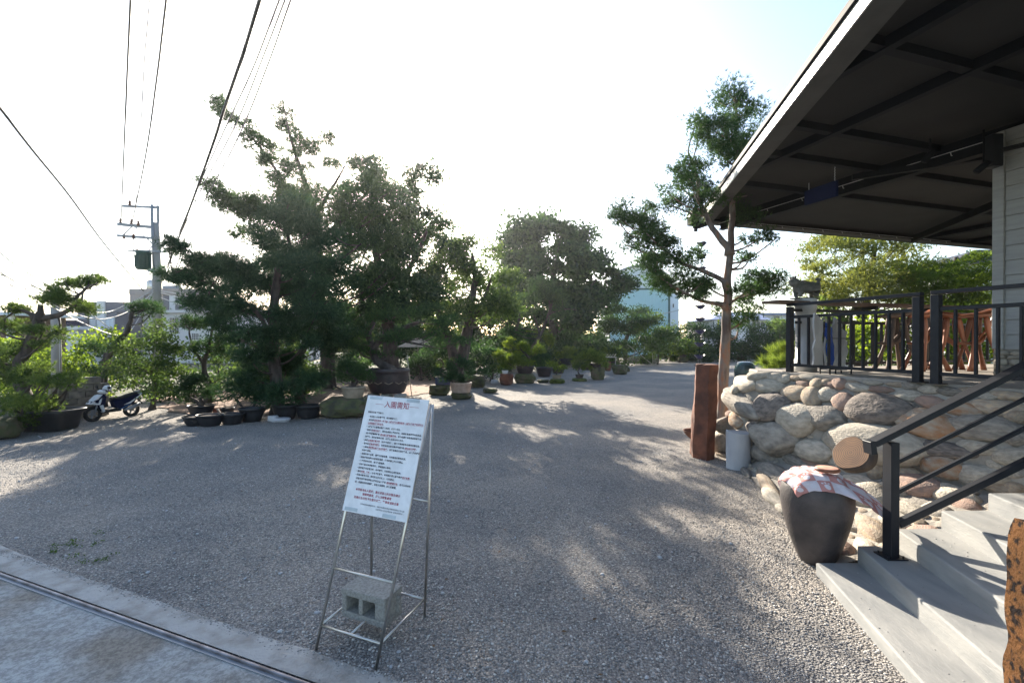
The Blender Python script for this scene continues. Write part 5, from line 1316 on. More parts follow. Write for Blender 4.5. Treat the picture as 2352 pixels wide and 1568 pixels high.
for i, (pl_g, lab, Y_, lm_, r_g) in enumerate([
    ([(560, 850), (600, 835), (640, 850), (640, 910), (560, 915)], 'low dark shrub on the red earth left of the drooping pine trunk', 16.5, 'dark', .35),
    ([(660, 860), (700, 835), (740, 850), (740, 905), (665, 910)], 'low green shrub between the drooping pine and the tallest pine trunk', 18, 'mid', .35),
    ([(770, 835), (800, 815), (850, 820), (850, 868), (775, 870)], 'low bush on the bed behind the beige pot', 21, 'pine', .42),
    ([(930, 830), (960, 810), (1000, 820), (1000, 850), (935, 855)], 'low dark bush above the patio chairs', 24, 'dark', .45),
    ([(1095, 830), (1125, 805), (1165, 815), (1160, 862), (1100, 866)], 'rounded green bush behind the flat mossy stone', 24, 'pine', .42),
    ([(1225, 825), (1250, 805), (1290, 810), (1285, 850), (1230, 852)], 'low dark bush in the bonsai row behind the lime crowns', 34, 'dark', .5),
    ([(1310, 820), (1340, 800), (1385, 800), (1430, 810), (1430, 845), (1320, 848)], 'low wide bush in the bonsai row behind the broad lime crown', 36, 'mid', .55),
    ([(1500, 815), (1530, 795), (1570, 800), (1600, 805), (1600, 826), (1505, 828)], 'low green bush behind the left end of the far bonsai row', 47, 'mid', .6),
    ([(1610, 805), (1640, 795), (1700, 800), (1760, 800), (1760, 822), (1610, 824)], 'low dark bush behind the right end of the far bonsai row', 50, 'dark', .65)]):
    shrub(lab, pl_g, Y_, .7, r_g, lm_, sp=17, dens=130 * (16 / Y_), L=.085 * Y_ / 16, W=.034 * Y_ / 16, seed=300 + i)

# ================================================================== LEFT SIDE PLANTING
# big bonsai pine with a bent arm, in the dark trough
trc = back(G(116, 994), .42)
tr = thing('dark_trough', trc, 'long dark stone trough with flared rim at far left', 'trough')
mb = MB(); vs = []; n_ = 28
for r, z in ((.80, 0), (.86, .05), (.98, .38), (1.12, .44), (1.12, .50), (1.0, .50), (.93, .40)):
    for k in range(n_):
        a = 2 * pi * k / n_; c_, s_ = cos(a), sin(a); e = .5
        vs.append(trc + V(r * .58 * abs(c_) ** e * (1 if c_ > 0 else -1), r * .40 * abs(s_) ** e * (1 if s_ > 0 else -1), z))
mb.add(vs, [(j * n_ + k, j * n_ + (k + 1) % n_, (j + 1) * n_ + (k + 1) % n_, (j + 1) * n_ + k) for j in range(6) for k in range(n_)] + [tuple(range(n_))[::-1], tuple(6 * n_ + k for k in range(n_))], True); mb.build('trough_body', M['pot_black'], tr)
mb = MB(); mb.lathe([(.5, .41), (.1, .46)], trc, 16, 1.2, .7); mb.build('soil', M['soil'], tr)
YL = trc.y
b = D(42, 935, YL); b.z = .4
tree('bonsai_pine', 'large bonsai pine with an arm bent up right, growing at far left', 'bonsai', b,
     [([trc + V(-.40, 0, .45), D(68, 925, YL), D(50, 890, YL), D(45, 840, YL), D(62, 800, YL), D(84, 750, YL), D(92, 725, YL)], .15, .09),
      ([D(88, 735, YL), D(105, 730, YL), D(140, 722, YL), D(165, 705, YL), D(180, 680, YL - .1), D(205, 655, YL - .2)], .08, .025),
      ([D(92, 725, YL), D(94, 700, YL)], .08, .05), ([D(80, 725, YL), D(40, 712, YL), D(10, 735, YL)], .05, .015)],
     lineclumps([(120, 668), (160, 650), (200, 645), (235, 650)], 12, YL, .20, 81, jit=8, flatz=.5) + lineclumps([(100, 690), (140, 680), (180, 700), (215, 705)], 13, YL, .20, 82, jit=9, flatz=.5)
     + lineclumps([(20, 705), (60, 710)], 6, YL, .17, 83, jit=7) + lineclumps([(-20, 745), (30, 750), (70, 760), (130, 755)], 11, YL, .22, 84, jit=12, flatz=.5)
     + lineclumps([(-20, 795), (40, 805), (100, 800)], 8, YL, .24, 85, jit=12, flatz=.5) + lineclumps([(-10, 850), (50, 870), (80, 840)], 9, YL, .27, 86, jit=12)
     + lineclumps([(70, 880), (120, 875), (170, 870)], 9, YL - .4, .2, 87, jit=7, flatz=.5) + fillpoly([(-30, 930), (30, 915), (90, 925), (100, 960), (60, 985), (-30, 980)], 34, YL - .7, .5, .26, 88), 'midpine', dens=230, L=.10, W=.008, sub=8, frac=.9, k=.35, maxr=.04)
# round bright bush
b = D(345, 880, 14.2); b.z = 0
shrub('round bright topped bush in front of the utility pole', [(265, 800), (300, 755), (360, 740), (410, 765), (430, 820), (420, 880), (330, 905), (280, 880)], 14.2, 1.0, .42, 'mid', sp=38, dens=190, L=.085, W=.035, seed=91)
# leaning bare arm pine
b = D(235, 900, 14.8); b.z = 0
tree('bonsai_pine', 'pine with a dark arm curving up over the round bush to a small tuft', 'bonsai', b,
     [([b, D(240, 860, 14.8), D(245, 810, 14.8)], .12, .08), ([D(240, 830, 14.8), D(268, 790, 14.7), D(292, 760, 14.6), D(300, 730, 14.6), D(303, 700, 14.6)], .10, .05)],
     lineclumps([(310, 705), (345, 700), (355, 715)], 9, 14.5, .22, 92, jit=7) + fillpoly([(180, 800), (230, 780), (290, 790), (300, 840), (260, 870), (190, 860)], 36, 14.8, .8, .34, 93), 'pine', dens=200, L=.11, W=.009, frac=.8)
b = G(475, 930)
tree('bonsai_pine', 'small twisted pine with open upper pads left of the drooping pine', 'bonsai', b,
     [([b, D(478, 880, b.y), D(468, 840, b.y), D(480, 800, b.y), D(490, 740, b.y)], .11, .035), ([D(470, 840, b.y), D(440, 790, b.y), D(435, 755, b.y)], .05, .02)],
     lineclumps([(420, 745), (455, 738), (500, 735), (510, 700)], 14, b.y, .24, 95, jit=10, flatz=.5) + lineclumps([(440, 790), (500, 800), (520, 770)], 10, b.y, .25, 96, jit=12) + fillpoly([(430, 880), (470, 850), (540, 850), (560, 900), (520, 935), (430, 920)], 32, b.y, .5, .26, 97), 'pine', dens=170, L=.12, W=.010, frac=.9)
shrub('yellowish bush behind the scooter wall below the grey house', [(130, 790), (200, 775), (270, 770), (290, 830), (280, 900), (140, 900)], 17, 1.2, .5, 'lime', sp=40, dens=100, L=.10, W=.045, seed=101)
shrub('bright leafy bush by the short concrete pole', [(-10, 780), (60, 790), (130, 800), (150, 850), (130, 930), (-10, 930)], 16, 1.0, .5, 'lime', sp=40, dens=95, L=.10, W=.045, seed=102)
shrub('dark bush behind the scooter under the round bright bush', [(270, 860), (330, 850), (420, 860), (430, 930), (300, 930)], 16.5, .8, .42, 'dark', sp=38, dens=110, L=.10, W=.045, seed=103)
shrub('green bush beyond the small twisted pine', [(420, 820), (480, 790), (540, 800), (570, 850), (560, 900), (430, 900)], 19, 1.0, .5, 'mid', sp=38, dens=90, L=.12, W=.05, seed=104)
shrub('dim bush in the gap behind the two pine trunks', [(560, 800), (640, 780), (720, 800), (730, 870), (570, 880)], 24, 1.2, .7, 'mid', sp=38, dens=70, L=.15, W=.06, seed=105)

# distant tree line closing the view
t = thing('far_tree_line', (0, 75, 0)); tag(t, 'low dark belt of distant trees beyond the garden edge', 'tree belt')
cl_ = []
for k in range(120):
    x = -75 + 150 * k / 119 + rnd.uniform(-1, 1); y = 66 + rnd.uniform(-4, 4)
    if abs(x * 66 / y + 72) < 0: continue
    h_ = rnd.uniform(2.0, 3.6) if x > -35 else rnd.uniform(1.2, 2.2)
    cl_.append(((x, y, h_ * .5), (1.7, 1.7, h_ * .6)))
foliage('foliage', cl_, LM['dark'], t, 'leaf', 22, .45, .17, 8, 6, .3, kindtag='stuff')
cl2 = [((c[0] , c[1] + 3, .3), (.5, .5, .3)) for c, r in cl_[:2]]
mb = MB(); 
for c, r in cl_[::3]: mb.tube([(c[0], c[1], -.1), (c[0], c[1], c[2] + .5)], .12, 5)
q_ = mb.build('trunks', M['bark'], t); q_['kind'] = 'stuff'

# ================================================================== BUILDINGS
def window(parent, x0, x1, y0, y1, Y, frame='winframe', bars=0, hbars=0, depth=.12, glass='glass', proud=.03):
    a, b = D(x0, y1, Y), D(x1, y0, Y)
    mb = MB(); mb.box(a.x, b.x, Y - proud, Y + depth, a.z, b.z)
    w = mb.build('window', M[glass], parent)
    t_ = max(.05, (b.x - a.x) * .06)
    def sub(nm, x0_, x1_, z0_, z1_, d):
        mb = MB(); mb.box(x0_, x1_, Y - proud - d, Y - proud - .002, z0_, z1_); o = mb.build(nm, M[frame], parent); o.parent = w
    sub('frame', a.x - t_, b.x + t_, b.z, b.z + t_, .05); sub('sill', a.x - t_, b.x + t_, a.z - t_, a.z, .09)
    sub('frame', a.x - t_, a.x, a.z, b.z, .05); sub('frame', b.x, b.x + t_, a.z, b.z, .05)
    for i in range(bars): x = a.x + (b.x - a.x) * (i + 1) / (bars + 1); sub('window_bar', x - t_ * .25, x + t_ * .25, a.z, b.z, .03)
    for i in range(hbars): z = a.z + (b.z - a.z) * (i + 1) / (hbars + 1); sub('window_bar', a.x, b.x, z - t_ * .25, z + t_ * .25, .045)
    return w
def boxpart(parent, nm, x0, x1, y0, y1, Y, dep, m, top=None, zb=None):
    a, b = D(x0, y1, Y), D(x1, y0, Y); mb = MB(); mb.box(a.x, b.x, Y, Y + dep, zb if zb is not None else a.z, b.z); return mb.build(nm, M[m], parent)
# white villa with raw parapet
h1_ = thing('villa', (D(380, 780, 42).x, 44, 0), 'off white villa with raw concrete parapet and barred windows behind the utility pole', 'house')
boxpart(h1_, 'wall', 268, 640, 716, 800, 42, 9, 'whitewall', zb=0)
boxpart(h1_, 'roof_slab', 262, 650, 712, 718, 41.6, 9.8, 'whitewall')
boxpart(h1_, 'parapet', 298, 330, 666, 711.9, 42.3, .25, 'roofconc')
boxpart(h1_, 'parapet', 330, 488, 672, 711.9, 42.5, .25, 'roofconc')
boxpart(h1_, 'parapet_cap', 296, 490, 663, 676, 42.2, .6, 'roofconc')
boxpart(h1_, 'grey_panel', 334, 388, 679, 711.9, 42.35, .12, 'greywall'); boxpart(h1_, 'grey_panel', 402, 486, 679, 711.9, 42.35, .12, 'greywall')
boxpart(h1_, 'pillar', 389, 401, 678, 711.9, 42.25, .2, 'whitewall')
for x in (352, 368, 430, 446, 462): boxpart(h1_, 'railing_post', x, x + 1.4, 686, 711.9, 42.2, .06, 'galv')
window(h1_, 391, 412, 730, 764, 42, bars=3, hbars=5); window(h1_, 442, 457, 766, 780, 42, bars=3, hbars=3); window(h1_, 303, 330, 724, 760, 42, bars=4, hbars=3)
mb = MB(); c = D(325, 711, 43.5); mb.lathe([(.75, 0), (.75, .9), (.6, 1.15), (.2, 1.22)], c, 20); tag(mb.build('water_tank', M['steel'], h1_))
mb = MB(); c = D(353, 676, 44); mb.lathe([(.55, 0), (.55, 1.25), (.3, 1.4)], c, 20); mb.build('water_tank', M['steel'], h1_)
mb = MB(); a, b = D(378, 662, 43), D(412, 662, 43); mb.tube([a, b], .28, 14); mb.build('solar_tank', M['galv'], h1_)
mb = MB(); mb.obox((a + b) / 2 + V(.1, .6, -.45), V(.85, 0, 0), V(0, .6, .35), V(0, -.02, .03)); mb.build('solar_panel', M['glass'], h1_)
for x in (382, 407):
    p = D(x, 664, 43.1); mb = MB(); mb.bar(p, V(p.x, p.y, D(x, 674, 43).z - .05), .06, .06); mb.build('tank_support', M['galv'], h1_)
h2_ = thing('grey_house', (D(225, 780, 39).x, 41, 0), 'dark grey rendered house left of the villa with white framed windows', 'house')
boxpart(h2_, 'wall', 178, 268, 693, 800, 39, 2.6, 'greywall', zb=0)
boxpart(h2_, 'pillar', 222, 240, 691, 800, 38.8, .19, 'whitewall', zb=0); boxpart(h2_, 'parapet', 240, 298, 694, 716, 38.9, .09, 'greywall')
boxpart(h2_, 'wall_groove', 200, 205, 723, 776, 38.93, .06, 'glass')
window(h2_, 209, 220, 724, 752, 39, bars=1, hbars=3, glass='whitewall'); window(h2_, 244, 262, 730, 756, 38.9, bars=1, hbars=4, glass='palemetal')
for x in (231, 284): 
    p = D(x, 692, 38.9); mb = MB(); mb.tube([p - V(0, 0, .3), p + V(0, 0, .35)], .02, 5); mb.build('rebar', M['rust'], h2_)
h3_ = thing('low_house', (D(130, 780, 36).x, 38, 0), 'low beige house with flat roof seen between the bonsai and the grey house', 'house')
boxpart(h3_, 'wall', 20, 178, 756, 800, 36, 5, 'whitewall', zb=0); boxpart(h3_, 'roof_slab', 15, 180, 749, 757, 35.7, 5.6, 'whitewall'); boxpart(h3_, 'parapet', 134, 178, 735, 748.9, 38, 2.6, 'greywall')
mb = MB(); a = D(138, 748.5, 37); mb.add([a, a + V(1.1, 0, 0), a + V(.3, 0, .45), a + V(0, 0, .5), a + V(0, 1, 0), a + V(1.1, 1, 0), a + V(.3, 1, .45), a + V(0, 1, .5)], [(0, 1, 2, 3), (4, 5, 6, 7), (0, 1, 5, 4), (1, 2, 6, 5), (2, 3, 7, 6), (3, 0, 4, 7)]); mb.build('skylight', M['navy'], h3_)
h4_ = thing('shed', (D(0, 780, 22).x, 23, 0), 'dark shed with pale post cut off by the left edge', 'shed')
boxpart(h4_, 'wall', -60, 12, 724, 800, 22, 3, 'darkwood', zb=0); boxpart(h4_, 'roof_slab', -70, 24, 716, 723, 21.6, 3.8, 'palemetal'); boxpart(h4_, 'post', 14, 24, 724, 800, 21.8, .2, 'whitewall', zb=0)
# teal metal building
ms_ = thing('metal_building', (D(1480, 780, 62).x, 66, 0), 'tall teal and white corrugated metal building with arched gable', 'building')
Ym = 62
a, b = D(1400, 780, Ym), D(1536, 780, Ym)
def roofz(x): f = (x - 1400) / 136; return D(0, 613 + 95 * (f - .5) ** 2, Ym).z
mb = MB(); nseg = 16; top = [V(a.x + (b.x - a.x) * i / nseg, Ym, roofz(1400 + 136 * i / nseg)) for i in range(nseg + 1)]
vs = [V(p.x, Ym, 0) for p in top] + top + [V(p.x, Ym + 9, 0) for p in top] + [V(p.x, Ym + 9, p.z) for p in top]; n1 = nseg + 1
fs = [(i, i + 1, n1 + i + 1, n1 + i) for i in range(nseg)] + [(2 * n1 + i, 3 * n1 + i, 3 * n1 + i + 1, 2 * n1 + i + 1) for i in range(nseg)] + [(n1 + i, n1 + i + 1, 3 * n1 + i + 1, 3 * n1 + i) for i in range(nseg)] + [(0, n1, 3 * n1, 2 * n1), (nseg, 2 * n1 + nseg, 3 * n1 + nseg, n1 + nseg)]
mb.add(vs, fs); mb.build('wall', M['palemetal'], ms_)
mb = MB(); zt_ = D(0, 664, Ym).z
mb.box(a.x, b.x, Ym - .05, Ym - .01, 0, zt_); mb.build('lower_cladding', M['tealmetal'], ms_)
mb = MB(); mb.box(a.x, b.x - 1.3, Ym - .12, Ym - .052, zt_ - .1, zt_ + .12); mb.build('band', M['greenmetal'], ms_)
k = 0
for i in range(34):
    x = a.x + (b.x - a.x) * (i + .5) / 34; mb = MB(); mb.box(x - .03, x + .03, Ym - .10, Ym - .052, .2, zt_ - .13); mb.build('cladding_rib', M['tealmetal'], ms_)
for i in range(34):
    x = a.x + (b.x - a.x) * (i + .5) / 34; mb = MB(); mb.box(x - .03, x + .03, Ym - .05, Ym - .002, zt_ + .15, roofz(1400 + 136 * (i + .5) / 34) - .25); mb.build('cladding_rib', M['palemetal'], ms_)
mb = MB(); tt_ = [p + V(0, -.3, .05) for p in top]; mb.tube(tt_, .18, 6); mb.build('roof_edge', M['galv'], ms_)
c1_ = D(1555, 780, Ym + 1); mb = MB(); mb.box(b.x + .02, c1_.x, Ym + .3, Ym + 9, 0, D(0, 672, Ym).z); mb.build('side_wing', M['palemetal'], ms_)
mb = MB(); mb.box(b.x - .12, b.x + .15, Ym - .13, Ym - .055, 0, D(0, 633, Ym).z); mb.build('corner_trim', M['greenmetal'], ms_)
window(ms_, 1424, 1447, 643, 662, Ym, bars=6); window(ms_, 1498, 1516, 718, 726, Ym, frame='greenmetal'); window(ms_, 1545, 1547.5, 698, 706, Ym + .3)
# low white house, mid right
lw = thing('low_house', (D(1700, 780, 60).x, 62, 0), 'low white house with blue grey hipped roof right of the reddish trunk', 'house')
Yw = 58
boxpart(lw, 'wall', 1640, 1765, 733, 800, Yw, 9, 'whitewall', zb=0)
mb = MB(); a, b, c, d = D(1632, 734, Yw - .5), D(1772, 734, Yw - .5), D(1735, 717, Yw + 4), D(1665, 717, Yw + 4); e, f = b + V(0, 9.5, 0), a + V(0, 9.5, 0)
mb.add([a, b, c, d, e, f], [(0, 1, 2, 3), (1, 4, 2), (4, 5, 3, 2), (5, 0, 3), (0, 5, 4, 1)]); mb.build('roof', M['bluroof'], lw)
window(lw, 1716, 1722, 737, 752, Yw); window(lw, 1727, 1755, 738, 750, Yw, bars=2); window(lw, 1655, 1672, 738, 750, Yw, bars=1)
for i in range(5):
    x = 1668 + 16 * i; p, q = D(x, 733.3, Yw - .52), D(1680 + 11 * i, 717, Yw + 3.9); mb = MB(); mb.bar(p + V(0, 0, .03), q + V(0, 0, .03), .07, .05); mb.build('roof_seam', M['palemetal'], lw)
lw2 = thing('low_house', (D(1790, 780, 70).x, 72, 0), 'farther pale house with flat grey roof peeping beside the corner post', 'house')
boxpart(lw2, 'wall', 1750, 1850, 722, 800, 70, 8, 'whitewall', zb=0); boxpart(lw2, 'roof_slab', 1745, 1856, 718, 723, 69.5, 9, 'bluroof')
window(lw2, 1776, 1790, 726, 736, 70)
yp = thing('yellow_post', (D(1648, 780, 52).x, 52, 0), 'thin yellow post before the low white house', 'post')
mb = MB(); a = D(1650, 760, 52); mb.tube([V(a.x, 52, 0), D(1650, 733, 52)], .10, 8); mb.build('pole', flat('yellow_paint', (.55, .48, .03)), yp)
# dark tiled roof beyond the pines
dk = thing('tiled_roof_house', (D(2260, 780, 30).x + 2, 32, 0), 'house with dark tiled roof peeping under the eave at right', 'house')
mb = MB(); a, b = D(2185, 602, 30), D(2420, 602, 30); r = D(2238, 575, 32.5); r2 = D(2420, 575, 32.5)
mb.add([a, b, r2, r, a + V(0, 5, 0), b + V(0, 5, 0)], [(0, 1, 2, 3), (4, 5, 2, 3), (0, 3, 4), (1, 2, 5), (0, 4, 5, 1)]); mb.build('roof', M['darkroof'], dk)
for k in range(7):
    f = (k + .5) / 7; p, q = a + (r - a) * f, b + (r2 - b) * f; mb = MB(); mb.bar(p + V(0, -.04, .05), q + V(0, -.04, .05), .12, .07); mb.build('tile_course', M['darkroof'], dk)
mb = MB(); mb.box(a.x + .6, b.x, 30.6, 34.4, 0, a.z); mb.build('wall', M['whitewall'], dk)
# hills
def hill(name, x0, x1, Y, h, seed, dep=120):
    mb = MB(); nx, ny = 60, 12; vs = []
    for j in range(ny + 1):
        for i in range(nx + 1):
            fx, fy = i / nx, j / ny; x = x0 + (x1 - x0) * fx; y = Y + dep * fy
            e = sin(pi * fx) ** .6 * sin(pi * min(1, fy * 1.0)) ** .8
            z = h * e * (.75 + .5 * mnoise.noise(Vector((x * .008, y * .008, seed))) + .12 * mnoise.noise(Vector((x * .05, y * .05, seed)))); vs.append((x, y, max(-.5, z - .5)))
    mb.add(vs, [(j * (nx + 1) + i, j * (nx + 1) + i + 1, (j + 1) * (nx + 1) + i + 1, (j + 1) * (nx + 1) + i) for j in range(ny) for i in range(nx)], True)
    return tag(mb.build(name, M['hill']), kind='structure')
hill('hills', -800, -280, 480, 34, 2)

# ================================================================== UTILITY POLES AND WIRES
YP = 20.0
up_ = thing('utility_pole', (D(362, 780, YP).x, YP, 0), 'tall concrete utility pole with three cross arms and a green transformer', 'utility pole')
def PP(x, y, d=0): return D(x, y, YP + d)
bt = PP(363, 780); mb = MB(); mb.tube([V(bt.x, YP, -.1), PP(361, 640), PP(357, 512)], [.20, .165, .15], 16); mb.build('pole', M['pipe'], up_)
def arm(nm, a, b, w=.09, m='galv'): mb = MB(); mb.bar(a, b, w, w); mb.build(nm, M[m], up_)
arm('cross_arm', PP(280, 473, -.2), PP(368, 477, .2)); arm('cross_arm', PP(271, 515, -.25), PP(352, 522, -.15), .12); arm('cross_arm', PP(270, 541, -.25), PP(352, 547, -.17), .10); arm('cross_arm', PP(293, 575, -.25), PP(382, 578, -.22), .07)
arm('upright', PP(349, 470, -.1), PP(350, 545, -.19), .10); arm('upright', PP(363, 472, .05), PP(364, 545, .17), .10)
arm('strut', PP(308, 519, -.35), PP(352, 562, -.2), .05); arm('strut', PP(282, 541, -.35), PP(303, 521, -.35), .04); arm('strut', PP(340, 577, -.3), PP(352, 562, -.22), .04)
mb = MB(); c = PP(330, 619, -.3); mb.lathe([(.24, 0), (.27, .03), (.27, .68), (.29, .70), (.29, .76), (.2, .80)], c - V(0, 0, .0) , 24)
tf = mb.build('transformer', M['greenmetal'], up_)
for k in range(8):
    a_ = pi + k * pi / 7; mb = MB(); mb.bar(c + V(.29 * cos(a_), .29 * sin(a_), .1), c + V(.29 * cos(a_), .29 * sin(a_), .6), .02, .06, up=(cos(a_), sin(a_), 0)); o = mb.build('cooling_fin', M['greenmetal'], up_); o.parent = tf
mb = MB(); mb.tube([c + V(-.1, 0, .78), c + V(-.28, 0, .86)], [.05, .03], 8); mb.build('bushing', M['rust'], up_)
mb = MB(); mb.box(c.x + .2, bt.x, YP - .35, YP - .1, c.z - .1, c.z + .05); mb.build('bracket', M['galv'], up_)
def insul(x, y, h=.22, s=.07, m='rust'):
    p = PP(x, y, -.25); mb = MB(); mb.lathe([(s * .4, 0), (s, .03), (s * .5, .06), (s, .10), (s * .5, .13), (s * .9, .17), (s * .3, h)], p, 12); mb.build('insulator', M[m], up_)
for x, y in ((298, 472), (277, 513), (302, 515), (318, 519), (307, 549), (285, 549)): insul(x, y)
for a, b in (((306, 545), (312, 617)), ((312, 560), (320, 640))):
    mb = MB(); mb.tube(curve_pts([PP(*a, -.3), PP(a[0] + 2, (a[1] + b[1]) / 2, -.35), PP(*b, -.3)], 4), .018, 5); mb.build('drop_cable', M['wire'], up_)
for pts in ([(331, 640), (334, 660), (352, 668)], [(340, 640), (342, 655), (354, 660)], [(350, 620), (349, 700)]):
    mb = MB(); mb.tube(curve_pts([PP(x, y, -.3) for x, y in pts], 4), .014, 5); mb.build('drop_cable', M['wire_pale'], up_)
sp2 = thing('concrete_pole', (D(127, 780, 15).x, 15, 0), 'short plain concrete pole behind the bent bonsai at left', 'pole')
a = D(125, 663, 15); bpt = D(130, 780, 15); mb = MB(); mb.tube([V(bpt.x, 15, -.1), D(129, 760, 15), a], [.14, .125, .115], 16); mb.build('shaft', M['pipe'], sp2)
mb = MB(); mb.lathe([(.12, 0), (.12, .05)], a, 12); mb.build('cap', M['galv'], sp2)
mb = MB(); mb.tube([V(bpt.x + .14, 14.95, 0), D(138, 740, 14.95)], .012, 5); mb.build('conduit', M['wire_pale'], sp2)

def wire(label, pts, r, m='wire', sag=0.0, ext=2.2):
    """pts: (x, y, distance) as seen; the wire runs on overhead past the viewer"""
    P = [D(*p) for p in pts]; P0 = P[0] + (P[0] - P[1]) * ext
    q = curve_pts([P0] + P, 6); mb = MB(); mb.tube(q, max(r * 1.7, .015), 5)
    return tag(mb.build('overhead_wire', M[m], origin=tuple(P[-1])), label, 'wire', 'overhead wires of the utility pole')
wire('overhead wire ending at the outer tip of the middle cross arm', [(300, 0, 7.5), (292, 170, 10), (284, 360, 14), (278, 512, 19.7)], .012)
wire('overhead wire ending at the inner part of the middle cross arm', [(382, 0, 7.5), (360, 180, 10), (334, 360, 14), (303, 514, 19.7)], .012)
wire('faint thin overhead wire between the two cross arm wires', [(344, 0, 9), (330, 170, 12), (318, 400, 17), (310, 480, 19.9)], .006, 'wire_pale')
wire('thick overhead cable passing in front of the tallest pine arm', [(597, 0, 6), (560, 120, 7.2), (515, 250, 8.8), (470, 385, 11.5), (385, 615, 19.8)], .017)
wire('thin overhead wire just right of the thick cable', [(642, 0, 7), (580, 160, 8.6), (515, 300, 11), (440, 465, 15), (368, 640, 19.8)], .0085)
wire('thin overhead wire, middle one of the three near the pine arm', [(655, 0, 7), (605, 130, 8.6), (535, 300, 11), (455, 450, 15), (368, 645, 19.8)], .0085)
wire('thin overhead wire, rightmost of the three near the pine arm', [(668, 0, 7), (615, 150, 8.6), (545, 320, 11), (465, 470, 15), (368, 655, 19.8)], .0085)
wire('thick dark wire coming from the left edge high above the bonsai', [(0, 248, 8), (75, 345, 9.5), (160, 450, 12), (240, 560, 15.5), (330, 668, 20)], .014)
for i, (lab, pts) in enumerate([
    ('upper sagging wire from the left edge to the utility pole', [(0, 640, 11), (110, 700, 13), (190, 742, 14.5), (260, 768, 16), (300, 760, 18), (355, 664, 20)]),
    ('second sagging wire from the left edge to the utility pole', [(0, 607, 11), (75, 655, 12.5), (150, 695, 14), (230, 718, 15.5), (290, 700, 17.5), (356, 664, 20)]),
    ('third sagging wire from the left edge to the utility pole', [(0, 625, 11), (75, 672, 12.5), (150, 712, 14), (230, 733, 15.5), (300, 712, 17.5), (356, 668, 20)]),
    ('thin top wire from the left edge reaching the short pole', [(0, 580, 11), (40, 612, 12), (90, 643, 13.4), (126, 665, 14.9)]),
    ('low wire crossing to the short concrete pole', [(0, 630, 11), (60, 652, 13), (122, 676, 14.9)]),
    ('lowest thin wire crossing to the short concrete pole', [(0, 650, 11), (60, 665, 13), (122, 681, 14.9)]),
    ('cable dropping from the bonsai toward the bushes', [(175, 700, 14), (215, 725, 15), (270, 765, 17), (330, 790, 18.5)])]):
    wire(lab, pts, .010 if i < 3 else .006, 'wire_pale' if i < 3 or i == 6 else 'wire', ext=.6 if i < 6 else .05)
for i, (y0, y1, y2) in enumerate(((668, 680, 712), (672, 690, 722), (683, 706, 735))):
    wire(('upper', 'middle', 'lower')[i] + ' pale cable running right from the utility pole toward the drooping pine', [(368, y0, 20), (430, y1, 19), (520, y2, 17.5)], .011, 'wire_pale', ext=0.02)
wire('faint power line above the low white house', [(1480, 730, 60), (1560, 712, 60), (1660, 690, 60)], .03, 'wire_pale', ext=.3)

# ================================================================== BLOCK WALL, SCOOTER, TUBS
bw_ = thing('block_wall', (D(180, 960, 13.2).x, 13.2, 0), 'low weathered concrete block wall behind the dark trough and scooter', 'wall')
w0, w1 = back(G(92, 985), .75), back(G(236, 972), 1.25); wd = (w1 - w0); wL = wd.length; wd.normalize(); wn_ = V(-wd.y, wd.x, 0)
nb_ = int(wL / .37); rr = random.Random(12)
for row in range(6):
    for i in range(nb_ + 1):
        x0 = i * .37 + (.18 if row % 2 else 0)
        if x0 > wL - .15: continue
        if row == 5 and (i < 1 or 4 > i > 2): continue
        if row == 4 and i == 0: continue
        mb = MB(); c = w0 + wd * (x0 + .18) + wn_ * rr.uniform(-.012, .012) + V(0, 0, .10 + row * .19)
        mb.obox(c, wd * .178, wn_ * .09, V(0, 0, .088), .01); mb.build('block', M['blockwall'], bw_)
mb = MB(); mb.obox(w0 + wd * wL / 2 + wn_ * .02 + V(0, 0, .5), wd * (wL / 2 - .2), wn_ * .055, V(0, 0, .48)); mb.build('mortar', M['mortar'], bw_)
for (x, y, n_, lab) in ((20, 1000, 4, 'short run of old concrete blocks at the left edge behind the mossy block'),):
    t = thing('block_stack', back(G(x, y), .8), lab, 'blocks'); p0 = back(G(x, y), .8) + V(-.7, 0, 0)
    for r_i in range(3):
        for i in range(n_):
            mb = MB(); mb.obox(p0 + V(i * .41 + .2 * (r_i % 2), .02 * r_i, .1 + r_i * .2), V(.2, 0, 0), V(0, .09, 0), V(0, 0, .095), .01); mb.build('block', M['blockwall'], t)

# scooter: nose toward the camera
F_ = G(243, 966); R_2 = G(303, 953); S_ = .71
fx_ = (F_ - R_2); fx_.z = 0; fx_.normalize(); fx_ = (fx_ + V(-.42, .0, 0)).normalized(); sx_ = V(-fx_.y, fx_.x, 0)
sc_o = (F_ + R_2) / 2 + V(-.08, -.1, 0)
sco = thing('scooter', sc_o, 'white and navy sport scooter parked by the block wall', 'scooter')
lean = .07
def SP(x, y, z): return sc_o + (fx_ * x + sx_ * (y - lean * z) + V(0, 0, z)) * S_
def sprism(nm, poly, w, m, yc=0.0, taper=None, mm=None):
    mb = MB(); o = SP(0, yc, 0); uz = (V(0, 0, 1) - sx_ * lean) * S_
    mb.prism(poly, o, fx_ * S_, uz, sx_ * w * S_ / 2); ob = mb.build(nm, M[m], sco); 
    bm_ = ob.modifiers.new('b', 'BEVEL'); bm_.width = .018; bm_.segments = 2; return ob
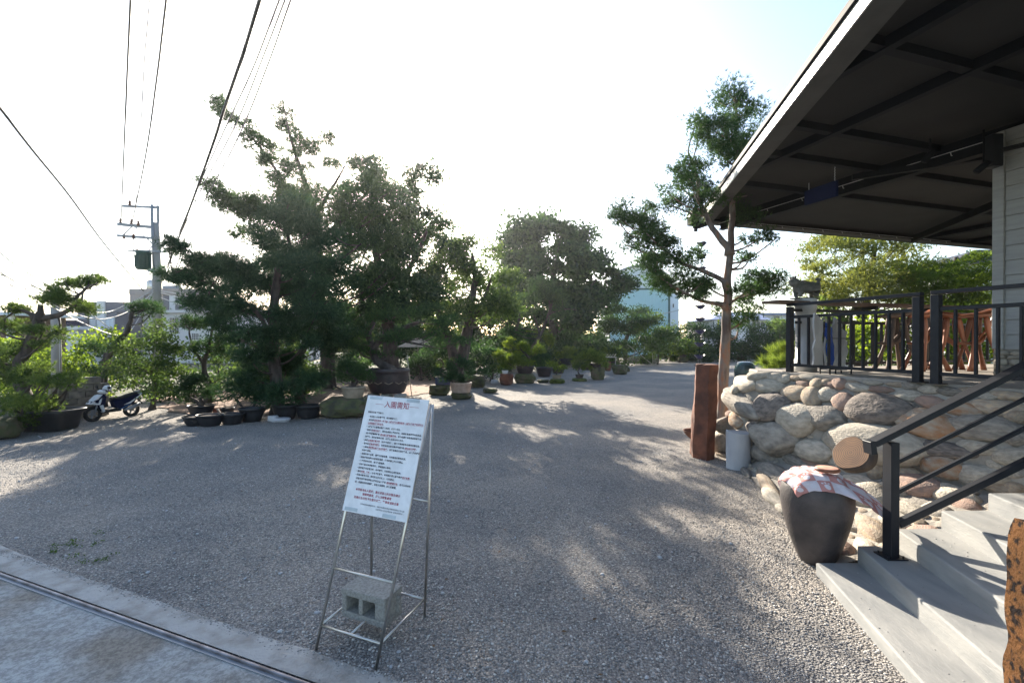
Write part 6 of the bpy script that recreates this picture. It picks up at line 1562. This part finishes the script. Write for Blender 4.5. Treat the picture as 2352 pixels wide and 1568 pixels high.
for nm, x in (('front_wheel', .66), ('rear_wheel', -.64)):
    mb = MB(); R3 = Matrix((fx_, V(0, 0, 1), sx_)).transposed()
    ring = [SP(x + .235 * cos(a), 0, .275 + .235 * sin(a)) for a in [i * 2 * pi / 24 for i in range(25)]]
    mb.tube(ring, .052 * S_ / .78, 8, caps=False); w_ = mb.build(nm, M['rubber'], sco)
    for k in range(5):
        a = k * 2 * pi / 5; mb = MB(); mb.bar(SP(x, 0, .275), SP(x + .19 * cos(a), 0, .275 + .19 * sin(a)), .03, .025); o = mb.build('spoke', M['galv'], sco); o.parent = w_
    mb = MB(); mb.tube([SP(x, -.05, .275), SP(x, .05, .275)], .05, 10); o = mb.build('hub', M['galv'], sco); o.parent = w_
sprism('front_mudguard', [(.46, .50), (.62, .60), (.82, .50), (.90, .38), (.84, .40), (.66, .54), (.52, .46)], .13, 'rubber')
mb = MB(); 
for s in (-.07, .07): mb.tube([SP(.66, s, .28), SP(.50, s, .72)], .022, 7)
mb.build('fork', M['galv'], sco)
sprism('front_shield', [(.36, .36), (.44, .34), (.56, .62), (.74, .68), (.66, .78), (.46, .95), (.34, 1.0), (.26, .9)], .30, 'navy')
sprism('front_fairing', [(.50, .60), (.80, .66), (.72, .76), (.64, .745), (.66, .70), (.54, .665), (.50, .80), (.42, .86), (.46, .70)], .36, 'white')
sprism('front_fairing', [(.54, .82), (.72, .76), (.52, .96), (.38, 1.0)], .34, 'white')
sprism('leg_shield', [(.34, .34), (.42, .30), (.52, .58), (.40, .60)], .38, 'white')
for s in (-1, 1):
    mb = MB(); mb.blob(SP(.70, s * .10, .72), (.05, .05, .03), 1, .05, 2); mb.build('headlight', M['glass'], sco)
sprism('handlebar_cover', [(.20, 1.02), (.34, 1.0), (.44, 1.10), (.34, 1.16), (.22, 1.10)], .30, 'white'); 
mb = MB(); mb.tube(curve_pts([SP(.20, -.36, 1.09), SP(.28, -.16, 1.10), SP(.28, .16, 1.10), SP(.20, .36, 1.09)], 3), .018, 7); mb.build('handlebar', M['rubber'], sco)
for s in (-1, 1):
    mb = MB(); mb.tube([SP(.26, s * .26, 1.10), SP(.30, s * .34, 1.22)], .008, 5); mb.obox(SP(.30, s * .37, 1.25), fx_ * .01, sx_ * .055, V(0, 0, .035), .006); mb.build('mirror', M['rubber'], sco)
sprism('footboard', [(-.22, .28), (.40, .28), (.40, .36), (-.20, .38)], .34, 'rubber')
sprism('body', [(-.20, .34), (-.02, .46), (.06, .72), (-.30, .74), (-.80, .90), (-.92, .86), (-.70, .58), (-.50, .44)], .30, 'navy')
sprism('side_trim', [(-.28, .50), (-.52, .60), (-.92, .86), (-.98, .90), (-.82, .74), (-.55, .55)], .33, 'white')
sprism('blue_trim', [(-.12, .30), (-.45, .46), (-.60, .54), (-.45, .49), (-.10, .34)], .34, 'bluesteel')
sprism('seat', [(.08, .74), (.02, .82), (-.25, .80), (-.52, .90), (-.82, .96), (-.86, .90), (-.30, .74)], .27, 'rubber')
sprism('tail_rail', [(-.78, .98), (-.98, 1.02), (-1.0, .97), (-.84, .93)], .22, 'galv')
mb = MB(); mb.tube([SP(-.30, .17, .30), SP(-.60, .19, .38), SP(-.86, .19, .50)], [.03, .055, .05], 10); mb.build('exhaust', M['galv'], sco)
mb = MB(); mb.bar(SP(-.88, 0, .70), SP(-1.02, 0, .45), .16 * S_, .02); mb.build('rear_mudguard', M['rubber'], sco)
hc = SP(.16, .0, 1.10); hm = thing('helmet', hc, 'white helmet with dark visor hanging on the scooter handlebar', 'helmet')
mb = MB(); mb.blob(hc + V(0, 0, .06), (.105, .10, .10), 1, .03, 3); mb.build('shell', M['white'], hm)
mb = MB(); mb.blob(hc + fx_ * .045 + V(0, 0, .02), (.082, .088, .05), 1, .03, 3); mb.build('visor', M['glass'], hm)

def tub(name, label, xc, yb, wpx, hpx, m='pot_black', group=None, fill=True, rim=True, sy=.8, mi=.62, dY=0, z0=0.0, n=30, plant=None, cat='planter', profile=None):
    g = G(xc, yb, z0); w = wpx / F * g.y / 2; c = back(g, w * sy * .8 + dY); c.z = z0; w = wpx / F * c.y / 2; h = hpx / F * c.y
    t = thing(name, c, label, cat, group); mb = MB()
    pr = profile or [(mi, 0), (mi + .05, .03), (.88, .62), (.93, .86), (1.0, .88), (1.0, .98), (.97, 1.0), (.90, .99), (.86, .8)]
    mb.lathe([(r * w, z * h) for r, z in pr], c, n, 1, sy, closed=False); mb.lathe([(.02 * w, .012), (mi * w, .002)], c, n, 1, sy, closed=False)
    mb.build('tub_body', M[m], t)
    mb = MB(); vs = [(.86 * w, .84 * h), (.5 * w, .9 * h), (.02 * w, .92 * h)]; mb.lathe(vs, c, n, 1, sy); mb.build('soil', M['soil'], t)
    return t, c, w, h
TB = [(450, 980, 58, 22, 'small black tub half hidden behind, at the left end of the tub row', .0, 'pot_black'),
      (483, 981, 62, 26, 'black tub leaning against its left neighbour in the tub row', 0, 'pot_black'),
      (533, 977, 56, 25, 'black tub third from the left in the tub row', 0, 'pot_black'),
      (578, 971, 58, 32, 'tall rimmed black tub in the middle of the tub row', 0, 'pot_black'),
      (655, 965, 60, 33, 'black tub right in front of the drooping pine trunk', 0, 'pot_black'),
      (708, 963, 62, 30, 'rightmost black tub of the row beside the mossy rock', 0, 'pot_black'),
      (523, 955, 30, 18, 'small dark tub behind the tub row on the red earth', 0, 'pot_black'),
      (505, 953, 34, 14, 'small red clay pot behind the tub row', 0, 'pot_red')]
for x, y, w, h, lab, dY, m in TB: tub('plastic_tub', lab, x, y, w, h, m, 'tubs in a row by the drooping pine', dY=dY)
t, c, w, h = tub('plastic_tub', 'black tub holding the small twisted plant at the left end of the row', 462, 957, 60, 24, 'pot_black', 'tubs in a row by the drooping pine')
mb = MB(); 
for k in range(5): a = k * 1.3; mb.tube(curve_pts([c + V(0, 0, h * .8), c + V(.15 * cos(a), .1 * sin(a), h + .15), c + V(.3 * cos(a), .2 * sin(a), h + .25)], 3), [.05] * 4 + [.02] * 3, 5)
mb.build('root', M['bark'], t)
cl_ = [((c.x + rnd.uniform(-.5, .5), c.y + rnd.uniform(-.2, .2), h + rnd.uniform(.4, .9)), (.25, .25, .16)) for _ in range(9)]
foliage('foliage', cl_, LM['dark'], t, 'needle', 150, .10, .009, 6, 6, .4)
# support poles near the tubs
for i, (x0, y0, x1, y1) in enumerate(((500, 940, 520, 972), (565, 965, 590, 918), (600, 950, 640, 905), (545, 918, 560, 940))):
    a, b = G(x0 if y0 > y1 else x1, max(y0, y1)), None
    b = D(x1 if y0 > y1 else x0, min(y0, y1), a.y + .4); mb = MB(); mb.tube([a, b], .035, 7)
    tag(mb.build('prop_pole', M['bark'], origin=tuple(a)), ['dark prop pole behind the third tub', 'dark prop pole leaning left over the tall rimmed tub', 'dark prop pole leaning toward the drooping pine trunk', 'thin dark prop pole on the red earth'][i], 'pole', 'wooden props of the drooping pine')

# ================================================================== ROCKS AND BONSAI ROW
def rock(label, x0, x1, yt, yb, m='rock', seed=0, dY=0, sy=.8, flat_top=True, name='rock', z0=0):
    xc = (x0 + x1) / 2; g = G(xc, yb, z0); w = (x1 - x0) / F * g.y / 2; c = back(g, w * sy * .7 + dY); c.z = z0; w = (x1 - x0) / F * c.y / 2
    yt_z = D(xc, yt, c.y - w * sy * .5).z; h = max(.06, yt_z - z0)
    mb = MB(); off = Vector((seed * 3.3, seed, 0)); vs = []
    for p in ICO[3][0]:
        k = 1 + .22 * mnoise.noise(p * 1.3 + off) + .10 * mnoise.noise(p * 3.5 + off) + .04 * mnoise.noise(p * 9 + off)
        q = Vector((p.x, p.y, p.z))
        m_ = max(abs(q.x), abs(q.y), abs(q.z)); q = q * (.5 + .5 / m_) * k
        vs.append(c + V(q.x * w * .9, q.y * w * sy * .9, min(1.0 + .03 * mnoise.noise(p * 5), max(-.1, q.z * .55 + .52)) * h))
    mb.add(vs, ICO[3][1], False)
    return tag(mb.build(name, M[m], origin=tuple(c)), label, 'rock'), c, w, h
def bonsai(label, xc, zbase, Y, potw, poth, pads, pot='pot_brown', lm='pine', lean=(0, 0), foot=None, sy=.7, padr=1.0, dens=230, prof=None, rect=False, kind='needle', L=.08):
    """potted tree; pads given as seen (x, y, rx, ry)"""
    p0 = D(xc, 780, Y); c = V(p0.x, Y, zbase); w = potw / F * Y / 2; h = poth / F * Y
    t = thing('potted_bonsai', c, label, 'bonsai', 'bonsai set out along the gravel'); mb = MB()
    if rect: mb.obox(c + V(0, 0, h / 2), V(w, 0, 0), V(0, w * sy, 0), V(0, 0, h / 2), .03); mb.obox(c + V(0, 0, h * .96), V(w * 1.06, 0, 0), V(0, w * sy * 1.06, 0), V(0, 0, h * .06), .01)
    else: mb.lathe([(r * w, z * h) for r, z in (prof or [(.70, 0), (.74, .05), (.92, .7), (.94, .84), (1, .86), (1, 1), (.9, 1), (.88, .85)])], c, 24, 1, sy)
    mb.build('pot', M[pot], t)
    mb = MB(); mb.lathe([(w * .86, h * .9), (w * .5, h * 1.0), (w * .05, h * 1.06)], c, 16, 1, sy); mb.build('soil', M['moss' if rnd.random() < .5 else 'soil'], t)
    ax = sum(p[0] for p in pads) / len(pads); ayb = min(p[1] for p in pads)
    tp_ = D(ax, ayb + 4, Y); b0 = c + V(0, 0, h * .9); hh = max(.12, tp_.z - b0.z)
    mb = MB(); wob = hh * .16
    q, rd = trunkmesh(mb, [b0, b0 + V(wob * rnd.choice((-1, 1)) + lean[0], 0, hh * .35), b0.lerp(tp_, .7) + V(wob * rnd.uniform(-1, 1), 0, 0), tp_ - V(0, 0, hh * .05)], max(.02, hh * .085), .02, 8, wob=.02, seed=rnd.random() * 9, flare=1.7)
    cl_ = []
    for (x, y, rx, ry) in pads:
        R_x, R_z = rx / F * Y, ry / F * Y; cc = D(x, y, Y)
        k = max(1, int(rx / 9)); 
        for i in range(k): cl_.append(((cc.x + (0 if k == 1 else (i / (k - 1) - .5) * 1.3 * R_x), Y + rnd.uniform(-.3, .3) * R_x, cc.z - abs((0 if k == 1 else (i / (k - 1) - .5))) * R_z * .8), (R_x * (1 if k == 1 else .55), R_x * .6, R_z * .8)))
    limbs(mb, q, rd, cl_, k=.4, maxr=.04, rmin=.008); mb.build('trunk', M['bark'], t)
    foliage('foliage', cl_, LM[lm], t, kind, dens, L * Y / 16, .006 * Y / 12, 7, 6, .7); return t
rock('squat brown stone block with moss in the far left corner', -40, 40, 962, 1012, seed=71)
# near group
rA, cA, wA, hA = rock('big mossy flat topped rock behind the notice board carrying a beige pot', 738, 856, 916, 961, seed=1, sy=.75)
bonsai('low domed pine in an oval beige pot on the big mossy rock', 811, hA - .02, cA.y + .05, 56, 27, [(760, 858, 30, 17), (800, 838, 40, 22), (835, 856, 30, 15)], 'pot_beige', 'pine', dens=300, L=.07)
# big brown pot on blocks
YB = 14.6; cB = D(890, 780, YB); zB = D(890, 906, YB - .5).z
zb_ = max(.30, zB); t = thing('big_pot', V(cB.x, YB, zb_), 'very large dark brown pot with pale zigzag band holding a leaning bonsai', 'pot')
wB = 50 / F * YB; hB = 56 / F * YB; cBv = V(cB.x, YB, zb_)
mb = MB(); mb.lathe([(p.x * wB, p.z * hB) for p in curve_pts([V(.62, 0, 0), V(.74, 0, .02), V(.80, 0, .10), V(.93, 0, .45), V(.96, 0, .80), V(1.0, 0, .86), V(1.01, 0, .95), V(.97, 0, 1.0), V(.88, 0, .98), V(.86, 0, .85)], 3)], cBv, 40, 1, .75); mb.build('pot_body', M['pot_brown'], t)
zz = []
for k in range(49):
    a = pi * 1.02 + k / 48 * pi * .96; r = wB * .925 * 1.01; zf = .40 + (.10 if (k // 4) % 2 else 0) * 0 + .10 * abs(((k / 4) % 2) - 1)
    rr_2 = wB * (.80 + (.93 - .80) * (zf - .10) / .35) * 1.035 if zf < .45 else wB * .955
    zz.append(cBv + V(rr_2 * cos(a), rr_2 * .75 * sin(a), zf * hB))
for k in range(0, 48, 8):
    mb = MB(); mb.tube(zz[k + 1:k + 8], .012, 5); mb.build('zigzag_band', M['pot_beige'], t)
mb = MB(); mb.lathe([(wB * .87, hB * .88), (wB * .4, hB * .97), (.05, hB * .99)], cBv, 24, 1, .75); mb.build('soil', M['soil'], t)
for i, x in enumerate((858, 888, 920)):
    c = D(x, 780, YB - .25 + .12 * (i % 2)); mb = MB(); mb.obox(V(c.x, c.y, zb_ / 2 - .01), V(.15, 0, 0), V(0, .2, 0), V(0, 0, zb_ / 2 - .005), .012)
    tag(mb.build('stone_block', M['cinder'], origin=(c.x, c.y, 0)), ['left', 'middle', 'right'][i] + ' grey block propping up the very large brown pot', 'block', 'blocks under the big pot')
b = cBv + V(.15, 0, hB * .9)
tree('bonsai_pine', 'wide leaning bonsai pine growing out of the very large brown pot', 'bonsai', b,
     [([b, D(866, 828, YB), D(858, 800, YB), D(885, 775, YB), D(925, 755, YB), D(960, 740, YB)], .15, .05), ([D(858, 800, YB), D(850, 770, YB), D(860, 740, YB)], .06, .03), ([D(885, 775, YB), D(960, 790, YB), D(1010, 800, YB)], .05, .015)],
     fillpoly([(800, 770), (850, 730), (930, 700), (1000, 700), (1040, 730), (1060, 770), (1080, 800), (1000, 790), (930, 800), (850, 800), (810, 800)], 34, YB, 1.1, .36, 111, .42) + lineclumps([(820, 800), (860, 810), (900, 815)], 5, YB, .2, 112), 'pine', dens=150, L=.11, W=.009, sub=8, frac=.9, k=.35)
rB, cC, wC, hC = rock('rough rock carrying the blue pot right of the big brown pot', 984, 1036, 884, 909, seed=5)
bonsai('pale stemmed sapling in a square deep blue pot on a rock', 1018, hC, cC.y, 34, 18, [(1010, 840, 16, 10), (1030, 825, 18, 10), (1000, 820, 12, 8)], 'pot_blue', 'mid', rect=True, kind='leaf', L=.08)
rC, cD, wD, hD = rock('low mossy rock under the cream tub', 1034, 1084, 902, 918, seed=7)
tt = bonsai('bushy pine in a cream tub banded with dark staves', 1059, hD, cD.y, 51, 23, [(1020, 850, 22, 14), (1060, 835, 28, 20), (1095, 850, 22, 14), (1045, 865, 30, 10)], 'pot_cream', 'pine2', dens=260, L=.09, prof=[(.80, 0), (.82, .04), (.97, .88), (1, .9), (1, 1), (.9, 1), (.88, .9)])
rock('flat mossy stone lying alone on the gravel', 1107, 1144, 892, 903, seed=9)
rock('tall dark mossy rock behind the flat mossy stone', 1070, 1116, 862, 891, seed=11)
rD, cE, wE, hE = rock('square reddish rock with a small white pot on it', 1146, 1180, 858, 885, 'redrock', seed=12)
bonsai('tiny plant in a small white pot on the square reddish rock', 1160, hE - .02, cE.y, 15, 8, [(1158, 849, 6, 5), (1166, 848, 5, 4)], 'white', 'mid', kind='leaf', L=.05)
rock('pale low boulder between the dark rock and the reddish rock', 1126, 1146, 872, 882, 'greystone', seed=13)
rE, cF_, wF, hF = rock('dark mossy pair of rocks under the wide pot', 1179, 1231, 858, 881, seed=14)
bonsai('wide bonsai with sunlit lime crown in a dark bowl on mossy rocks', 1206, hF, cF_.y, 44, 17, [(1165, 815, 26, 16), (1185, 785, 24, 15), (1220, 800, 26, 16), (1190, 830, 34, 13)], 'pot_brown', 'bright', dens=200, L=.10)
bonsai('round bonsai crown just behind the wide lime one', 1232, .35, 33, 34, 14, [(1245, 770, 24, 18), (1225, 760, 18, 12)], 'pot_black', 'bright', dens=150, L=.10)
rock('flat dark stone behind the smallest lime bonsai', 1233, 1262, 872, 879, seed=16)
rF, cG, wG, hG = rock('mossy flat base stone under the smallest lime bonsai', 1260, 1298, 870, 881, 'moss', seed=17)
bonsai('smallest lime bonsai with two pads on a mossy base stone', 1279, hG, cG.y, 22, 9, [(1268, 838, 13, 9), (1289, 848, 14, 10)], 'pot_beige', 'bright', dens=330, L=.07)
rG, cH, wH, hH = rock('mossy flat base stone right of the smallest lime bonsai', 1313, 1350, 869, 876, 'moss', seed=18)
bonsai('sparse little tree in a shallow pot on its mossy base', 1331, hH, cH.y, 20, 9, [(1322, 842, 10, 7), (1336, 836, 10, 7)], 'pot_brown', 'mid', dens=160, L=.07)
rH, cI, wI, hI = rock('upright dark rock under the broad lime bonsai crown', 1355, 1391, 843, 873, seed=19)
bonsai('broad lime crowned bonsai on the upright dark rock', 1368, hI, cI.y, 28, 8, [(1335, 835, 18, 14), (1360, 818, 28, 18), (1375, 840, 20, 10)], 'pot_brown', 'bright', dens=230, L=.09)
bonsai('bright bonsai crown behind, left of the broad lime one', 1296, .30, 34, 40, 15, [(1290, 815, 18, 12), (1308, 806, 16, 10), (1300, 822, 20, 8)], 'pot_black', 'bright', dens=170, L=.10)
bonsai('dim bonsai behind the broad lime one', 1400, .30, 36, 34, 12, [(1400, 805, 18, 10), (1392, 815, 14, 7)], 'pot_brown', 'bright', dens=150, L=.10)
rock('brown block shaped rock right of the upright rock', 1404, 1442, 838, 860, seed=21)
rock('small dark rock behind the brown block shaped rock', 1438, 1447, 844, 854, seed=22)
rock('reddish rock left of the brown block shaped rock', 1388, 1404, 830, 852, 'redrock', seed=23)
# planters behind
for i, (x, y, w, h, lab) in enumerate(((1250, 866, 40, 22, 'dark square planter behind the wide lime bonsai'), (1282, 858, 34, 16, 'dark planter box behind the smallest lime bonsai'), (1345, 850, 30, 14, 'dark planter behind the sparse little tree'))):
    tub('planter', lab, x, y, w, h, 'pot_brown', None)
# dark bollard, rope barrier poles
c = G(1478, 835); mb = MB(); mb.lathe([(.32, 0), (.34, .1), (.28, .55), (.2, .8), (.05, .86)], c, 16); tag(mb.build('black_bag', M['pot_black'], origin=tuple(c)), 'black hunched bag or stump at the far edge under the prop poles', 'bag')
pl_ = thing('bamboo_props', G(1485, 838), 'tripod of thin pale bamboo props at the far edge of the gravel', 'poles')
for a, b in (((1500, 838), (1440, 790)), ((1500, 838), (1496, 760)), ((1510, 836), (1480, 770)), ((1450, 832), (1470, 772))):
    p = G(*a); mb = MB(); mb.tube([p, D(b[0], b[1], p.y + .6)], .035, 6); mb.build('pole', M['bamboo'], pl_)
lm_ = thing('low_stone_edge', G(1470, 832), 'long low pale stone edging at the far side of the gravel', 'edging')
for k in range(9):
    p = G(1448 + 8 * k, 834); mb = MB(); mb.blob(p + V(0, .4, .25), (.22, .3, .32 + .06 * sin(k * 2)), k, .3, 2); mb.build('stone', M['wallstone'], lm_)
fr_ = thing('white_frame', G(1405, 845) + V(0, 0, 0), 'pale low wooden frame table among the far bonsai', 'frame')
p = D(1400, 820, 34); mb = MB(); mb.obox(p, V(.5, 0, 0), V(0, .3, 0), V(0, 0, .02)); mb.build('frame_top', M['bamboo'], fr_)
for i in range(5):
    q = p + V(-.4 + .2 * i, 0, .12); mb = MB(); mb.bar(q - V(.1, 0, .1), q + V(.1, 0, .1), .03, .03); mb.build('slat', M['bamboo'], fr_)
for s in (-.45, .45):
    mb = MB(); mb.bar(V(p.x + s, p.y, 0), V(p.x + s, p.y, p.z), .05, .05); mb.build('leg', M['bamboo'], fr_)
# far row of bonsai on dark rocks
for i, (rx0, rx1, ryt, ryb, pads, lab) in enumerate([
    (1533, 1562, 815, 828, [(1545, 800, 17, 12), (1552, 812, 10, 7)], 'lime bonsai at the left end of the far row'),
    (1556, 1580, 820, 832, [(1570, 796, 26, 13), (1562, 808, 12, 10)], 'wide lime bonsai over a round dark stone in the far row'),
    (1616, 1640, 816, 830, [(1615, 796, 12, 9), (1632, 806, 11, 10)], 'lopsided lime bonsai just left of the reddish trunk'),
    (1598, 1616, 810, 824, [(1600, 808, 10, 6)], 'small dim bonsai in the middle of the far row'),
    (1690, 1716, 815, 829, [(1700, 796, 15, 11), (1712, 806, 12, 7)], 'lime bonsai on a square dark rock right of the reddish trunk'),
    (1737, 1757, 822, 830, [(1740, 812, 14, 8)], 'low dim bonsai left of the terrace bush'),
    (1768, 1790, 820, 832, [(1778, 804, 18, 11), (1772, 812, 10, 6)], 'bright bonsai in a shallow pot near the terrace corner'),
    (1800, 1818, 815, 828, [(1802, 795, 18, 12)], 'bright bonsai half hidden by the terrace corner post')]):
    r_o, c_, w_, h_ = rock('dark rock under the ' + lab, rx0, rx1, ryt, ryb, seed=30 + i)
    bonsai(lab, (rx0 + rx1) / 2, h_ - .03, c_.y, (rx1 - rx0) * .75, 6, pads, 'pot_brown', 'bright', dens=190, L=.08)
rock('long dark rock in the gap of the far row', 1578, 1600, 822, 828, seed=44)

# ================================================================== PATIO BEYOND THE TREES
def cafe_table(x, y, Yd, label):
    c = D(x, 780, Yd); c.z = 0; t = thing('cafe_table', c, label, 'table', 'white patio tables beyond the trees'); mb = MB(); mb.lathe([(.42, .70), (.43, .72), (.42, .74)], c, 20); mb.build('table_top', M['white'], t)
    mb = MB(); mb.tube([c, c + V(0, 0, .70)], .03, 8); mb.build('leg', M['rubber'], t); mb = MB(); mb.lathe([(.25, 0), (.22, .02)], c, 14); mb.build('base', M['rubber'], t)
def cafe_chair(x, Yd, rz, label):
    c = D(x, 780, Yd); c.z = 0; t = thing('cafe_chair', c, label, 'chair', 'dark patio chairs beyond the trees'); R = Matrix.Rotation(rz, 3, 'Z')
    def q(a, b, z): return c + R @ V(a, b, 0) + V(0, 0, z)
    mb = MB(); mb.obox(q(0, 0, .45), R @ V(.21, 0, 0), R @ V(0, .21, 0), V(0, 0, .02), .01); mb.build('seat', M['white'], t)
    for a, b in ((-.18, -.18), (.18, -.18), (-.18, .18), (.18, .18)):
        mb = MB(); mb.bar(q(a, b, 0), q(a, b, .43 if b < 0 else .88), .03, .03); mb.build('leg', M['rubber'], t)
    mb = MB(); mb.obox(q(0, .18, .80), R @ V(.18, 0, 0), R @ V(0, .012, 0), V(0, 0, .07)); mb.build('backrest', M['rubber'], t)
cafe_table(975, 858, 27, 'round white patio table right of the big brown pot'); cafe_table(735, 846, 29, 'round white patio table seen between pine trunks'); cafe_table(870, 855, 28, 'round white patio table behind the big brown pot')
for i, (x, Yd, rz, lab) in enumerate(((955, 25, .4, 'dark patio chair with pale seat nearest the big brown pot'), (968, 26.5, 2.4, 'dark patio chair turned to the right by the round table'), (948, 28, 4.0, 'dark patio chair behind the nearest one'), (990, 25.5, 3.4, 'dark patio chair right of the round table'))): cafe_chair(x, Yd, rz, lab)
pa = D(1082, 780, 30); pa.z = 0; pp = D(960, 780, 29); pp.z = 0
pr = thing('patio_parasol', pp, 'pale beige parasol half hidden behind the patio chairs', 'parasol')
mb = MB(); mb.lathe([(1.35, 1.75), (.7, 2.05), (.05, 2.35)], pp, 8, smooth=False, closed=False); mb.build('canopy', M['pot_beige'], pr)
mb = MB(); mb.tube([pp, pp + V(0, 0, 2.35)], .03, 8); mb.build('pole', M['bamboo'], pr)
# support poles by the big pot
a = G(945, 905); mb = MB(); mb.tube([a, D(935, 815, a.y)], .018, 6); tag(mb.build('prop_pole', M['bamboo'], origin=tuple(a)), 'thin pale stake standing right of the big brown pot', 'pole')
# pale flat stones by the tubs, wooden offcuts
for i, (x0, x1, yt, yb, lab) in enumerate(((615, 640, 955, 970, 'pale grey stone between the tubs by the pine trunk'), (628, 668, 960, 970, 'flat pale stone in front of the tubs'),)):
    rock(lab, x0, x1, yt, yb, 'greystone', seed=60 + i)

# ================================================================== AIR
hz = MB(); hz.box(-820, 820, -12, 640, -1.2, 45); hzo = hz.build('haze', None)
hm_ = bpy.data.materials.new('thin_haze'); hm_.use_nodes = True; n, l = nodes(hm_); n.remove(n['Principled BSDF'])
pv = n.new('ShaderNodeVolumePrincipled'); pv.inputs['Color'].default_value = (.92, .95, 1, 1); pv.inputs['Density'].default_value = .00035; pv.inputs['Anisotropy'].default_value = .72
l.new(pv.outputs[0], n['Material Output'].inputs['Volume']); hzo.data.materials.append(hm_); tag(hzo, kind='stuff')

# ================================================================== LITTER AND WEEDS
def litter(name, N, fn, size, m, seed):
    rs = np.random.RandomState(seed); P = fn(rs, N); N = len(P); a = rs.uniform(0, 2 * pi, N); L = size * rs.uniform(.6, 1.5, N); W = L * rs.uniform(.3, .6, N); t = rs.uniform(-.35, .35, (N, 2))
    dx, dy = np.cos(a), np.sin(a); z = P[:, 2] + .012
    q = [np.stack([P[:, 0] + dx * L, P[:, 1] + dy * L, z + L * t[:, 0] * .5], 1), np.stack([P[:, 0] - dy * W, P[:, 1] + dx * W, z + .004], 1), np.stack([P[:, 0] - dx * L, P[:, 1] - dy * L, z - L * t[:, 0] * .5 + .002], 1), np.stack([P[:, 0] + dy * W, P[:, 1] - dx * W, z + .006 + L * .3 * np.abs(t[:, 1])], 1)]
    vs = np.stack(q, 1).reshape(-1, 3); me = bpy.data.meshes.new(name); me.from_pydata(vs.tolist(), [], [(4 * i, 4 * i + 1, 4 * i + 2, 4 * i + 3) for i in range(N)])
    return tag(link_mesh(name, me, m), kind='stuff')
def spill(rs, N):
    x = rs.uniform(-5.5, .6, N); d = np.abs(rs.normal(size=N)) * .05; y = 2.61 - .388 * x - d + .03; return np.stack([x, y, np.full(N, .014)], 1)
pebbles('gravel_spilled_on_threshold', 1500, None, spill, .003, .009, M['pebble'], 31)
M['deadleaf'] = mat('dead_leaf', (.20, .11, .05), (.09, .055, .03), rough=.9, scale=3)
def leafpts(rs, N):
    y = 2.6 + 14 * rs.uniform(size=N) ** 1.3; x = rs.uniform(-1.1, .42, N) * y; k = y > 2.75 - .394 * x; return np.stack([x[k], y[k], np.full(k.sum(), .004)], 1)
litter('fallen_leaves', 420, leafpts, .016, M['deadleaf'], 4)
def bedpts(rs, N):
    y = rs.uniform(12, 21, N); x = rs.uniform(-.72, -.22, N) * y; return np.stack([x, y, np.full(N, .04)], 1)
litter('bed_litter', 1500, bedpts, .05, M['deadleaf'], 6)
def steppts(rs, N):
    P = []
    for i in range(N):
        k = rs.randint(0, 5); y = rs.uniform(2.3, 4.15); x = stx[k] - .235 * (YE - y) + rs.uniform(.03, .34); P.append((x, y, stz[k] + .001))
    return np.array(P)
pebbles('grit_on_steps', 90, None, steppts, .003, .007, M['pebble'], 21)
w_ = thing('weeds', (-3.6, 4.4, 0)); w_['kind'] = 'stuff'; w_['label'] = 'sparse dark weeds creeping over the gravel by the concrete threshold'; w_['category'] = 'weeds'
wc = [((-4.9 + .9 * rnd.random(), 0, 0), 0) for _ in range(14)]
wc = [((x, 2.75 - .394 * x + .05 + rnd.random() ** 2 * .5, .012), (rnd.uniform(.03, .08), rnd.uniform(.03, .08), .02)) for (x, _, _), _2 in wc]
q_ = foliage('foliage', wc, LM['mid'], w_, 'leaf', 900, .022, .007, 5, 5, .5, kindtag='stuff')
